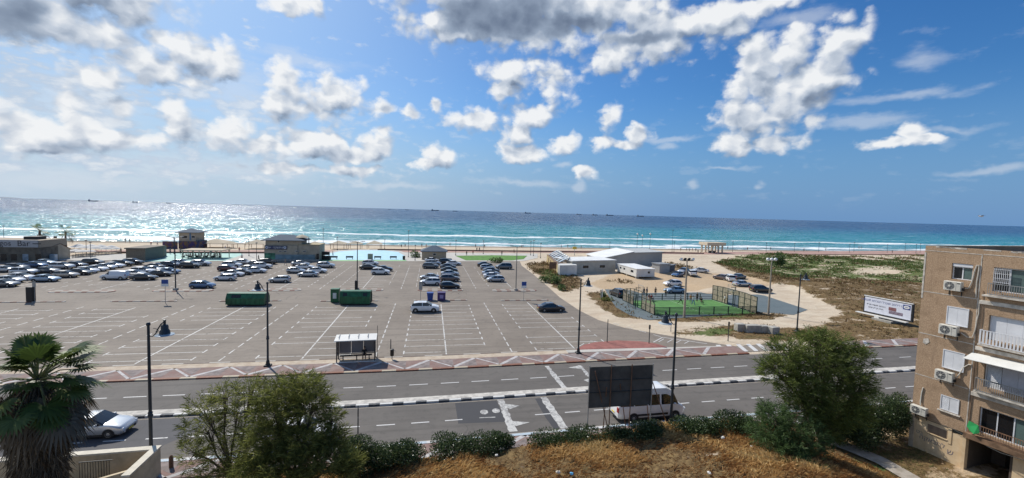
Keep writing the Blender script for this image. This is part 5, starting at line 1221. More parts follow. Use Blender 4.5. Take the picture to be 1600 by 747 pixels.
# sunshades: tan pyramids and white parasols
def shade(name, px_, py_, hw, top, eave, m, label, group, cat, posts=4):
    g = G(px_, py_); z0 = gh(g.x, g.y); w_ = hw*(g.y/690.0); r = empty(name, (g.x, g.y, z0), 0, label, cat, group); He = HT(g, eave)-z0; Ht = HT(g, top)-z0
    b = MB(); n = 4 if posts == 4 else 10
    if posts == 4: b.hip(-w_, w_, -w_, w_, He, Ht-He, .1, .08)
    else: b.lathe([(w_, He), (w_*.55, He+(Ht-He)*.6), (.05, Ht)], n=10)
    b.build('canopy', m, r)
    for x, y in (((-.85, -.85), (.85, -.85), (-.85, .85), (.85, .85)) if posts == 4 else ((0, 0),)): q = MB(); q.tube((x*w_, y*w_, 0), (x*w_, y*w_, He+.1), .09 if posts == 4 else .045); q.build('post', M_WOOD if posts == 4 else M_WHITE, r)
for i, (x, yb, hw, t_, e_, lb) in enumerate(((338, 386, 17, 373, 379, 'large tan sunshade right of the lifeguard house'), (402, 388, 14, 374, 380, 'tan sunshade left of the beach station'), (529, 388, 11, 376, 380.5, 'tan sunshade behind the left end of the blue floor'), (555, 388, 10, 376.5, 380.5, 'tan sunshade second behind the blue floor'), (585, 388, 11, 376, 380.8, 'tan sunshade third behind the blue floor'), (492, 389, 9, 377, 381, 'tan sunshade just behind the annex of the station'), (360, 387, 8, 377, 380.5, 'small tan sunshade beside the large one'))):
    shade('sunshade', x, yb, hw, t_, e_, M_TANF, lb, 'tan sunshades on the sand', 'sunshade')
wl = [(116,389,8,384,386),(124,393,9,381,385.5),(133,396,10,383,387),(142,392,8,381.5,385),(150,397,9,384,388),(158,393,8,382,386),(166,397,8,385,389),(174,393,7,383,386.5),(118,399,8,389,392),(129,401,8,390,393),(140,400.5,7,390,393),(182,396,6,386,389)]
for i, (x, yb, hw, t_, e_) in enumerate(wl):
    rowt = 'back' if yb <= 393 else 'middle' if yb < 398.5 else 'front'
    idx = [q for q in wl if ('back' if q[1] <= 393 else 'middle' if q[1] < 398.5 else 'front') == rowt]; k = sorted(q[0] for q in idx).index(x)
    shade('parasol', x, yb, hw, t_, e_, plain('white_canvas', (0.62, 0.60, 0.55), 0.85, var=0.1), 'white beach parasol between bar and brown hut, %s row, %s from the left' % (rowt, ordn[k] if k else 'first'), 'white parasols of the beach bar', 'parasol', 1)
a = G(112, 403.5); c = G(190, 396); b = MB(); n = 34
fe = empty('picket_fence', (a.x, a.y, 0), math.atan2(c.y-a.y, c.x-a.x), 'low pale picket fence round the beach bar parasols', 'fence'); T = (c-a).length
b = MB(); b.box(0, T, -.03, .03, .8, .9); b.box(0, T, -.03, .03, .25, .35)
b.build('rail', M_WOODG, fe)
for i in range(n): q = MB(); q.box(i*T/n-.05, i*T/n+.05, -.05, .02, 0, 1.05) if False else None
b = MB()
for i in range(n): b.box(i*T/n, i*T/n+.5*T/n, -.06, -.031, 0, 1.0)
b.build('pickets', M_WOODG, fe)
# bar
a, c = ortho(-60, 72, 408.5); r = empty('beach_bar', (a.x, a.y-1, 0), 0, 'long low beach bar with a big white name sign along its front', 'bar'); Wd = c.x-a.x; Hh = HT(c, 386); Ht = HT(c, 374.5)
b = MB(); b.box(0, Wd, 0, 9, 0, Hh); b.build('wall', plain('grey_brown_planks', (0.16, 0.135, 0.10), 0.9, var=0.3, scale=0.7), r)
b = MB(); b.box(0, Wd, .1, 9, Hh, Ht-.1); b.build('parapet', plain('pale_brown_parapet', (0.36, 0.29, 0.21), 0.9), r)
q = MB(); q.box(0, Wd-.1, -.15, .097, Hh+.05, Ht); sg_ = q.build('sign', plain('grey_white_sign_board', (0.43, 0.42, 0.41), 0.6, var=0.08), r)
xl = G(26, 380).x; 
def bx(px_): d = ray(px_, 380); t = a.y/d.y; return d.x*t-a.x
text_mesh('lettering', 'igos', (Ht-Hh)*.95, M_INK2, sg_, (bx(13.5), -.165, (Ht+Hh)/2+.05), (R_(90), 0, 0), .006); text_mesh('lettering', 'Bar', (Ht-Hh)*1.05, M_INK2, sg_, (bx(43), -.165, (Ht+Hh)/2+.05), (R_(90), 0, 0), .006)
q = MB(); q.box(bx(57), bx(70), -.165, -.153, (Ht+Hh)/2-.05, (Ht+Hh)/2+.15); q.build('sign_flourish', M_INK2, sg_)
for px_ in (6, 22, 40, 60): q = MB(); q.box(bx(px_), bx(px_+9), -.03, -.004, .4, 2.1); q.build('window', M_WINB if px_ != 40 else plain('posters', (0.25, 0.30, 0.34), 0.6, var=0.5, scale=1), r)
b = MB(); b.box(bx(26), bx(47), 3, 6, Ht-.1, Ht+.7); b.build('roof_clutter', M_DARK, r)
a2, c2 = ortho(72.5, 113, (408, 403)); gb = empty('gabled_shed', (a2.x+.2, a2.y-1, 0), math.atan2(c2.y-a2.y, c2.x-a2.x), 'tan gabled shed with a reddish roof at the right end of the bar', 'shed'); T = (c2-a2).length; He = HT(a2, 389); Hp = HT((a2+c2)/2, 381)
b = MB(); b._add([(0,0,0),(T,0,0),(T,0,He*.82),(T*.62,0,Hp),(0,0,He),(0,8,0),(T,8,0),(T,8,He*.82),(T*.62,8,Hp),(0,8,He)], [(0,1,2,3,4),(9,8,7,6,5),(0,5,6,1),(1,6,7,2),(4,9,5,0)]); b.build('wall', M_BEIGE, gb)
b = MB(); b._add([(-.3,-.2,He-.1),(T*.62,-.2,Hp+.05),(T*.62,8.2,Hp+.05),(-.3,8.2,He-.1),(T+.3,-.2,He*.82-.05),(T+.3,8.2,He*.82-.05)], [(0,1,2,3),(1,4,5,2)]); b.build('roof', plain('faded_red_roof', (0.27, 0.14, 0.10), 0.85, var=0.2), gb)
q = MB(); ga_ = G(94, 406); q.bbox(-.7, .7, -.5, .5, 0, 1.7, .05); tag(q.build('white_cabinet', M_OFFW, None, False, (ga_.x, ga_.y-2.2, 0)), 'white cabinet at the foot of the gabled shed', 'cabinet')
# small palms behind the bar, benches, kiosk, bushes come with the plants
for px_, lb in ((521.5, 'leftmost dark bench before the blue floor'), (546, 'second dark bench from the left before the blue floor'), (590, 'third dark bench before the blue floor, beside the grey pillar'), (614.5, 'rightmost dark bench before the blue floor')):
    g = G(px_, 405); q = empty('bench', (g.x, g.y, .03), 0, lb, 'bench', 'benches by the blue floor')
    b = MB(); b.box(-1.1, 1.1, -.25, .25, .42, .50); b.build('seat', M_DARK, q); b = MB(); b.box(-1.1, 1.1, .22, .28, .55, .95); b.build('backrest', M_DARK, q)
    for s_ in (-1, 1): b = MB(); b.box(s_*.9-.05, s_*.9+.05, -.22, .27, 0, .55); b.build('leg', M_DARK, q)
g = G(509.5, 406); q = empty('kiosk', (g.x, g.y, .03), 0, 'black stacked kiosk cabinet at the left end of the blue floor', 'kiosk'); b = MB(); b.bbox(-1.2, 1.2, -.6, .6, 0, 1.2, .05); b.build('counter', M_BLK, q); b = MB(); b.bbox(-1.0, 1.0, -.5, .5, 1.5, 2.5, .05); b.build('display_box', M_BLK, q); b = MB(); b.box(-.9, -.8, -.4, .4, 1.2, 1.5); b.box(.8, .9, -.4, .4, 1.2, 1.5); b.build('spacer', M_DARK, q)
g = G(578.5, 406); tag(MB().bbox(-.75, .75, -.4, .4, 0, 1.9, .05).build('pillar', M_CONCB, None, False, (g.x, g.y, .03)), 'grey concrete pillar between the benches of the blue floor', 'pillar')
g = G(631, 406); tag(MB().lathe([(.3, 0), (.4, .1), (.42, 1.2), (.36, 1.25)], n=12).build('planter', M_BLK, None, True, (g.x, g.y, .03)), 'black round bin at the right end of the blue floor', 'bin')
# promenade low wall
for x0, x1, y0, y1, lb in ((182, 420, 395.6, 396, 'low brown promenade wall behind the pergola'), (590, 1100, 390.8, 396.6, 'long low brown promenade wall from the blue floor to the arched pavilion')):
    a, c = G(x0, y0), G(x1, y1); q = MB(); n_ = Vector((-(c-a).y, (c-a).x, 0)).normalized()*.35
    q._add([(a.x,a.y,-.1),(c.x,c.y,-.1),(c.x+n_.x,c.y+n_.y,-.1),(a.x+n_.x,a.y+n_.y,-.1),(a.x,a.y,.5),(c.x,c.y,.5),(c.x+n_.x,c.y+n_.y,.5),(a.x+n_.x,a.y+n_.y,.5)], [(0,3,2,1),(4,5,6,7),(0,1,5,4),(1,2,6,5),(2,3,7,6),(3,0,4,7)]); tag(q.build('promenade_wall', plain('brown_promenade_wall', (0.20, 0.125, 0.09), 0.9, var=0.2)), lb, 'wall')
# arched pavilion
a, c = ortho(1107, 1127, 395.5); r = empty('arched_pavilion', (a.x, a.y, 0), 0, 'cream beach pavilion with an arched opening on the promenade', 'pavilion'); Wd = c.x-a.x; Hh = HT(a, 383.5); Ht = HT(a, 380)
M_CREAM = plain('cream_stone', (0.56, 0.48, 0.36), 0.85)
for i in (0, 1):
    for x in (0, Wd*.28, Wd*.72, Wd): q = MB(); q.box(x-.28, x+.28, i*5, i*5+.5, 0, Hh); q.build('column', M_CREAM, r)
b = MB(); b.box(-1.2, Wd+1.2, -.6, 6, Hh+.003, Ht+.3); b.build('roof', M_CREAM, r)
b = MB(); pts = [(Wd*.28+.28, Hh)]+[(Wd/2+(Wd*.22-.28)*math.cos(t_), Hh-1.2+1.1*math.sin(t_)) for t_ in np.linspace(math.pi, 0, 9)]+[(Wd*.72-.28, Hh)]
b._add([(x, .05, z) for x, z in pts]+[(x, .45, z) for x, z in pts], [tuple(range(len(pts))), tuple(range(2*len(pts)-1, len(pts)-1, -1))]); b.build('arch', M_CREAM, r)
q = MB(); q.bbox(-1.6, 1.6, -.5, .5, 0, .8, .05); q.build('inner_bench', M_DARK, r, False, (Wd/2, 3, 0))
# ---------------------------------------------------------------- white beach buildings
def gbox(px0, px1, yb0, yb1, top, depth, name, label, mwall, mroof, wins=(), cat='building', ddir=(0, 1), rise=0, thick=.2):
    a = G(px0, yb0); c = G(px1, yb1); H = HT(a, top); d = (c-a); T = d.length; ang = math.atan2(d.y, d.x); r = empty(name, (a.x, a.y, 0), ang, label, cat)
    b = MB(); b.box(0, T, 0, depth, -.1, H); b.build('wall', mwall, r)
    b = MB(); b._add([(-.2,-.3,H),(T+.2,-.3,H),(T+.2,depth+.2,H+rise),(-.2,depth+.2,H+rise),(-.2,-.3,H+thick),(T+.2,-.3,H+thick),(T+.2,depth+.2,H+rise+thick),(-.2,depth+.2,H+rise+thick)], [(0,3,2,1),(4,5,6,7),(0,1,5,4),(1,2,6,5),(2,3,7,6),(3,0,4,7)]); b.build('roof', mroof, r)
    for (u0, u1, v0, v1) in wins: win(None, u0*T, u1*T, v0*H, v1*H, -.02, par=r)
    return r, T, H
M_WALLW = plain('dirty_white_wall', (0.47, 0.44, 0.37), 0.85, var=0.12, scale=0.5); M_ROOFW = plain('white_sheet_roof', (0.72, 0.72, 0.70), 0.55, var=0.08, scale=0.4)
gbox(893, 961, 427.5, 425, 408.5, 9, 'flat_house', 'flat roofed off-white house with two dark windows among the white beach buildings', M_WALLW, M_ROOFW, ((.24, .38, .38, .66), (.62, .76, .38, .66)))
# hall with the pitched roof
a = G(1032, 425); W0 = G(940, 419); r = empty('hall', (W0.x, W0.y, 0), 0, 'tall grey hall with a pitched white roof behind the prefab', 'hall'); T = G(1032, 419).x-W0.x; Hh = HT(W0, 404); Hr = HT((W0.x, W0.y+6), 389.5); xm = T*.52; He2 = HT((W0.x+T, W0.y), 394)
b = MB(); b._add([(0,0,0),(T,0,0),(T,0,He2),(xm,0,Hr-.4),(0,0,Hh),(0,13,0),(T,13,0),(T,13,He2),(xm,13,Hr-.4),(0,13,Hh)], [(0,1,2,3,4),(9,8,7,6,5),(1,6,7,2),(4,9,5,0)]); b.build('wall', plain('grey_corrugated_wall', (0.40, 0.38, 0.35), 0.6, var=0.08, scale=0.3), r)
b = MB(); b._add([(-.4,-.4,Hh-.1),(xm,-.4,Hr-.2),(xm,13.4,Hr-.2),(-.4,13.4,Hh-.1),(-.4,-.4,Hh+.1),(xm,-.4,Hr),(xm,13.4,Hr),(-.4,13.4,Hh+.1)], [(0,3,2,1),(4,5,6,7),(0,1,5,4),(1,2,6,5),(2,3,7,6),(3,0,4,7)]); b.build('roof', M_ROOFW, r)
b = MB(); b._add([(xm+.05,-.4,Hr-.5),(T+.4,-.4,He2-.05),(T+.4,13.4,He2-.05),(xm+.05,13.4,Hr-.5),(xm+.05,-.4,Hr-.3),(T+.4,-.4,He2+.15),(T+.4,13.4,He2+.15),(xm+.05,13.4,Hr-.3)], [(0,3,2,1),(4,5,6,7),(0,1,5,4),(1,2,6,5),(2,3,7,6),(3,0,4,7)]); b.build('rear_roof', plain('grey_sheet_roof', (0.42, 0.43, 0.42), 0.6), r)
# prefab with its long side turned to the left
A_ = G(994, 435.5); B_ = G(1022.5, 435); Cc = G(963, 425.5); d1 = (B_-A_); T1 = d1.length; Lp = (Cc-A_).length*.95; ang = math.atan2(d1.y, d1.x); H = HT(A_, 421); r = empty('prefab_cabin', (A_.x, A_.y, .45), 0, 'long off-white prefab cabin on blocks in front of the hall', 'cabin')
dv = (Cc-A_)*.95; vs = [(0,0,0), tuple(d1), tuple(d1+dv), tuple(dv)]; vs = [(v[0], v[1], 0) for v in vs]
def skew(vs, z0, z1, name, m, par, grow=0):
    c = Vector((sum(v[0] for v in vs)/4, sum(v[1] for v in vs)/4, 0)); vv = [Vector(v)+(Vector(v)-c).normalized()*grow for v in vs]
    q = MB(); q._add([(v.x, v.y, z0) for v in vv]+[(v.x, v.y, z1) for v in vv], [(0,3,2,1),(4,5,6,7),(0,1,5,4),(1,2,6,5),(2,3,7,6),(3,0,4,7)]); return q.build(name, m, par)
skew(vs, 0, H-.45, 'wall', M_OFFW, r); skew(vs, H-.447, H-.3, 'roof', M_ROOFW, r, .2)
for u in (0.02, .48, .96): q = MB(); p_ = dv*u; q.box(p_.x-.4+.5, p_.x+.4+.5, p_.y-.3+.4, p_.y+.3+.4, -.5, -.003); q.build('footing_block', M_CONCB, r)
nrm_ = Vector((dv.y, -dv.x, 0)).normalized(); nrm_ = nrm_ if nrm_.x < 0 else -nrm_
for (u0, u1, v0, v1) in ((.15, .28, .45, .75), (.58, .66, .5, .75), (.78, .86, .5, .75)):
    p = dv*u0+nrm_*.02; q_ = dv*u1+nrm_*.02; Hq = H-.45; q = MB(); q.quad((p.x, p.y, Hq*v0), (q_.x, q_.y, Hq*v0), (q_.x, q_.y, Hq*v1), (p.x, p.y, Hq*v1)); q.build('window', M_WINB, r)
p = d1*.62; q_ = d1*.74; n2_ = Vector((d1.y, -d1.x, 0)).normalized()*.02; q = MB(); q.quad((p.x+n2_.x, p.y+n2_.y, H*.35), (q_.x+n2_.x, q_.y+n2_.y, H*.35), (q_.x+n2_.x, q_.y+n2_.y, H*.58), (p.x+n2_.x, p.y+n2_.y, H*.58)); q.build('window', M_WINB, r)
# yellow row house with solar panels
A_ = G(874, 430.5); B_ = G(901, 430); Cc = G(854, 409); d1 = B_-A_; dv = Cc-A_; H = HT(A_, 414.5); H2 = HT(Cc, 401.5)
r = empty('solar_roof_house', (A_.x, A_.y, 0), 0, 'long narrow yellow walled house with tilted solar heaters on its roof', 'building'); vs = [(0,0,0), (d1.x,d1.y,0), ((d1+dv).x,(d1+dv).y,0), (dv.x,dv.y,0)]
skew([(v[0]*1.0+dv.x*.12*(1 if i < 2 else 0), v[1]+dv.y*.12*(1 if i < 2 else 0), 0) for i, v in enumerate(vs)], 0, H-.4, 'wall', plain('ochre_wall', (0.42, 0.32, 0.15), 0.85, var=0.25, scale=0.5), r)
skew([(v[0]*1.0 if i < 2 else v[0]-dv.x+dv.x*.117, v[1] if i < 2 else v[1]-dv.y+dv.y*.117, 0) for i, v in enumerate(vs)], 0, H, 'front_block', M_OFFW, r)
skew([(v[0]+dv.x*.12*(1 if i < 2 else 0), v[1]+dv.y*.12*(1 if i < 2 else 0), 0) for i, v in enumerate(vs)], H-.397, H-.25, 'roof', plain('brown_roof_edge', (0.20, 0.13, 0.09), 0.8), r, .15)
for i in range(7):
    u = .16+.115*i; p0 = dv*u; q = MB(); e1 = d1*.55; up = Vector((0, 0, 1.1)); p_a = p0+d1*.08; b0 = (p_a.x, p_a.y, H-.1); dvn = dv*.055
    q._add([(p_a.x, p_a.y, H), (p_a.x+e1.x, p_a.y+e1.y, H+1.3), (p_a.x+e1.x+dvn.x, p_a.y+e1.y+dvn.y, H+1.3), (p_a.x+dvn.x, p_a.y+dvn.y, H), (p_a.x, p_a.y, H+.12), (p_a.x+e1.x, p_a.y+e1.y, H+1.42), (p_a.x+e1.x+dvn.x, p_a.y+e1.y+dvn.y, H+1.42), (p_a.x+dvn.x, p_a.y+dvn.y, H+.12)], [(0,3,2,1),(4,5,6,7),(0,1,5,4),(1,2,6,5),(2,3,7,6),(3,0,4,7)])
    q.build('solar_panel', plain('pale_solar_panel', (0.42, 0.47, 0.50), 0.3, 0.2), r)
    q = MB(); c_ = p_a+e1*1.15+dvn*.5; q.lathe([(.28, -.7), (.3, -.65), (.3, .65), (.28, .7)], (c_.x, c_.y, H+1.3), 10, 'y'); q.build('water_tank', M_OFFW, r); q = MB(); q.box(c_.x-.06, c_.x+.06, c_.y-.3, c_.y+.3, H-.25, H+1.0); q.build('tank_stand', M_DARK, r)
for u in (.25, .42, .6, .8):
    p = dv*u; n_ = Vector((-dv.y, dv.x, 0)).normalized(); n_ = (n_ if n_.x < 0 else -n_)*.03; q_ = dv*(u+.06); q = MB(); q.quad((p.x+n_.x, p.y+n_.y, .4), (q_.x+n_.x, q_.y+n_.y, .4), (q_.x+n_.x, q_.y+n_.y, H*.7), (p.x+n_.x, p.y+n_.y, H*.7)); q.build('door', M_BRN, r)
gbox(1030, 1046, 430, 429.5, 413.5, 3.2, 'shipping_container', 'pale shipping container standing right of the prefab cabin', plain('pale_grey_corrugation', (0.38, 0.37, 0.35), 0.6), M_GALV, cat='container')
gbox(1046.5, 1054, 429.5, 428.5, 415, 3.2, 'shipping_container', 'dark grey shipping container end beside the pale one', plain('dark_grey_corrugation', (0.10, 0.105, 0.12), 0.6), M_GALV, cat='container')
g = G(863.5, 428); r = empty('info_board', (g.x, g.y, 0), 0, 'brown information board on two legs in the shrubs left of the ochre house', 'sign'); b = MB(); b.box(-1.0, 1.0, -.05, .05, 1.4, 3.2); b.build('panel', M_BRN, r)
for s_ in (-1, 1): b = MB(); b.box(s_*.8-.06, s_*.8+.06, .06, .14, 0, 3.0); b.build('leg', M_BRN, r)
for px_, py_, t_, c_, lb in ((859, 411, 396, M_DARK, 'dark double post left of the solar heaters'), (872.5, 428, 408, M_DARK, 'dark post before the ochre house wall'), (966, 465.5, 452, M_GALV, 'pale post at the left end of the court apron'), (939, 465.5, 453, M_GALV, 'first of the two pale posts at the court apron edge'), (941, 465.5, 452, M_WHITE, 'white post beside the first pale post at the court apron')):
    g = G(px_, py_); r = empty('post', (g.x, g.y, 0), 0, lb, 'post'); b = MB(); b.tube((0, 0, 0), (0, 0, HT(g, t_)), .11, .09); b.build('pole', c_, r)
# ---------------------------------------------------------------- brick-coloured apartment block
def stucco(t, b, pos, m):
    n = t.noise(pos, 18, 4, 0.7); n2 = t.noise(pos, 1.2, 5, 0.65); v = t.new('ShaderNodeTexVoronoi'); v.inputs['Scale'].default_value = 26; t.put(v.inputs['Vector'], pos)
    c = t.mix(t.ramp(n, 0.35, 0.7), (0.33, 0.215, 0.13), (0.52, 0.365, 0.235)); c = t.mix(t.ramp(n2, 0.45, 0.75, 0, 0.5), c, (0.22, 0.14, 0.08))
    c = t.mix(t.ramp(v.outputs['Distance'], 0.0, 0.35, 0.45, 0.0), c, (0.19, 0.12, 0.065))
    st = t.noise(t.vmath('MULTIPLY', pos, (2.2, 2.2, 0.18)), 1, 5, 0.65); c = t.mix(t.ramp(st, 0.58, 0.75, 0, 0.4), c, (0.16, 0.10, 0.06))
    t.put(b.inputs['Base Color'], c); b.inputs['Roughness'].default_value = 0.95
    bn = t.new('ShaderNodeBump'); bn.inputs['Strength'].default_value = 0.7; bn.inputs['Distance'].default_value = 0.03; t.put(bn.inputs['Height'], n); t.put(b.inputs['Normal'], bn.outputs[0])
M_STUC = mat('pebble_stucco', stucco)
def cream(t, b, pos, m):
    n = t.noise(pos, 2.0, 6, 0.65); st = t.noise(t.vmath('MULTIPLY', pos, (3, 3, 0.3)), 1, 5, 0.65)
    c = t.mix(t.ramp(n, 0.35, 0.7), (0.64, 0.47, 0.28), (0.74, 0.58, 0.38)); c = t.mix(t.ramp(st, 0.58, 0.78, 0, 0.5), c, (0.36, 0.22, 0.12))
    t.put(b.inputs['Base Color'], c); b.inputs['Roughness'].default_value = 0.9
M_CREAMW = mat('stained_cream_render', cream)
M_CHIP = plain('chipped_plaster', (0.55, 0.50, 0.43), 0.9, var=0.3, scale=3); M_SHUT = plain('white_shutter', (0.68, 0.68, 0.69), 0.6, var=0.06, scale=2); M_SHUTG = plain('grey_shutter', (0.42, 0.42, 0.46), 0.6, var=0.08)
M_ACW = plain('aged_white_casing', (0.56, 0.53, 0.46), 0.6, var=0.1, scale=4); M_CABLE = plain('white_conduit', (0.55, 0.50, 0.42), 0.6); M_GREEN = plain('green_cloth', (0.02, 0.30, 0.08), 0.8)
bA = G(1420, 695); bd = Vector((.79, -5.64)).normalized(); brz = math.atan2(bd.y, bd.x)
AB = empty('apartment_block', (bA.x, bA.y, -.05), brz, 'four storey brown apartment block with air conditioners at the right edge', 'apartment block')
def sub(b_, name, m, par=AB, smooth=False): return b_.build(name, m, par, smooth)
holes = [(1.58, 2.68, 12.62, 13.72), (3.7, 7.2, 12.15, 13.7), (3.7, 8.2, 9.0, 10.6), (3.7, 8.2, 5.9, 7.5), (3.65, 8.4, 2.85, 4.55), (9.3, 10.6, 12.3, 13.7), (9.3, 10.6, 9.2, 10.6), (9.3, 10.6, 6.1, 7.5), (1.6, 2.65, 3.5, 4.55)]
def holed(x0, x1, z0, z1, hs, dep=.22):
    b = MB(); X_ = sorted(set([x0, x1]+[h[0] for h in hs]+[h[1] for h in hs])); Z_ = sorted(set([z0, z1]+[h[2] for h in hs]+[h[3] for h in hs]))
    for i in range(len(X_)-1):
        for j in range(len(Z_)-1):
            xm, zm = (X_[i]+X_[i+1])/2, (Z_[j]+Z_[j+1])/2
            if any(h[0] < xm < h[1] and h[2] < zm < h[3] for h in hs): continue
            b.quad((X_[i], 0, Z_[j]), (X_[i+1], 0, Z_[j]), (X_[i+1], 0, Z_[j+1]), (X_[i], 0, Z_[j+1]))
    for h in hs:
        b.quad((h[0], 0, h[2]), (h[0], dep, h[2]), (h[0], dep, h[3]), (h[0], 0, h[3])); b.quad((h[1], dep, h[2]), (h[1], 0, h[2]), (h[1], 0, h[3]), (h[1], dep, h[3]))
        b.quad((h[0], dep, h[2]), (h[0], 0, h[2]), (h[1], 0, h[2]), (h[1], dep, h[2])); b.quad((h[0], 0, h[3]), (h[0], dep, h[3]), (h[1], dep, h[3]), (h[1], 0, h[3]))
        b.quad((h[0], dep, h[2]), (h[1], dep, h[2]), (h[1], dep, h[3]), (h[0], dep, h[3]))
    return b
BT = 14.78; BD = 13.0; BL = 15.0
b = holed(0, BL, 2.45, BT, holes); b.quad((0, BD, 2.45), (0, 0, 2.45), (0, 0, BT), (0, BD, BT)); b.quad((BL, 0, 2.45), (BL, BD, 2.45), (BL, BD, BT), (BL, 0, BT)); b.quad((BL, BD, 2.45), (0, BD, 2.45), (0, BD, BT), (BL, BD, BT)); b.quad((0, 0, 2.45), (0, BD, 2.45), (BL, BD, 2.45), (BL, 0, 2.45))
b.quad((0, 0, BT), (.25, .25, BT), (.25, BD-.25, BT), (0, BD, BT)); b.quad((0, 0, BT), (BL, 0, BT), (BL-.25, .25, BT), (.25, .25, BT)); b.quad((0, BD, BT), (.25, BD-.25, BT), (BL-.25, BD-.25, BT), (BL, BD, BT)); b.quad((BL, 0, BT), (BL, BD, BT), (BL-.25, BD-.25, BT), (BL-.25, .25, BT))
for (p, q_) in (((.25, .25), (BL-.25, .25)), ((BL-.25, .25), (BL-.25, BD-.25)), ((BL-.25, BD-.25), (.25, BD-.25)), ((.25, BD-.25), (.25, .25))): b.quad((*q_, BT-.35), (*p, BT-.35), (*p, BT), (*q_, BT))
sub(b, 'wall', M_STUC)
b = MB(); b.quad((.25, .25, BT-.34), (BL-.25, .25, BT-.34), (BL-.25, BD-.25, BT-.34), (.25, BD-.25, BT-.34)); rf = sub(b, 'roof', plain('black_roof_tar', (0.03, 0.03, 0.032), 0.8, var=0.3))
for (x, y, w_, h_) in ((4.2, 3.4, 1.6, .42), (5.6, 2.4, .9, .62), (7.4, 4.2, 1.2, .5), (3.0, 6.0, 2.2, .30)): q = MB(); q.bbox(x, x+w_, y, y+.9, BT-.34, BT-.34+h_, .05); q.build('roof_unit', M_DARK, rf)
q = MB(); q.tube((4.5, 1.2, BT-.3), (6.6, 2.2, BT+.28), .05); q.tube((6.6, 2.2, BT-.34), (6.6, 2.2, BT+.3), .05); q.build('pipe_rack', M_DARK, rf)
# ground storey
b = MB(); b.box(.22, 3.1, .05, .25, 0, 2.15); b.box(.22, .42, .25, BD-.2, 0, 2.447); b.box(.9, 1.0, .0, .049, .3, .31); sub(b, 'ground_wall', M_CREAMW)
b = MB(); b.box(-.03, .22, -.03, .3, 0, 2.447); sub(b, 'corner_pillar', plain('grey_cream_pillar', (0.42, 0.36, 0.28), 0.9, var=0.2)); b = MB(); b.box(2.95, 3.15, -.03, .3, 0, 2.3); b.box(2.16, 2.36, .02, .049, 1.3, 2.40); sub(b, 'pillar', M_CREAMW)
b = MB(); b.box(.45, 2.2, .06, .2, 2.153, 2.446); sub(b, 'infill_strip', M_CREAMW); b = MB(); b.box(1.0, 2.1, .035, .048, 1.55, 2.12); sub(b, 'recess_frame', plain('brown_grey_patch', (0.24, 0.17, 0.12), 0.9, var=0.2)); b = MB(); b.box(.95, 2.16, -.01, .049, 1.48, 1.54); sub(b, 'ledge', M_CREAMW)
b = MB(); b.box(3.15, 5.2, 3.0, 3.2, 0, 2.446); b.box(3.0, 3.15, .3, 3.2, 0, 2.446); b.box(5.2, 5.35, .2, 3.2, 0, 2.446); sub(b, 'passage_wall', plain('dark_passage', (0.10, 0.08, 0.065), 0.9)); b = MB(); b.box(3.9, 4.7, 2.9, 2.999, .1, 2.1); sub(b, 'passage_door', M_WINB)
b = MB(); b.box(5.36, 6.0, .1, .25, 0, 2.446); b.box(6.5, BL, .1, .25, 0, 2.446); sub(b, 'ground_wall', M_CREAMW); 
for k in range(3): b = MB(); b.box(6.02+.16*k, 6.15+.16*k, .14, .2, .1, 2.3); sub(b, 'door_board', M_WHITE)
for i, (s_, x, z, sz, rot) in enumerate((('הקאבמל', 1.30, .98, .42, 0), ('ש', 2.35, .72, .52, 0), ('לישון', 1.15, 1.45, .17, 0), ('טב', .55, 1.28, .34, 0))):
    o = text_mesh('graffiti', s_, sz, plain('faded_spray_paint', (0.22, 0.19, 0.20), 0.9, var=0.2, scale=6) if i != 2 else plain('dark_spray_paint', (0.16, 0.11, 0.09), 0.9), AB, (x, .045, z), (R_(90), R_(2), 0), .002)
# plaster joints
for (x0, x1, z, h_) in ((.02, 3.05, 11.48, .05), (.02, 3.05, 8.46, .05), (.02, 3.0, 5.43, .045), (.02, 3.1, 14.42, .04), (3.15, BL, 14.44, .04)): q = MB(); q.box(x0, x1, -.012, -.003, z, z+h_); q.build('plaster_joint', M_CHIP, AB)
q = MB(); q.box(3.06, 3.11, -.014, -.003, 2.5, 14.4); q.build('vertical_joint', M_CHIP, AB)
for z in (11.25, 8.20, 5.15): q = MB(); q.box(3.2, BL, -.10, -.003, z, z+.24); q.build('slab_edge', M_CHIP, AB)
q = MB(); q.box(3.12, BL, -.35, -.003, 2.30, 2.62); q.build('slab_edge', plain('rusty_slab', (0.20, 0.12, 0.07), 0.9, var=0.4, scale=2), AB)
q = MB(); q.box(-.02, .08, -.015, -.003, 11.0, 14.3); q.build('corner_plaster', M_CHIP, AB)
for k in range(9): x = .3+rnd.random()*5.5; q = MB(); q.box(x, x+rnd.uniform(.2, .9), -.008, -.003, BT-rnd.uniform(.05, .12), BT+.004); q.build('chipped_patch', M_CHIP, AB)
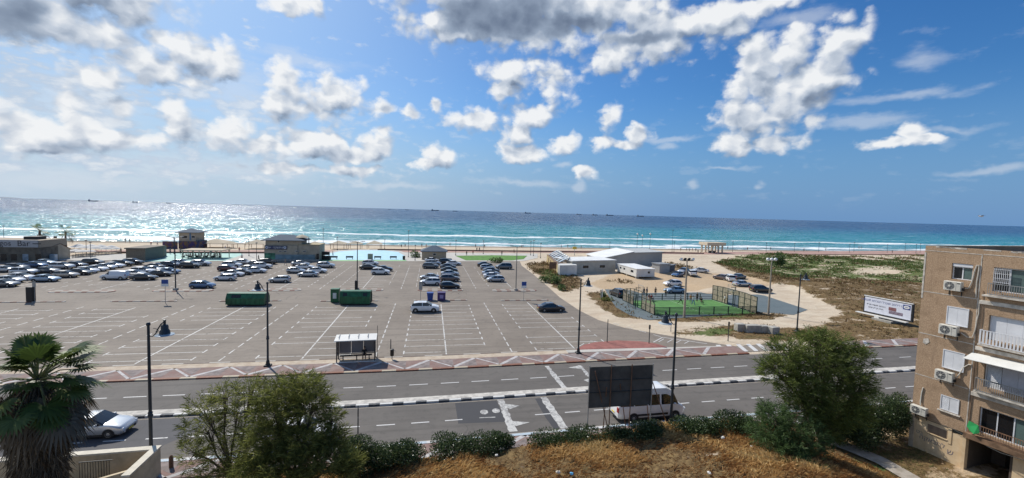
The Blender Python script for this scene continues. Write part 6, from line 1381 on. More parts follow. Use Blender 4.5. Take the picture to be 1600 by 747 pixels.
# windows
def winb(x0, x1, z0, z1, kind, y=.16):
    f = MB(); t = .05
    for bx_ in ((x0, x1, z0, z0+t), (x0, x1, z1-t, z1), (x0, x0+t, z0+t, z1-t), (x1-t, x1, z0+t, z1-t)): f.box(bx_[0], bx_[1], y-.04, y+.02, bx_[2], bx_[3])
    fr_ = f.build('window', M_SHUT, AB)
    n = max(2, round((x1-x0)/.75)); W_ = (x1-x0-2*t)/n
    for i in range(n):
        a = x0+t+i*W_; c = a+W_; k = kind[i % len(kind)]
        if k == 'g': q = MB(); q.box(a+.03, c-.03, y-.005, y+.012, z0+t+.03, z1-t-.03); q.build('pane', M_WINB, fr_); q = MB(); q.box(c-.03, c+.03, y-.03, y+.015, z0+t, z1-t); q.build('mullion', M_SHUT, fr_)
        if k == 'c': q = MB(); q.box(a+.03, c-.03, y-.005, y+.012, z0+t+.03, z1-t-.03); q.build('pane', plain('curtained_glass', (0.10, 0.15, 0.14), 0.15), fr_)
        if k == 's': q = MB(); q.box(a+.004, c-.004, y-.02, y+.01, z0+t, z1-t); q.build('shutter', M_SHUT, fr_)
        if k == 'y': q = MB(); q.box(a+.004, c-.004, y-.02, y+.01, z0+t, z1-t); q.build('shutter', M_SHUTG, fr_)
        if k == 'l':
            q = MB()
            for j in range(int((z1-z0-.1)/.075)): z = z0+t+.02+j*.075; q._add([(a+.02, y-.03, z), (c-.02, y-.03, z), (c-.02, y+.01, z+.05), (a+.02, y+.01, z+.05)], [(0, 1, 2, 3)])
            q.build('louvre', M_SHUT, fr_); q = MB(); q.box(a+.01, c-.01, y+.013, y+.018, z0+t, z1-t); q.build('louvre_back', M_WINB, fr_)
    return fr_
winb(1.60, 2.66, 12.64, 13.50, 'gc'); q = MB(); q.box(1.60, 2.66, .04, .18, 13.51, 13.70); q.build('shutter_box', M_SHUT, AB)
for z0, z1 in ((9.5, 10.75), (6.45, 7.72)):
    winb(1.55, 2.72, z0, z1, 'ss', -.04)
winb(1.62, 2.63, 3.52, 4.53, 'ls', .0); q = MB(); q.box(1.5, 2.75, -.10, .0, 3.40, 3.47); q.build('sill', M_CHIP, AB)
winb(3.72, 7.18, 12.17, 13.68, 'gccgs'); winb(3.72, 8.18, 9.02, 10.58, 'ssssss'); winb(3.72, 8.18, 5.92, 7.48, 'lyyyyy'); winb(3.67, 8.38, 2.87, 4.53, 'ggcsss')
for z0, z1 in ((12.3, 13.7), (9.2, 10.6), (6.1, 7.5)): winb(9.32, 10.58, z0+.02, z1-.02, 'ss')
# grille and railings
def rail(x0, x1, z0, z1, name, m, step=.14, out=.32, solid=False):
    r_ = MB(); r_.box(x0, x1, -out-.02, -out+.02, z1-.04, z1); r_.box(x0, x1, -out-.02, -out+.02, z0, z0+.05); r_.box(x0, x0+.03, -out+.021, -.01, z0, z0+.05); r_.box(x0, x0+.03, -out+.021, -.01, z1-.05, z1)
    x = x0
    while x < x1: r_.box(x, x+(.085 if solid else .022), -out-.012, -out+.012, z0+.051, z1-.041); x += step
    return r_.build(name, m, AB)
rail(3.62, 8.3, 11.95, 12.68, 'railing', M_GALV, .11, .30); rail(3.45, 8.4, 8.72, 9.62, 'railing', M_SHUT, .16, .32, True); rail(3.45, 8.4, 5.62, 6.45, 'railing', M_GALV, .10, .32); rail(3.35, 8.6, 2.78, 3.42, 'railing', plain('rusty_railing', (0.22, 0.12, 0.07), 0.7, var=.3), .12, .34)
q = MB()
for i in range(9): q.box(3.74+i*.09, 3.76+i*.09, -.06, -.04, 12.7, 13.62)
for z in (12.75, 13.0, 13.3, 13.58): q.box(3.73, 4.5, -.062, -.038, z, z+.02)
q.build('window_grille', M_SHUT, AB)
for z in (8.68, 5.58, 11.9): q = MB(); q.box(3.4, 8.5, -.36, -.004, z-.10, z-.0); q.build('balcony_slab', M_CHIP, AB)
q = MB(); q._add([(3.05,-.02,7.92),(6.2,-.02,8.02),(6.2,-.95,7.70),(3.05,-.95,7.62),(3.05,-.02,7.95),(6.2,-.02,8.05),(6.2,-.95,7.73),(3.05,-.95,7.65)], [(0,1,2,3),(7,6,5,4),(0,4,5,1),(1,5,6,2),(2,6,7,3),(3,7,4,0)]); q.build('awning', M_OFFW, AB)
q = MB(); q._add([(3.35,-.36,3.5),(3.85,-.40,3.42),(3.95,-.42,2.95),(3.7,-.50,2.78),(3.45,-.40,2.85),(3.28,-.38,3.1)], [(0,5,4,3,2,1)]); q.v = [(x, y, z) for x, y, z in q.v]; tag(q.build('hung_cloth', M_GREEN, None, False, AB.location, brz), 'green cloth hanging over the lowest balcony rail of the apartment block', 'cloth')
# air conditioners
def ac(x, z, label, w_=.95, h_=.62):
    r_ = empty('air_conditioner', tuple(AB.matrix_world @ Vector((0, 0, 0))), 0, label, 'air conditioner', 'air conditioners on the apartment wall')
    M_ = Matrix.Translation(AB.location) @ Matrix.Rotation(brz, 4, 'Z'); r_.location = M_ @ Vector((x, -.12, z)); r_.rotation_euler.z = brz
    b = MB(); b.bbox(0, w_, -.33, 0, 0, h_, .03); b.build('casing', M_ACW, r_)
    b = MB(); b.lathe([(h_*.40, -.004), (h_*.42, -.012), (h_*.42, -.02)], (w_*.36, -.315, h_*.5), 22, 'y'); f = b.build('fan_grille', plain('grey_fan_guard', (0.12, 0.12, 0.12), 0.5), r_, True)
    b = MB()
    for k in range(4): a = k*math.pi/4; dx_, dz_ = math.cos(a)*h_*.4, math.sin(a)*h_*.4; b.tube((w_*.36-dx_, -.342-k*.003, h_*.5-dz_), (w_*.36+dx_, -.342-k*.003, h_*.5+dz_), .008, n=4)
    b.lathe([(.07, -.01), (.07, .01)], (w_*.36, -.36, h_*.5), 12, 'y'); b.build('fan_hub', M_ACW, f)
    b = MB(); b.box(w_*.72, w_*.73, -.334, -.331, .03, h_-.03); b.box(w_*.78, w_*.94, -.336, -.331, h_*.78, h_*.88); b.build('panel_seam', M_DARK, r_)
    for xx in (.12, w_-.16): b = MB(); b.box(xx, xx+.04, -.32, .12, -.05, -.004); b.box(xx, xx+.04, .08, .118, -.35, -.051); b.build('bracket', M_DARK, r_)
    b = MB(); b.bbox(w_+.003, w_+.10, -.25, -.08, .06, .24, .02); b.build('valve_cover', M_BLK, r_)
ac(1.42, 11.88, 'air conditioner under the topmost small window of the apartment block'); ac(1.36, 8.82, 'air conditioner under the closed white shutters of the second floor from the top', 1.0, .66); ac(1.36, 5.66, 'air conditioner under the lower closed white shutters, with a curved pipe', 1.0, .64); ac(.12, 2.68, 'lowest air conditioner, by the corner of the apartment block', .95, .58)
def cable(pts, r_=.028, m=M_CABLE):
    q = MB(); q.path([Vector((x, y, z)) for x, y, z in pts], r_, 6); q.build('pipe', m, AB, True)
cable([(2.42,-.10,12.1),(2.6,-.06,12.15),(2.72,-.05,12.6),(2.80,-.05,13.3),(2.90,-.05,13.72),(2.99,-.04,13.74),(3.0,-.03,13.4),(2.95,-.03,12.6),(2.98,-.03,11.6)], .04)
cable([(2.42,-.12,9.1),(2.75,-.06,8.88),(3.0,-.06,8.95),(3.1,-.05,9.5),(3.14,-.05,10.1),(3.2,-.04,10.6),(3.16,-.03,11.4)], .035)
cable([(2.40,-.12,6.0),(2.52,-.05,6.3),(2.68,-.05,6.8),(2.95,-.05,7.1),(3.05,-.04,7.1)], .04); cable([(.55,-.10,3.3),(.5,-.04,3.6),(.52,-.03,4.2),(.58,-.03,4.6)], .04, M_ACW)
for (xo, zz0, zz1) in ((3.20, 2.6, 8.1), (3.28, 5.0, 8.3), (3.15, 3.3, 11.2), (3.33, 8.9, 12.1)): cable([(xo, -.03, zz0), (xo+.04, -.03, (zz0+zz1)/2), (xo-.03, -.03, zz1)], .018, plain('brown_cable', (0.22, 0.15, 0.10), 0.8))
cable([(.1, -.06, 2.55), (1.2, -.06, 2.42), (2.4, -.05, 2.44), (3.2, -.2, 2.35), (5, -.4, 2.2), (8, -.4, 2.5)], .02, M_DARK)
q = MB(); q._add([(.35,-.02,8.1),(.62,-.02,8.2),(.72,-.02,7.95),(.50,-.02,7.72),(.32,-.02,7.8)], [(0,1,2,3,4)]); q.build('plaster_repair', M_CHIP, AB)
# ---------------------------------------------------------------- cream stair wall at the lower left
def PZ(px_, py_, Zc): return Vector((0, 0, CH))+ray(px_, py_)*Zc
sw = PZ(245.5, 701, 26.0); SWr = empty('stair_wall', (sw.x, sw.y, 0), R_(2), 'cream rendered stair wall with a coping at the bottom left corner', 'wall')
M_CREAM2 = plain('stair_cream_render', (0.50, 0.41, 0.28), 0.9, var=0.2, scale=1.2, bump=.2); z_ = sw.z  # cream is the render's own colour
b = MB(); b.box(-9, 0, 0, .35, -.3, z_-.10); b.box(-.30, 0, -2.6, -.001, -.3, z_-.101); b.build('wall', M_CREAM2, SWr); b = MB(); b.box(-9.04, .05, -.04, .40, z_-.099, z_); b.box(-.36, .05, -2.65, -.041, z_-.0995, z_-.002); b.build('coping', plain('pale_coping', (0.60, 0.55, 0.45), 0.8, var=.1), SWr)
b = MB(); b._add([(-.31,-1.5,-.3),(-4.2,-1.5,-.3),(-4.2,-1.5,z_-1.25),(-.31,-1.5,z_-.32),(-.31,-1.3,-.3),(-4.2,-1.3,-.3),(-4.2,-1.3,z_-1.25),(-.31,-1.3,z_-.32)], [(0,1,2,3),(7,6,5,4),(0,3,7,4),(1,5,6,2),(2,6,7,3),(0,4,5,1)]); b.build('stair_parapet', M_CREAM2, SWr)
b = MB()
for i in range(12): b.box(-3.5+i*.13, -3.48+i*.13, -.62, -.60, .2, z_-.15)
b.box(-3.52, -1.9, -.63, -.59, z_-.17, z_-.13); b.box(-3.52, -1.9, -.63, -.59, .2, .24); b.build('railing', M_DARK, SWr)
b = MB(); b.box(-9, -.31, -1.29, -.005, -.3, .12); b.build('step', M_CONCB, SWr); b = MB(); b.box(-9, -4.3, -3.5, -1.4, -.3, .5); b.build('landing', M_CREAM2, SWr)
q = MB(); q.lathe([(.10, 0), (.12, .05), (.12, .75), (.08, .85), (.02, .9)], n=10); tag(q.build('bollard', M_BRN, None, True, (sw.x+.25, sw.y+.9, 0.0)), 'short brown bollard at the right end of the cream stair wall', 'bollard')
# ---------------------------------------------------------------- fenced football court
CX0, CX1, CY0, CY1 = 36.4, 55.4, 66.2, 78.3
sheet('football_turf', [(CX0+.1, CY0+.1), (CX1-.1, CY0+.1), (CX1-.1, CY1-.1), (CX0+.1, CY1-.1)], .03, plain('green_turf', (0.085, 0.215, 0.055), 0.95, var=0.18, scale=0.5, bump=0.3))
b = MB()
for p, q_ in (((CX0+.5, CY0+.5), (CX1-.5, CY0+.5)), ((CX0+.5, CY1-.5), (CX1-.5, CY1-.5)), ((CX0+.5, CY0+.5), (CX0+.5, CY1-.5)), ((CX1-.5, CY0+.5), (CX1-.5, CY1-.5)), (((CX0+CX1)/2, CY0+.5), ((CX0+CX1)/2, CY1-.5))): line(p, q_, .09, .036, b)
tag(b.build('court_lines', plain('pale_court_line', (0.40, 0.52, 0.36), 0.9)), kind='structure')
FC = empty('court_fence', (CX0, CY0, 0), 0, 'dark green framed fence with slatted ends round the football court', 'fence'); Wc, Dc = CX1-CX0, CY1-CY0
M_FEN = plain('dark_green_frame', (0.012, 0.030, 0.022), 0.5); M_SLAT = M_WOODG
for side_, y in (('near', 0), ('far', Dc)):
    for i in range(8): x = Wc*i/7; q = MB(); q.box(x-.07, x+.07, y-.06, y+.06, 0, 1.35 if side_ == 'near' else 1.25); q.build('post', M_FEN, FC)
    for z in ((.12, .34, .56, .78, 1.0, 1.22) if side_ == 'near' else (.25, .65, 1.15)): q = MB(); q.box(.08, Wc-.08, y-.03, y+.03, z, z+(.10 if side_ == 'near' else .07)); q.build('rail', M_FEN, FC)
def endfence(x, sgn):
    hs_ = [1.9, 2.7, 3.1, 3.1, 3.1, 3.1, 2.9, 2.6, 2.2] if sgn < 0 else [2.9, 3.0, 3.1, 3.1, 3.1, 3.1, 3.1, 3.0, 2.9]; n = 8
    for i in range(n+1):
        y = Dc*i/n; q = MB(); q.box(x-.06, x+.06, y-.06, y+.06, 0, hs_[i]); q.build('post', M_FEN, FC)
        if i == n: break
        y1 = Dc*(i+1)/n; h0, h1 = hs_[i], hs_[i+1]; goal = i in (3, 4)
        q = MB(); z0 = 2.1 if goal else .1; m = 15 if sgn > 0 else 5
        if sgn > 0 or not goal:
            for k in range(m):
                a = y+.08+(y1-y-.16)*k/m; c = a+(y1-y-.16)/m*(.80 if sgn > 0 else .55); hh = h0+(h1-h0)*k/m-.06
                if goal and sgn > 0: hh = h0-.05; z0 = 2.25
                if sgn < 0: hh = min(hh, 1.6 if k % 2 else 2.6)
                q.box(x-.025, x+.025, a, c, z0, hh)
            if q.v: q.build('slat_panel', M_SLAT, FC)
        for z in (.08, 1.1, 2.1) if not goal else (2.1,): 
            q = MB(); q.box(x-.035+.0, x+.035, y+.061, y1-.061, z, z+.07); q.build('rail', M_FEN, FC)
        q = MB(); q._add([(x-.04,y+.061,h0-.08),(x+.04,y+.061,h0-.08),(x+.04,y1-.061,h1-.08),(x-.04,y1-.061,h1-.08),(x-.04,y+.061,h0),(x+.04,y+.061,h0),(x+.04,y1-.061,h1),(x-.04,y1-.061,h1)], [(0,3,2,1),(4,5,6,7),(0,1,5,4),(1,2,6,5),(2,3,7,6),(3,0,4,7)]); q.build('top_rail', M_FEN, FC)
    # recessed goal cage
    ya, yb = Dc*3/8, Dc*5/8; q = MB(); xo = x+sgn*1.1
    for y in (ya, yb): q.tube((xo, y, 0), (xo, y, 2.1), .05); q.tube((x, y, 2.1), (xo, y, 2.1), .04); q.tube((x, y, 1.0), (xo, y, 1.0), .03)
    q.tube((xo, ya, 2.1), (xo, yb, 2.1), .04)
    for k in range(1, 9): yy = ya+(yb-ya)*k/9; q.tube((xo, yy, 0), (xo, yy, 2.1), .02, n=5)
    q.build('goal_cage', M_FEN, FC)
    hp = empty('basketball_hoop', (CX0+x, CY0+Dc/2, 0), 0, ('basketball board above the right hand goal' if sgn > 0 else 'basketball board above the left hand goal')+' of the court', 'basketball hoop', None)
    q = MB(); q.tube((sgn*.4, 0, 0), (sgn*.4, 0, 3.6), .07); q.tube((sgn*.4, 0, 3.5), (-sgn*.5, 0, 3.5), .05); q.build('stand', M_FEN, hp)
    q = MB()
    for z in (2.9, 3.95): q.tube((-sgn*.5, -.9, z), (-sgn*.5, .9, z), .035)
    for y in (-.9, 0.9): q.tube((-sgn*.5, y, 2.9), (-sgn*.5, y, 3.95), .035)
    for y in (-.45, 0, .45): q.tube((-sgn*.5, y, 2.9), (-sgn*.5, y, 3.95), .018)
    q.build('backboard', M_GALV, hp); q = MB(); q.path([(-sgn*(.75+.23*math.cos(a)), .23*math.sin(a), 3.05) for a in np.linspace(0, 6.28, 15)], .02, 5); q.build('rim', M_GALV, hp)
endfence(0, -1); endfence(Wc, 1)
# floodlight mast and globe mast
g = G(1069, 496); h = HT(g, 407); r = empty('floodlight_mast', (g.x, g.y, gh(g.x, g.y)), 0, 'tall pale mast with a bar of four floodlights in front of the football court', 'floodlight mast'); b = MB(); b.lathe([(.20, 0), (.16, 4), (.09, h)], n=10); b.build('pole', plain('pale_tan_pole', (0.36, 0.31, 0.24), 0.6), r, True)
b = MB(); b.box(-1.15, 1.15, -.05, .05, h-.06, h+.04); b.build('cross_bar', M_POLE, r)
for x in (-1.05, -.35, .35, 1.05): b = MB(); b.M = Matrix.Translation((x, -.05, h+.15)) @ Matrix.Rotation(R_(35), 4, 'X'); b.lathe([(.12, -.16), (.30, .12), (.27, .16)], (0, 0, 0), 12, 'y'); b.build('floodlight', M_DARK if abs(x) < .5 else M_LENS, r)
g = G(1200.5, 491); h = HT(g, 406); r = empty('floodlight_mast', (g.x, g.y, gh(g.x, g.y)), 0, 'tall pale mast with white round lights right of the football court', 'floodlight mast'); b = MB(); b.lathe([(.18, 0), (.14, 4), (.08, h)], n=10); b.build('pole', plain('pale_tan_pole', (0.36, 0.31, 0.24), 0.6), r, True)
for x in (-.75, 0, .75): b = MB(); b.ball((x, 0, h+.1), .28, n=10, m=7); b.build('globe', M_LENS, r, True)
b = MB(); b.box(-.7, .7, -.04, .04, h-.12, h-.05); b.build('cross_bar', M_GALV, r)
# ---------------------------------------------------------------- plants
def leafmat(name, stops, rough=0.6, trans=0.25):
    def f(t, b, pos, m):
        a = t.attr('tint').outputs['Fac']; c = t.cramp(a, stops)
        t.put(b.inputs['Base Color'], c); b.inputs['Roughness'].default_value = rough; b.inputs['Specular IOR Level'].default_value = 0.35
        tr = t.new('ShaderNodeBsdfTranslucent'); t.put(tr.inputs['Color'], c); mx = t.new('ShaderNodeMixShader'); mx.inputs[0].default_value = trans
        out = m.node_tree.nodes['Material Output']; t.link(b.outputs[0], mx.inputs[1]); t.link(tr.outputs[0], mx.inputs[2]); t.link(mx.outputs[0], out.inputs[0])
    return mat(name, f)
M_TAM = leafmat('tamarisk_foliage', [(0, (0.075, 0.085, 0.024)), (0.45, (0.165, 0.185, 0.048)), (0.8, (0.26, 0.27, 0.075)), (1, (0.34, 0.33, 0.12))], 0.6, 0.48)
M_TAM2 = leafmat('dark_tamarisk_foliage', [(0, (0.060, 0.080, 0.022)), (0.5, (0.135, 0.175, 0.042)), (0.85, (0.22, 0.26, 0.065)), (1, (0.30, 0.32, 0.10))], 0.6, 0.48)
M_TAM3 = leafmat('bluish_green_foliage', [(0, (0.042, 0.07, 0.024)), (0.5, (0.10, 0.165, 0.055)), (0.9, (0.17, 0.25, 0.09)), (1, (0.23, 0.31, 0.14))], 0.6, 0.45)
M_OLE = leafmat('broad_leaf_foliage', [(0, (0.025, 0.045, 0.015)), (0.55, (0.06, 0.095, 0.032)), (0.85, (0.15, 0.19, 0.08)), (1, (0.32, 0.34, 0.19))], 0.35, 0.3)
M_GRASS = leafmat('dry_grass_blades', [(0, (0.20, 0.085, 0.028)), (0.35, (0.38, 0.205, 0.078)), (0.7, (0.57, 0.37, 0.15)), (0.93, (0.70, 0.50, 0.24)), (0.97, (0.14, 0.15, 0.04)), (1, (0.10, 0.13, 0.035))], 0.7, 0.3)
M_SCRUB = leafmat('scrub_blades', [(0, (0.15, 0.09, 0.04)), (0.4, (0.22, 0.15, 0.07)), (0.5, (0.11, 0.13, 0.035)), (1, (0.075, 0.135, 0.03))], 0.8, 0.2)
M_PALM = leafmat('palm_frond', [(0, (0.035, 0.055, 0.014)), (0.5, (0.080, 0.125, 0.028)), (0.9, (0.16, 0.20, 0.06)), (1, (0.27, 0.28, 0.13))], 0.4, 0.35)
M_DEAD = leafmat('dead_frond', [(0, (0.055, 0.042, 0.028)), (0.5, (0.13, 0.10, 0.065)), (1, (0.27, 0.215, 0.15))], 0.9, 0.15)
M_BARK = plain('grey_brown_bark', (0.12, 0.085, 0.06), 0.95, var=0.35, scale=4, bump=0.5)
def unit(a): return a/np.maximum(np.linalg.norm(a, axis=-1, keepdims=True), 1e-9)
def blades(C_, D_, ln, wd, tint, quad=False, bend=0.25):
    """thin leaves: roots C_, directions D_; each a bent two-part blade or a broad diamond leaf"""
    n = len(C_); D_ = unit(D_); side = unit(np.cross(D_, NR.normal(size=(n, 3)))); up = np.cross(side, D_)
    ln = np.broadcast_to(ln, n)[:, None]; wd = np.broadcast_to(wd, n)[:, None]
    dr = np.array([0, 0, -1.0])*bend*ln
    if quad:
        V = np.stack([C_, C_+D_*ln*.5+side*wd/2+up*wd*.1, C_+D_*ln+dr*.4, C_+D_*ln*.5-side*wd/2+up*wd*.1], 1)
    else:
        V = np.stack([C_-side*wd/2, C_+side*wd/2, C_+D_*ln*.55+side*wd*.35+dr*.2, C_+D_*ln+dr], 1)
    F_ = np.arange(n*4).reshape(n, 4); return V.reshape(-1, 3), F_, np.repeat(tint, 4)
def leaves_obj(name, m, parts, parent=None):
    V = []; F_ = []; T_ = []; o = 0
    for v, f, t in parts: V.append(v); F_.append(f+o); T_.append(t); o += len(v)
    ob = arr_mesh(name, np.concatenate(V), np.concatenate(F_), m, {'tint': np.concatenate(T_)})
    if parent is not None: ob.parent = parent
    return ob
def in_ell(e, n, bias=2.4):
    d = unit(NR.normal(size=(n, 3))); r = NR.random(n)**(1/bias)
    return np.array(e[:3])+d*r[:, None]*np.array(e[3:6]), d, r
def pe(px_, py_, rx, ry, Zc, dz=1.0):
    c = PZ(px_, py_, Zc); s_ = Zc/CF; return (c.x, c.y, c.z, rx*s_, rx*s_*dz, ry*s_)
def feathery(name, ells, base, label, m, nsp=70, ln=(.22, .5), wd=.022, group=None, trunk_r=.16, cat='tree', n_blade=14, forks=None):
    b0 = Vector((base[0], base[1], gh(base[0], base[1])-.05)); r = empty(name, tuple(b0), 0, label, cat, group); parts = []; o = np.array(b0)
    wood = MB(); crown = Vector(tuple(np.mean([e[:3] for e in ells], 0)))-b0
    fork = crown*.28; fork.z = max(.5, crown.z*.22)
    wood.path([(0, 0, -.2), (fork.x*.4, fork.y*.4, fork.z*.5), tuple(fork)], [trunk_r*1.25, trunk_r, trunk_r*.9], 8)
    for e in ells:
        c = Vector(e[:3])-b0; mid = fork.lerp(c, .5)+Vector((rnd.uniform(-.3, .3), rnd.uniform(-.3, .3), rnd.uniform(-.1, .35)))
        rr = trunk_r*.55; wood.path([tuple(fork), tuple(fork.lerp(mid, .5)+Vector((rnd.uniform(-.1, .1), rnd.uniform(-.1, .1), 0))), tuple(mid), tuple(c)], [rr, rr*.8, rr*.6, rr*.35], 6)
        vol = (e[3]*e[5]*e[4])**(2/3)
        n = int(nsp*vol)+12; P, d, rad = in_ell(e, n, 2.0); out = unit(d*np.array([1, 1, 1])+np.array([0, 0, .9])+NR.normal(size=(n, 3))*.35)
        # sub-branches
        for k in range(min(10, n)):
            p = Vector(P[k])-b0; wood.path([tuple(mid.lerp(c, rnd.random())), tuple(c.lerp(p, .5)+Vector((0, 0, -.05))), tuple(p)], [rr*.32, rr*.2, .008], 5)
        # clumped tints: one value per cluster, so that light and dark sprays alternate
        ct = NR.random(n)*.55+.45*NR.random(n)**2
        rep = n_blade; Pc = np.repeat(P, rep, 0); Oc = np.repeat(out, rep, 0); u = NR.random(n*rep)
        root = Pc+Oc*(u*.42)[:, None]+NR.normal(size=(n*rep, 3))*.045; D_ = unit(Oc+NR.normal(size=(n*rep, 3))*.5)
        parts.append(blades(root-o, D_, NR.uniform(ln[0], ln[1], n*rep), wd, np.clip(np.repeat(ct, rep)+NR.normal(size=n*rep)*.13, 0, 1), bend=.22))
    wood.build('trunk', M_BARK, r, True); leaves_obj('crown', m, parts, r); return r
T1 = [pe(318, 640, 27, 20, 25.6), pe(352, 617, 24, 14, 25.6), pe(392, 612, 26, 16, 25.2), pe(372, 645, 26, 18, 25.4), pe(325, 672, 34, 20, 25.3), pe(300, 706, 20, 22, 25.2), pe(350, 700, 32, 24, 25.0), pe(395, 680, 24, 24, 25.2), pe(335, 735, 34, 20, 24.8), pe(378, 735, 30, 18, 24.8)]
feathery('tamarisk_tree', T1, (PZ(365, 700, 25.2).x, PZ(365, 700, 25.2).y), 'sparse olive green tamarisk tree with bare twigs, left of the two before the road', M_TAM, 62, group='tamarisk trees', n_blade=13)
T2 = [pe(428, 620, 30, 20, 24.0), pe(468, 608, 34, 18, 24.2), pe(488, 632, 34, 18, 24.0), pe(432, 648, 34, 20, 23.8), pe(425, 690, 40, 26, 23.4), pe(478, 692, 40, 24, 23.3), pe(520, 690, 20, 20, 23.8), pe(445, 730, 52, 30, 22.8), pe(505, 728, 46, 28, 23.0), pe(400, 738, 36, 26, 22.8), pe(545, 728, 18, 20, 23.5), pe(520, 655, 14, 10, 24.2)]
feathery('tamarisk_tree', T2, (PZ(455, 700, 23.5).x, PZ(455, 700, 23.5).y), 'dense olive green tamarisk tree at bottom left of centre, right of the sparse one', M_TAM, 150, group='tamarisk trees', trunk_r=.2)
T3 = [pe(1232, 552, 30, 22, 28.51), pe(1222, 585, 28, 24, 28.24), pe(1275, 532, 28, 12, 28.96), pe(1305, 540, 28, 18, 28.78), pe(1330, 560, 26, 20, 28.60), pe(1280, 565, 36, 24, 28.24), pe(1318, 592, 36, 24, 28.24), pe(1255, 605, 36, 26, 28.05), pe(1345, 605, 20, 24, 28.42), pe(1300, 635, 42, 28, 28.05), pe(1258, 640, 30, 24, 27.87), pe(1335, 645, 22, 22, 28.24), pe(1202, 570, 12, 12, 28.51), pe(1285, 670, 26, 22, 27.69)]
feathery('tamarisk_tree', T3, (PZ(1285, 690, 28.2).x, PZ(1285, 690, 28.2).y), 'big dark green tamarisk tree on the right, beside the apartment block', M_TAM2, 120, group='tamarisk trees', trunk_r=.22)
T4 = [pe(1212, 652, 24, 18, 27.26), pe(1240, 672, 40, 24, 26.88), pe(1200, 674, 26, 20, 27.07), pe(1225, 700, 36, 18, 26.51), pe(1268, 692, 24, 16, 26.88), pe(1195, 640, 8, 12, 27.45), pe(1240, 712, 40, 14, 26.32)]
feathery('tamarisk_bush', T4, (PZ(1235, 690, 27).x, PZ(1235, 690, 27).y), 'rounded green tamarisk bush at the foot of the big right hand tree', M_TAM3, 190, ln=(.15, .36), trunk_r=.08, cat='bush')
# broad leaved bushes along the bank
def leafy(px_, py_, rx, ry, Zc, label, m=M_OLE, dens=1700, size=(.10, .17), group='glossy bushes along the top of the bank', name='bush', lumps=7):
    c = PZ(px_, py_, Zc); s_ = Zc/CF; gx, gy = c.x, c.y; z0 = gh(gx, gy); r = empty(name, (gx, gy, z0), 0, label, 'bush', group); o = np.array([gx, gy, z0]); parts = []; RX, RZ = rx*s_, ry*s_
    zt = c.z+RZ; cz = (z0+zt)/2; RZ = max(RZ, (zt-z0)/2)
    es = [(gx, gy, cz, RX*.85, RX*.75, RZ*.95)]+[(gx+rnd.uniform(-.7, .7)*RX, gy+rnd.uniform(-.5, .5)*RX, cz+rnd.uniform(-.45, .4)*RZ, RX*rnd.uniform(.4, .6), RX*.5, RZ*rnd.uniform(.45, .7)) for _ in range(lumps)]
    wood = MB()
    for k in range(6): a = rnd.uniform(0, 6.28); wood.path([(0, 0, -.05), (math.cos(a)*RX*.3, math.sin(a)*RX*.3, (cz-z0)*.5), (math.cos(a)*RX*.5, math.sin(a)*RX*.4, (cz-z0)*1.0)], [.03, .02, .01], 5)
    wood.build('stems', M_BARK, r)
    for e in es:
        n = int(dens*e[3]*e[5])+40; P, d, rad = in_ell(e, n, 3.0); P[:, 2] = np.maximum(P[:, 2], z0+.02)
        t_ = np.clip(NR.random(n)**1.6*.9+np.where(NR.random(n) > .9, .25, 0), 0, 1); D_ = unit(d+NR.normal(size=(n, 3))*.7+np.array([0, 0, .3]))
        parts.append(blades(P-o, D_, NR.uniform(*size, n), NR.uniform(size[0]*.45, size[0]*.7, n), t_, True, .15))
    leaves_obj('foliage', m, parts, r); return r
bl = [(555,706,38,25,26.6,'glossy bush touching the dense tamarisk tree'),(592,712,32,20,26.8,'second glossy bush right of the dense tamarisk tree'),(632,710,33,20,27.2,'glossy bush left of the small gap with zigzag paving'),(705,698,38,18,28.0,'glossy bush right of the small gap in the row'),(752,693,36,17,28.2,'tall glossy bush left of the middle of the row'),(790,690,18,13,28.6,'small glossy bush left of the wide gap'),(858,688,32,12,28.6,'low round bush alone between two gaps'),(912,683,34,12,28.9,'low bush under the left props of the dark signboard'),(962,681,26,12,29.0,'low bush under the middle of the dark signboard'),(1008,678,30,13,29.0,'dark bush under the right props of the signboard'),(1072,670,32,14,29.4,'bush just right of the lamp by the white minibus'),(1106,668,26,12,29.5,'bush between the lamp and the tamarisk bush, second from the lamp'),(1146,661,38,15,30,'bush touching the left side of the round tamarisk bush')]
for a in bl: leafy(*a)
for a in [(1312,660,30,24,32.2,'glossy hedge bush below the big right hand tree'),(1345,650,32,28,32.8,'hedge bush right of the big tree, first before the wall'),(1375,640,34,28,33.2,'hedge bush in the middle between big tree and apartment block'),(1405,634,22,24,33.6,'hedge bush touching the corner of the apartment block'),(1300,640,24,24,32,'pale leaved hedge bush behind the trunk of the big tree'),(1350,668,30,18,32,'low front bush of the hedge beside the gravel path')]:
    leafy(*a, group='hedge bushes beside the apartment block', dens=1300)
for a in [(1218,402,10,9,150,'round dark tree standing alone on the dunes',M_TAM3,60,(.5,.9)),(648,398.5,7.5,5,150,'dark bush left of the small blue-roofed hut',M_TAM3,60,(.4,.8)),(776,409,11,4.5,141,'dark low bush at the lawn corner behind the grey people carrier',M_TAM3,60,(.4,.8)),(852,437,9,5,104,'green shrub left of the ochre house',M_TAM3,90,(.3,.6)),(868,437,10,6,102,'green shrub in front of the ochre house',M_TAM3,90,(.3,.6)),(878,448,7,3,94,'dark low shrub below the ochre house',M_TAM3,90,(.25,.5)),(948,469,7,3,84,'bright green low shrub at the apron edge',M_TAM,90,(.25,.5)),(942,460,5,3,88,'dark shrub at the apron edge beside the pale posts',M_TAM3,90,(.25,.5))]:
    leafy(*a[:6], m=a[6], dens=a[7], size=a[8], group=None, lumps=4)
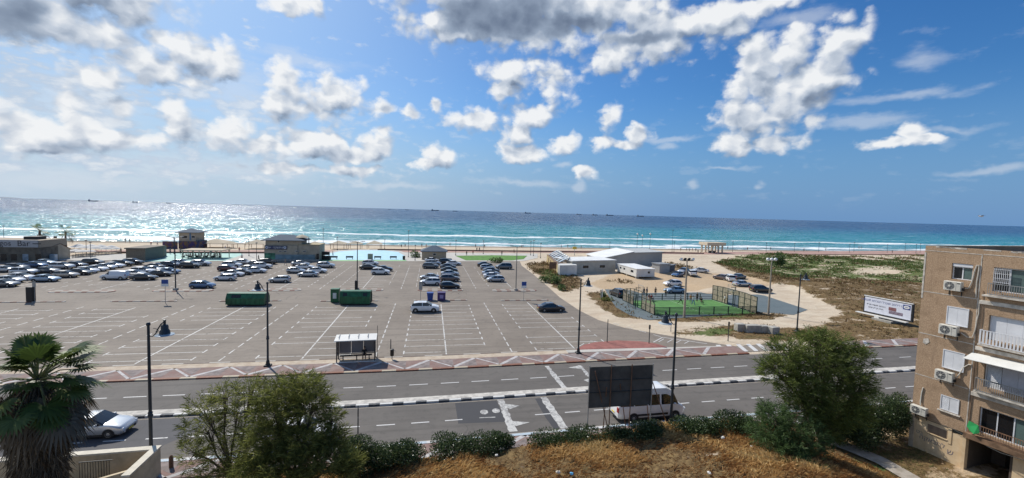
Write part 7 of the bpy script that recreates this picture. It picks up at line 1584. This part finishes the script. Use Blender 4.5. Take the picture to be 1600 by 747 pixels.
# fan palm
def fan_palm(base, h, scale, label, nfr=34, dead=40, name='palm_tree', trunk=.28, skirt=True, nseg=26):
    b0 = Vector((base[0], base[1], gh(base[0], base[1])-.05)); r = empty(name, tuple(b0), 0, label, 'palm tree'); w_ = MB()
    w_.path([(0, 0, -.1), (.05, 0, h*.3), (0, .05, h*.65), (0, 0, h)], [trunk*1.25, trunk, trunk*.9, trunk*.8], 12); 
    pet = MB(); G_ = []; Dd = []
    def frond(az_, pit, L_, R2, lst, drop, tb):
        d = np.array([math.cos(az_)*math.cos(pit), math.sin(az_)*math.cos(pit), math.sin(pit)]); p0 = np.array([0, 0, h-.1])+d*.1; tip = p0+d*L_*scale+np.array([0, 0, -drop*L_*scale])
        mid_ = (p0+tip)/2+np.array([0, 0, .12*L_*scale]); (pet if lst is G_ else w_).path([tuple(p0), tuple(mid_), tuple(tip)], [.03*scale, .02*scale, .015*scale], 5)
        ax = unit(tip-mid_); sd_ = unit(np.cross(ax, [0, 0, 1.0])+1e-6); nr_ = np.cross(sd_, ax); n = nseg; an = np.linspace(-2.3, 2.3, n)
        D_ = np.cos(an)[:, None]*ax+np.sin(an)[:, None]*sd_+nr_*(.25-np.abs(an)*.05)[:, None]; R_l = R2*scale*(1-.18*(np.abs(an)/2.3)**2)*NR.uniform(.85, 1.1, n)
        C_ = np.repeat(tip[None], n, 0); side = unit(np.cross(D_, nr_)); wd_ = .05*scale; dr = np.array([0, 0, -1.0])
        fold = nr_*.02*scale
        V = np.stack([C_, C_+D_*R_l[:, None]*.55+side*wd_+fold, C_+D_*R_l[:, None]+dr*(R_l*(.20 if lst is G_ else .55))[:, None], C_+D_*R_l[:, None]*.55-side*wd_+fold], 1)
        lst.append((V.reshape(-1, 3), np.arange(n*4).reshape(n, 4), np.repeat(np.clip(tb+NR.normal(size=n)*.12, 0, 1), 4)))
    for i in range(nfr): frond(i*2.399+rnd.uniform(-.2, .2), rnd.uniform(-.35, 1.3), rnd.uniform(.85, 1.45), rnd.uniform(.55, .8), G_, rnd.uniform(.05, .35), rnd.uniform(.2, .85))
    for i in range(dead): frond(rnd.uniform(0, 6.28), rnd.uniform(-1.1, -.25), rnd.uniform(.5, 1.1), rnd.uniform(.7, .95), Dd, rnd.uniform(.3, .8), rnd.uniform(.2, .8))
    if skirt:
        n = 9000; a = NR.uniform(0, 6.28, n); z = NR.uniform(.3, h-.5, n); rr = trunk*1.1+(.55+.75*(z/h))*scale*.55*NR.random(n)**.6; P = np.stack([np.cos(a)*rr, np.sin(a)*rr, z], 1); D_ = np.stack([np.cos(a)*.35, np.sin(a)*.35, -np.ones(n)], 1)+NR.normal(size=(n, 3))*.25
        Dd.append(blades(P, D_, NR.uniform(.3, .8, n), .035, NR.random(n), bend=.1))
    w_.build('trunk', M_BARK, r, True); pet.build('leaf_stalks', plain('green_leaf_stalk', (0.16, 0.17, 0.06), 0.6), r); leaves_obj('green_fronds', M_PALM, G_, r)
    if Dd: leaves_obj('dead_fronds', M_DEAD, Dd, r)
    return r
pc = PZ(58, 588, 21.5); fan_palm((pc.x, pc.y), pc.z, 1.45, 'shaggy fan palm with a skirt of dead fronds at the lower left', 38, 60)
for px_, yb, yt, lb in ((63, 392, 360, 'small palm behind the bar with a bushy pale crown'), (103, 392, 362, 'small palm behind the gabled shed with drooping fronds')):
    g = G(px_, yb); fan_palm((g.x, g.y), HT(g, yt), 1.7, lb, 14, 4, trunk=.3, skirt=False, nseg=12)
g = G(87, 392); q = MB(); q.lathe([(.45, 0), (.35, 2), (.4, HT(g, 370)), (.2, HT(g, 369))], n=9); tag(q.build('palm_stump', M_BARK, None, True, (g.x, g.y, 0)), 'bare palm stump between the two small palms behind the bar', 'stump')
# dry grass on the bank
n = 120000; X_ = NR.uniform(-11, 30.5, n); Y_ = NR.uniform(19.0, 29.2, n)
pn = fbm(X_, Y_, 0.9, 21, 3); pn2 = fbm(X_, Y_, 2.6, 22, 2)
keep = (Y_ < 28.25+np.clip(X_, 0, 40)*.02+.25*pn2) & (X_ < 27.0+0.42*(28-Y_)+pn2*.5) & (NR.random(n) < np.where(X_ < -6, .35, 1.0)) & (NR.random(n) < np.clip(.66+.6*pn, .10, 1)); X_, Y_, pn, pn2 = X_[keep], Y_[keep], pn[keep], pn2[keep]; n = len(X_)
Z_ = np.array([gh(a, c) for a, c in zip(X_, Y_)]); wind = np.stack([np.cos(pn*1.5)*.8, np.sin(pn2)*.6, np.zeros(n)], 1)
D_ = wind+NR.normal(size=(n, 3))*.45+np.array([0, 0, .75]); D_[:, 2] = np.abs(D_[:, 2])*.8+.1
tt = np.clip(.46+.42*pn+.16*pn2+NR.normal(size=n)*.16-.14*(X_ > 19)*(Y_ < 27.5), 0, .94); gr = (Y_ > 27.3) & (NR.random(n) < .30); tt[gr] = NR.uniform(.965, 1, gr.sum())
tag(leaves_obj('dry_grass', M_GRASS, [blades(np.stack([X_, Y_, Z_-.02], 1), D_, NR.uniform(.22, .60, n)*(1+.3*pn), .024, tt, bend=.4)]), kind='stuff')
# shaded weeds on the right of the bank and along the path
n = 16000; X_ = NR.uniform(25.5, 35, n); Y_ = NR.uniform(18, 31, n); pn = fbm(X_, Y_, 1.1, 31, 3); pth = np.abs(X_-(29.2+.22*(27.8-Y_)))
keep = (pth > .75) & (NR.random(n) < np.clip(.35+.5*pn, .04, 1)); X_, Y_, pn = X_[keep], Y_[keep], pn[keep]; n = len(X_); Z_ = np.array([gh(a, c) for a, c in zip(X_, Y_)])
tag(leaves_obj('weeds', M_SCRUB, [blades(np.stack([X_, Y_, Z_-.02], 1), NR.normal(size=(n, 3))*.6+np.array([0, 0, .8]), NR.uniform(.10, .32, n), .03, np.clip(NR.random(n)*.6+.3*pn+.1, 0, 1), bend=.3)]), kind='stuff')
# scrub on the dunes and waste ground: tufts where the ground cover says so
n = 60000; X_ = NR.uniform(24, 260, n)**1.0; Y_ = NR.uniform(50, 175, n)
ii = np.clip(np.searchsorted(xs, X_)-1, 0, nx-1); jj = np.clip(np.searchsorted(ys, Y_)-1, 0, ny-1); cg = green[jj, ii]; cb = brown[jj, ii]; z_g = GZ[jj, ii]
pn = fbm(X_, Y_, 0.35, 41, 4); keep = (NR.random(n) < np.clip((cg+cb)*1.1+pn*.45-.25, 0, 1)) & ((cg+cb) > .2); X_, Y_, cg, cb, z_g = X_[keep], Y_[keep], cg[keep], cb[keep], z_g[keep]; n = len(X_)
rep = 7; size = NR.uniform(.25, .75, n)*np.clip(Y_/90, .7, 1.6); P = np.repeat(np.stack([X_, Y_, z_g-.03], 1), rep, 0)+NR.normal(size=(n*rep, 3))*np.array([.25, .25, 0])*np.repeat(size, rep)[:, None]*1.6
isg = NR.random(n) < np.clip(cg*1.3-cb*.15, 0.04, .9); tb = np.where(isg, .55+.45*NR.random(n), .42*NR.random(n))
tag(leaves_obj('dune_scrub', M_SCRUB, [blades(P, NR.normal(size=(n*rep, 3))*.75+np.array([0, 0, .6]), np.repeat(size, rep)*NR.uniform(.5, 1.1, n*rep), np.repeat(size, rep)*.28, np.clip(np.repeat(tb, rep)+NR.normal(size=n*rep)*.05, 0, 1), True, .3)]), kind='stuff')
# ---------------------------------------------------------------- people
SKIN = plain('skin', (0.38, 0.22, 0.14), 0.6, var=0.03); HAIR = plain('dark_hair', (0.018, 0.013, 0.010), 0.7)
CL = {k: plain('cloth_'+k, c, 0.85, var=0.08) for k, c in dict(black=(0.015, 0.015, 0.017), white=(0.66, 0.66, 0.64), red=(0.35, 0.03, 0.03), navy=(0.02, 0.035, 0.09), grey=(0.20, 0.20, 0.21), blue=(0.06, 0.16, 0.38), tan=(0.36, 0.27, 0.18), pink=(0.45, 0.16, 0.18), orange=(0.5, 0.2, 0.04)).items()}
POSES = {}
def body(pose):
    if pose in POSES: return POSES[pose]
    J = dict(pelvis=(0, 0, .95), belly=(0, 0, 1.10), chest=(0, 0, 1.32), neck=(0, 0, 1.50), headb=(0, -.01, 1.58), headt=(0, -.01, 1.72))
    for s, n_ in ((1, 'r'), (-1, 'l')):
        J['hip'+n_] = (s*.10, 0, .90); J['kn'+n_] = (s*.11, -.02, .50); J['an'+n_] = (s*.11, .02, .09); J['to'+n_] = (s*.12, -.14, .04)
        J['sh'+n_] = (s*.19, 0, 1.43); J['el'+n_] = (s*.25, .03, 1.15); J['wr'+n_] = (s*.26, -.04, .90); J['ha'+n_] = (s*.26, -.06, .82)
        for f_ in range(5): J['f%d%s' % (f_, n_)] = (s*(.245+.0 if f_ < 4 else .235), -.03-.018*f_ if f_ < 4 else -.10, .745+.008*f_ if f_ < 4 else .80)
    def mv(ks, d):
        for k in ks: J[k] = tuple(J[k][i]+d[i] for i in range(3))
    def setj(k, v): J[k] = v
    if pose in ('walk', 'run'):
        a = .22 if pose == 'walk' else .34
        setj('knr', (.11, -a*.9, .52)); setj('anr', (.11, -a*1.1, .10)); setj('tor', (.12, -a*1.1-.15, .07)); setj('knl', (-.11, a*.3, .50)); setj('anl', (-.11, a*1.6, .13)); setj('tol', (-.12, a*1.6-.12, .04))
        mv(['elr'], (0, .12, .02)); mv(['wrr', 'har']+['f%dr' % k for k in range(5)], (0, .20, .06)); mv(['ell'], (0, -.10, .02)); mv(['wrl', 'hal']+['f%dl' % k for k in range(5)], (0, -.26, .10))
    if pose == 'sit':
        dz = -.43
        for k in J:
            if k[:2] not in ('kn', 'an', 'to'): J[k] = (J[k][0], J[k][1], J[k][2]+dz)
        for s, n_ in ((1, 'r'), (-1, 'l')):
            setj('kn'+n_, (s*.13, -.44, .50)); setj('an'+n_, (s*.13, -.42, .09)); setj('to'+n_, (s*.14, -.58, .04)); setj('el'+n_, (s*.26, -.08, .74)); setj('wr'+n_, (s*.18, -.32, .62)); setj('ha'+n_, (s*.15, -.39, .60))
            for f_ in range(5): setj('f%d%s' % (f_, n_), (s*(.17-.018*f_) if f_ < 4 else s*.10, -.46 if f_ < 4 else -.41, .575 if f_ < 4 else .62))
    bones = [('pelvis', 'belly'), ('belly', 'chest'), ('chest', 'neck'), ('neck', 'headb'), ('headb', 'headt')]
    for n_ in 'rl':
        bones += [('pelvis', 'hip'+n_), ('hip'+n_, 'kn'+n_), ('kn'+n_, 'an'+n_), ('an'+n_, 'to'+n_), ('chest', 'sh'+n_), ('sh'+n_, 'el'+n_), ('el'+n_, 'wr'+n_), ('wr'+n_, 'ha'+n_)]+[('ha'+n_, 'f%d%s' % (f_, n_)) for f_ in range(5)]
    rad = dict(pelvis=.145, belly=.125, chest=.155, neck=.06, headb=.085, headt=.095, hip=.10, kn=.062, an=.045, to=.04, sh=.065, el=.045, wr=.032, ha=.035)
    ks = list(J); me = bpy.data.meshes.new('person_frame'); me.from_pydata([J[k] for k in ks], [(ks.index(a), ks.index(c)) for a, c in bones], [])
    o = bpy.data.objects.new('person_frame', me); C.objects.link(o); sk = o.modifiers.new('s', 'SKIN'); sk.use_smooth_shade = True; o.modifiers.new('u', 'SUBSURF').levels = 1
    for i, k in enumerate(ks):
        kk = k if k in rad else k[:-1]; r = rad.get(kk, .011); me.skin_vertices[0].data[i].radius = (r, r*(.78 if kk in ('pelvis', 'belly', 'chest') else 1)); me.skin_vertices[0].data[i].use_root = (k == 'pelvis')
    bpy.context.view_layer.update(); dg = bpy.context.evaluated_depsgraph_get(); out = bpy.data.meshes.new_from_object(o.evaluated_get(dg)); bpy.data.objects.remove(o)
    out.materials.clear(); 
    for m in (SKIN, CL['white'], CL['navy']): out.materials.append(m)
    hip = J['pelvis'][2]; sh = J['neck'][2]
    for p in out.polygons:
        c = p.center; p.use_smooth = True
        arm = abs(c.x) > .215 or (pose == 'sit' and c.y < -.2 and c.z > .56)
        if c.z > sh-.02: p.material_index = 0
        elif c.z > hip+.04 or (arm and c.z > hip+.25): p.material_index = 1 if not (arm and c.z < (J['elr'][2]+.05)) else 0
        elif arm and (pose != 'sit' or c.z > .56) and c.z < hip+.3 and c.z > hip-.3: p.material_index = 0
        else: p.material_index = 2 if c.z > .12 else 0
    hd = J['headt']; hb = MB(); hb.ball((hd[0], hd[1]+.018, hd[2]+.005), .098, .108, .085, 12, 8); hm = hb.mesh('hair', HAIR, True)
    fc = MB(); fc.ball((hd[0], hd[1]-.092, hd[2]-.055), .016, .022, .022, 8, 6); nose = fc.mesh('nose', SKIN, True)
    POSES[pose] = (out, hm, nose); return POSES[pose]
def person(px_, py_, pose, top, bot, label, face=0, z=None, group=None, scale=1.0):
    z = max(z if z is not None else -1, -1)
    g = G(px_, py_, 0 if z < 0 else z); zz = gh(g.x, g.y) if z < 0 else z
    if z < 0: zz = max(zz, .0) if g.y < 170 else zz; g = G(px_, py_, zz); 
    me, hm, ns = body(pose); o = bpy.data.objects.new('person', me); C.objects.link(o); o.location = (g.x, g.y, zz); o.rotation_euler.z = R_(face); o.scale = (scale,)*3
    for i, m in ((1, CL[top]), (2, CL[bot])): o.material_slots[i].link = 'OBJECT'; o.material_slots[i].material = m
    for n_, q in (('hair', hm), ('nose', ns)): c = bpy.data.objects.new(n_, q); C.objects.link(c); c.parent = o
    return tag(o, label, 'person', group)
ph = G(569, 566, .12)
sp = person(567.5, 569, 'sit', 'black', 'black', 'person in black sitting in the bus shelter', 0, .12)
_s = SHELTER; sp.location = (Matrix.Translation(_s.location) @ Matrix.Rotation(_s.rotation_euler.z, 4, 'Z')) @ Vector((SW*.70, .98, .0)); sp.rotation_euler.z = _s.rotation_euler.z
for a in [(1063,475.5,'run','grey','black','person in grey running on the left half of the turf',40),(1079,474,'walk','orange','grey','person in orange in the middle of the turf',-30),(1083,477,'walk','white','blue','person in white and blue in the middle of the turf',10),(1089,471.5,'stand','black','black','person in black standing at the far side of the turf',0),(1095.5,475,'sit','black','black','person in black crouching near the middle of the turf',0),(1132,475,'stand','white','black','person in a white shirt before the right hand goal',60)]:
    person(*a[:6], a[6], .036)
for a in [(1006,463,'stand','black','navy','first onlooker from the left behind the court',0),(1010.5,462,'stand','navy','black','second onlooker from the left behind the court',30),(1024,462,'stand','black','black','third onlooker behind the court, standing alone',0),(1040,464,'stand','black','black','tall onlooker in black leaning on the far court rail',0),(1014,470,'sit','red','navy','person in red sitting inside the far left corner of the court',0),(1018,470,'sit','red','black','second person in red in the far left corner of the court',20)]:
    person(*a[:6], a[6], .02, 'onlookers round the court')
bp = [(404,408,'walk','black','navy','person in black walking left of the beach station',80,.02),(446,414.5,'walk','tan','grey','person in light clothes crossing the car park before the station',-80,.004),(378,406,'stand','white','black','person in white with a black bag left of the station',0,.02),(189,396,'stand','black','black','person in black at the corner of the brown hut',0,.02),
 (266,397,'stand','black','navy','person in black before the low graffiti wall',0,.02),(282,397,'stand','navy','black','person in dark clothes at the left end of the pergola',20,.03),(390,384,'stand','navy','tan','bather standing at the water left of the station',0,None),(384,384,'stand','black','tan','bather at the water with one companion left of the station',0,None),(400,378,'stand','black','black','surfer standing in the shallows above the station sunshade',0,None),
 (374,394,'stand','red','navy','person in red right of the sunshade by the lifeguard house',0,.02),(358,393,'walk','black','black','person in dark clothes right of the large sunshade',60,.02),(352,392,'stand','white','navy','person in white under the small tan sunshade',0,.02),
 (520,401,'walk','black','grey','person walking on the left of the blue floor',90,.035),(729,399.5,'stand','black','black','person in black at the left end of the lawn',0,.05),(739,398,'stand','red','black','person in dark red behind the lawn',0,.02),(745,393,'stand','black','navy','left one of the pair walking behind the lawn',20,.02),(749,393,'stand','navy','navy','right one of the pair walking behind the lawn',-10,.02),(743,387,'stand','black','black','person in black on the sand above the pair by the lawn',0,None),(757,388,'stand','navy','tan','person near the water line right of the person in black',0,None),(784,399.5,'stand','black','grey','small dark figure behind the right half of the lawn',0,.02),
 (633,386,'sit','tan','navy','bather sitting on the sand right of the blue floor',0,None),(627,386.5,'sit','black','black','bather in black sitting on the sand behind the blue floor end',10,None),(659,387,'stand','navy','tan','bather standing above the dark bush',0,None),(666,387.5,'stand','pink','tan','bather in pink above the small hut roof, left side',0,None),
 (877,388,'walk','pink','navy','left bather walking on the sand behind the ochre house',40,None),(887,388,'walk','navy','tan','right bather walking on the sand behind the ochre house',-50,None),(803,396,'walk','black','black','cyclist-like dark figure at the left of the sand right of the lawn',90,.02),
 (1063.5,392.5,'stand','black','tan','first of the line of bathers left of the arched pavilion',0,None),(1072.5,393,'walk','navy','tan','second of the line of bathers left of the pavilion',30,None),(1077,393,'stand','white','navy','third of the line of bathers left of the pavilion',0,None),(1082,393,'walk','red','tan','fourth of the line of bathers left of the pavilion',10,None),(1087,393,'stand','black','black','fifth of the line of bathers left of the pavilion',0,None),(1090.5,396,'stand','black','black','dark figure on the promenade just left of the pavilion',0,.02),(1137,389.5,'stand','black','black','bather at the water right of the pavilion',0,None),
 (1204,391,'stand','navy','navy','pair member at the water above the dune tree',0,None),(1256,393,'stand','black','navy','person on the promenade above the scrub, left one',0,.02),(1342,389,'stand','red','tan','left bather of the pair near the apartment roof',0,None),(1346,389,'stand','navy','tan','right bather of the pair near the apartment roof',0,None),(1394,396,'walk','black','black','person in black walking on the promenade left of the apartment block',60,.02)]
bp += [(196,379,'stand','navy','tan','bather at the water line above the brown hut, left of the pair',0,None),(203,380,'walk','black','tan','bather at the water line above the brown hut, right of the pair',30,None),(236,384,'stand','red','navy','person in red on the sand left of the low graffiti wall',0,None),(246,384.5,'walk','white','black','person in white beside the low graffiti wall on the sand',60,None),(420,380,'stand','blue','tan','bather in blue behind the station roof, at the water',0,None),(560,383,'walk','pink','navy','bather in pink on the sand behind the sunshades of the blue floor',40,None),(703,385,'stand','white','navy','bather in white at the water right of the small hut',0,None),(815,387,'sit','orange','navy','bather in orange sitting on the sand right of the lawn',0,None),(908,389,'walk','black','tan','bather walking at the water behind the yellow box post',80,None),(1168,391,'stand','red','black','bather in red at the water right of the arched pavilion',0,None),(1290,392,'walk','white','navy','walker in white on the beach above the middle of the scrub',-80,None)]
for a in bp: person(*a[:6], a[6], a[7], 'people along the beach')
for k in range(13):
    person(287+k*4.7+rnd.uniform(-1, 1), 402+rnd.uniform(-2.4, 1.2), 'sit' if k % 3 else 'stand', rnd.choice(['black', 'navy', 'black', 'grey']), rnd.choice(['black', 'navy']), 'person in dark clothes in the shade of the flat pergola, %s from the left' % (ordn[k] if k else 'first'), rnd.uniform(-180, 180), .03, 'crowd under the pergola')
# tables under the pergola
for k in range(5):
    g = G(291+12*k, 402); r = empty('picnic_table', (g.x, g.y, .03), 0, 'dark picnic table under the flat pergola, %s from the left' % (ordn[k] if k else 'first'), 'table', 'tables under the pergola'); b = MB(); b.box(-1, 1, -.4, .4, .70, .76); b.build('table_top', M_DARK, r)
    for s_ in (-1, 1): b = MB(); b.box(-1, 1, s_*.8-.15, s_*.8+.15, .42, .47); b.build('seat', M_DARK, r)
    for s_ in (-1, 1): b = MB(); b.box(s_*.8-.05, s_*.8+.05, -.8, .8, 0, .42); b.build('leg', M_DARK, r)
# ---------------------------------------------------------------- ships and headland
M_SHIP = plain('hazed_grey_hull', (0.10, 0.13, 0.17), 0.7); M_SHIP2 = plain('hazed_pale_superstructure', (0.30, 0.34, 0.38), 0.7)  # the bluish fading of far haze is mixed into these ship colours
shl = [(146,13,'cargo ship farthest left, off the headland'),(212,9,'low ship second from the left on the horizon'),(264,7,'small dark ship third from the left on the horizon'),(371,6,'small ship above the left of the parked cars, fourth from the left'),(609,4,'tiny ship above the blue floor, left of its neighbour'),(636,6,'small ship just right of the tiny one above the blue floor'),(680,12,'low pale ship left of the middle of the horizon'),(711,7,'ship with a mast near the middle of the horizon'),(825,11,'ship with cranes right of the middle of the horizon'),(905,9,'first of three faint ships in a row'),(930,10,'second of three faint ships in a row'),(953,12,'third of three faint ships in a row'),(1001,12,'long tanker, rightmost ship on the horizon')]
for px_, wpx, lb in shl:
    d = ray(px_, 330); Zc = 7500.0; p = Vector((d.x, d.y, 0))*Zc; Ls = wpx/CF*Zc; r = empty('ship', (p.x, p.y, SEAZ), rnd.uniform(-.3, .3), lb, 'ship', 'ships on the horizon'); h_ = Ls*.07
    b = MB(); b._add([(-Ls/2,-9,-2),(Ls/2-8,-9,-2),(Ls/2-8,9,-2),(-Ls/2,9,-2),(-Ls/2-2,-9,h_),(Ls/2+4,-2,h_*1.3),(Ls/2+4,2,h_*1.3),(-Ls/2-2,9,h_)], [(0,3,2,1),(4,5,6,7),(0,1,5,4),(1,2,6,5),(2,3,7,6),(3,0,4,7)]); b.build('hull', M_SHIP, r)
    b = MB(); b.box(-Ls*.45, -Ls*.30, -7, 7, h_, h_+Ls*.14); b.build('superstructure', M_SHIP2, r)
    for x in (-.05, .15, .32): b = MB(); b.box(Ls*x-1.5, Ls*x+1.5, -1.5, 1.5, h_, h_+Ls*.10); b.build('crane', M_SHIP, r)
def head(px0, px1, Zc, hh):
    b = MB(); n = 30; r1 = []
    for i in range(n+1):
        u = i/n; d = ray(px0+(px1-px0)*u, 311); p = Vector((d.x, d.y, 0))*Zc; h_ = hh*(math.sin(math.pi*min(1, (1-u)*.62+.0))**.8)*(1+.12*math.sin(u*23)) if u < 1 else 0; r1.append((p, h_))
    vs = []; 
    for p, h_ in r1: q = p*1.15; vs += [(p.x, p.y, -2), (p.x*1.06, p.y*1.06, h_), (q.x, q.y, -2)]
    fs = []
    for i in range(n): fs += [(3*i, 3*i+3, 3*i+4, 3*i+1), (3*i+1, 3*i+4, 3*i+5, 3*i+2)]
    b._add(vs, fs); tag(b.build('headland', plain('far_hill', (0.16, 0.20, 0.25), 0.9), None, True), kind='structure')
head(-160, 45, 16000, 110)
# gull
d = ray(1533, 338); p = Vector((0, 0, CH))+d*60; b = MB(); b.ball((0, 0, 0), .10, .32, .09, 10, 7); g_ = b.build('gull', M_WHITE, None, True, tuple(p), 1.2); tag(g_, 'white gull flying above the sea left of the apartment roof', 'bird')
for s_ in (-1, 1): b = MB(); b._add([(0,.10,.02),(s_*.35,.05,.14),(s_*.72,-.12,.04),(s_*.34,-.10,.12),(0,-.10,.02),(0,.10,.045),(s_*.35,.05,.16),(s_*.34,-.10,.14),(0,-.10,.045)], [(0,1,2,3,4),(8,7,2,6,5)]); b.build('wing', M_GALV, g_)
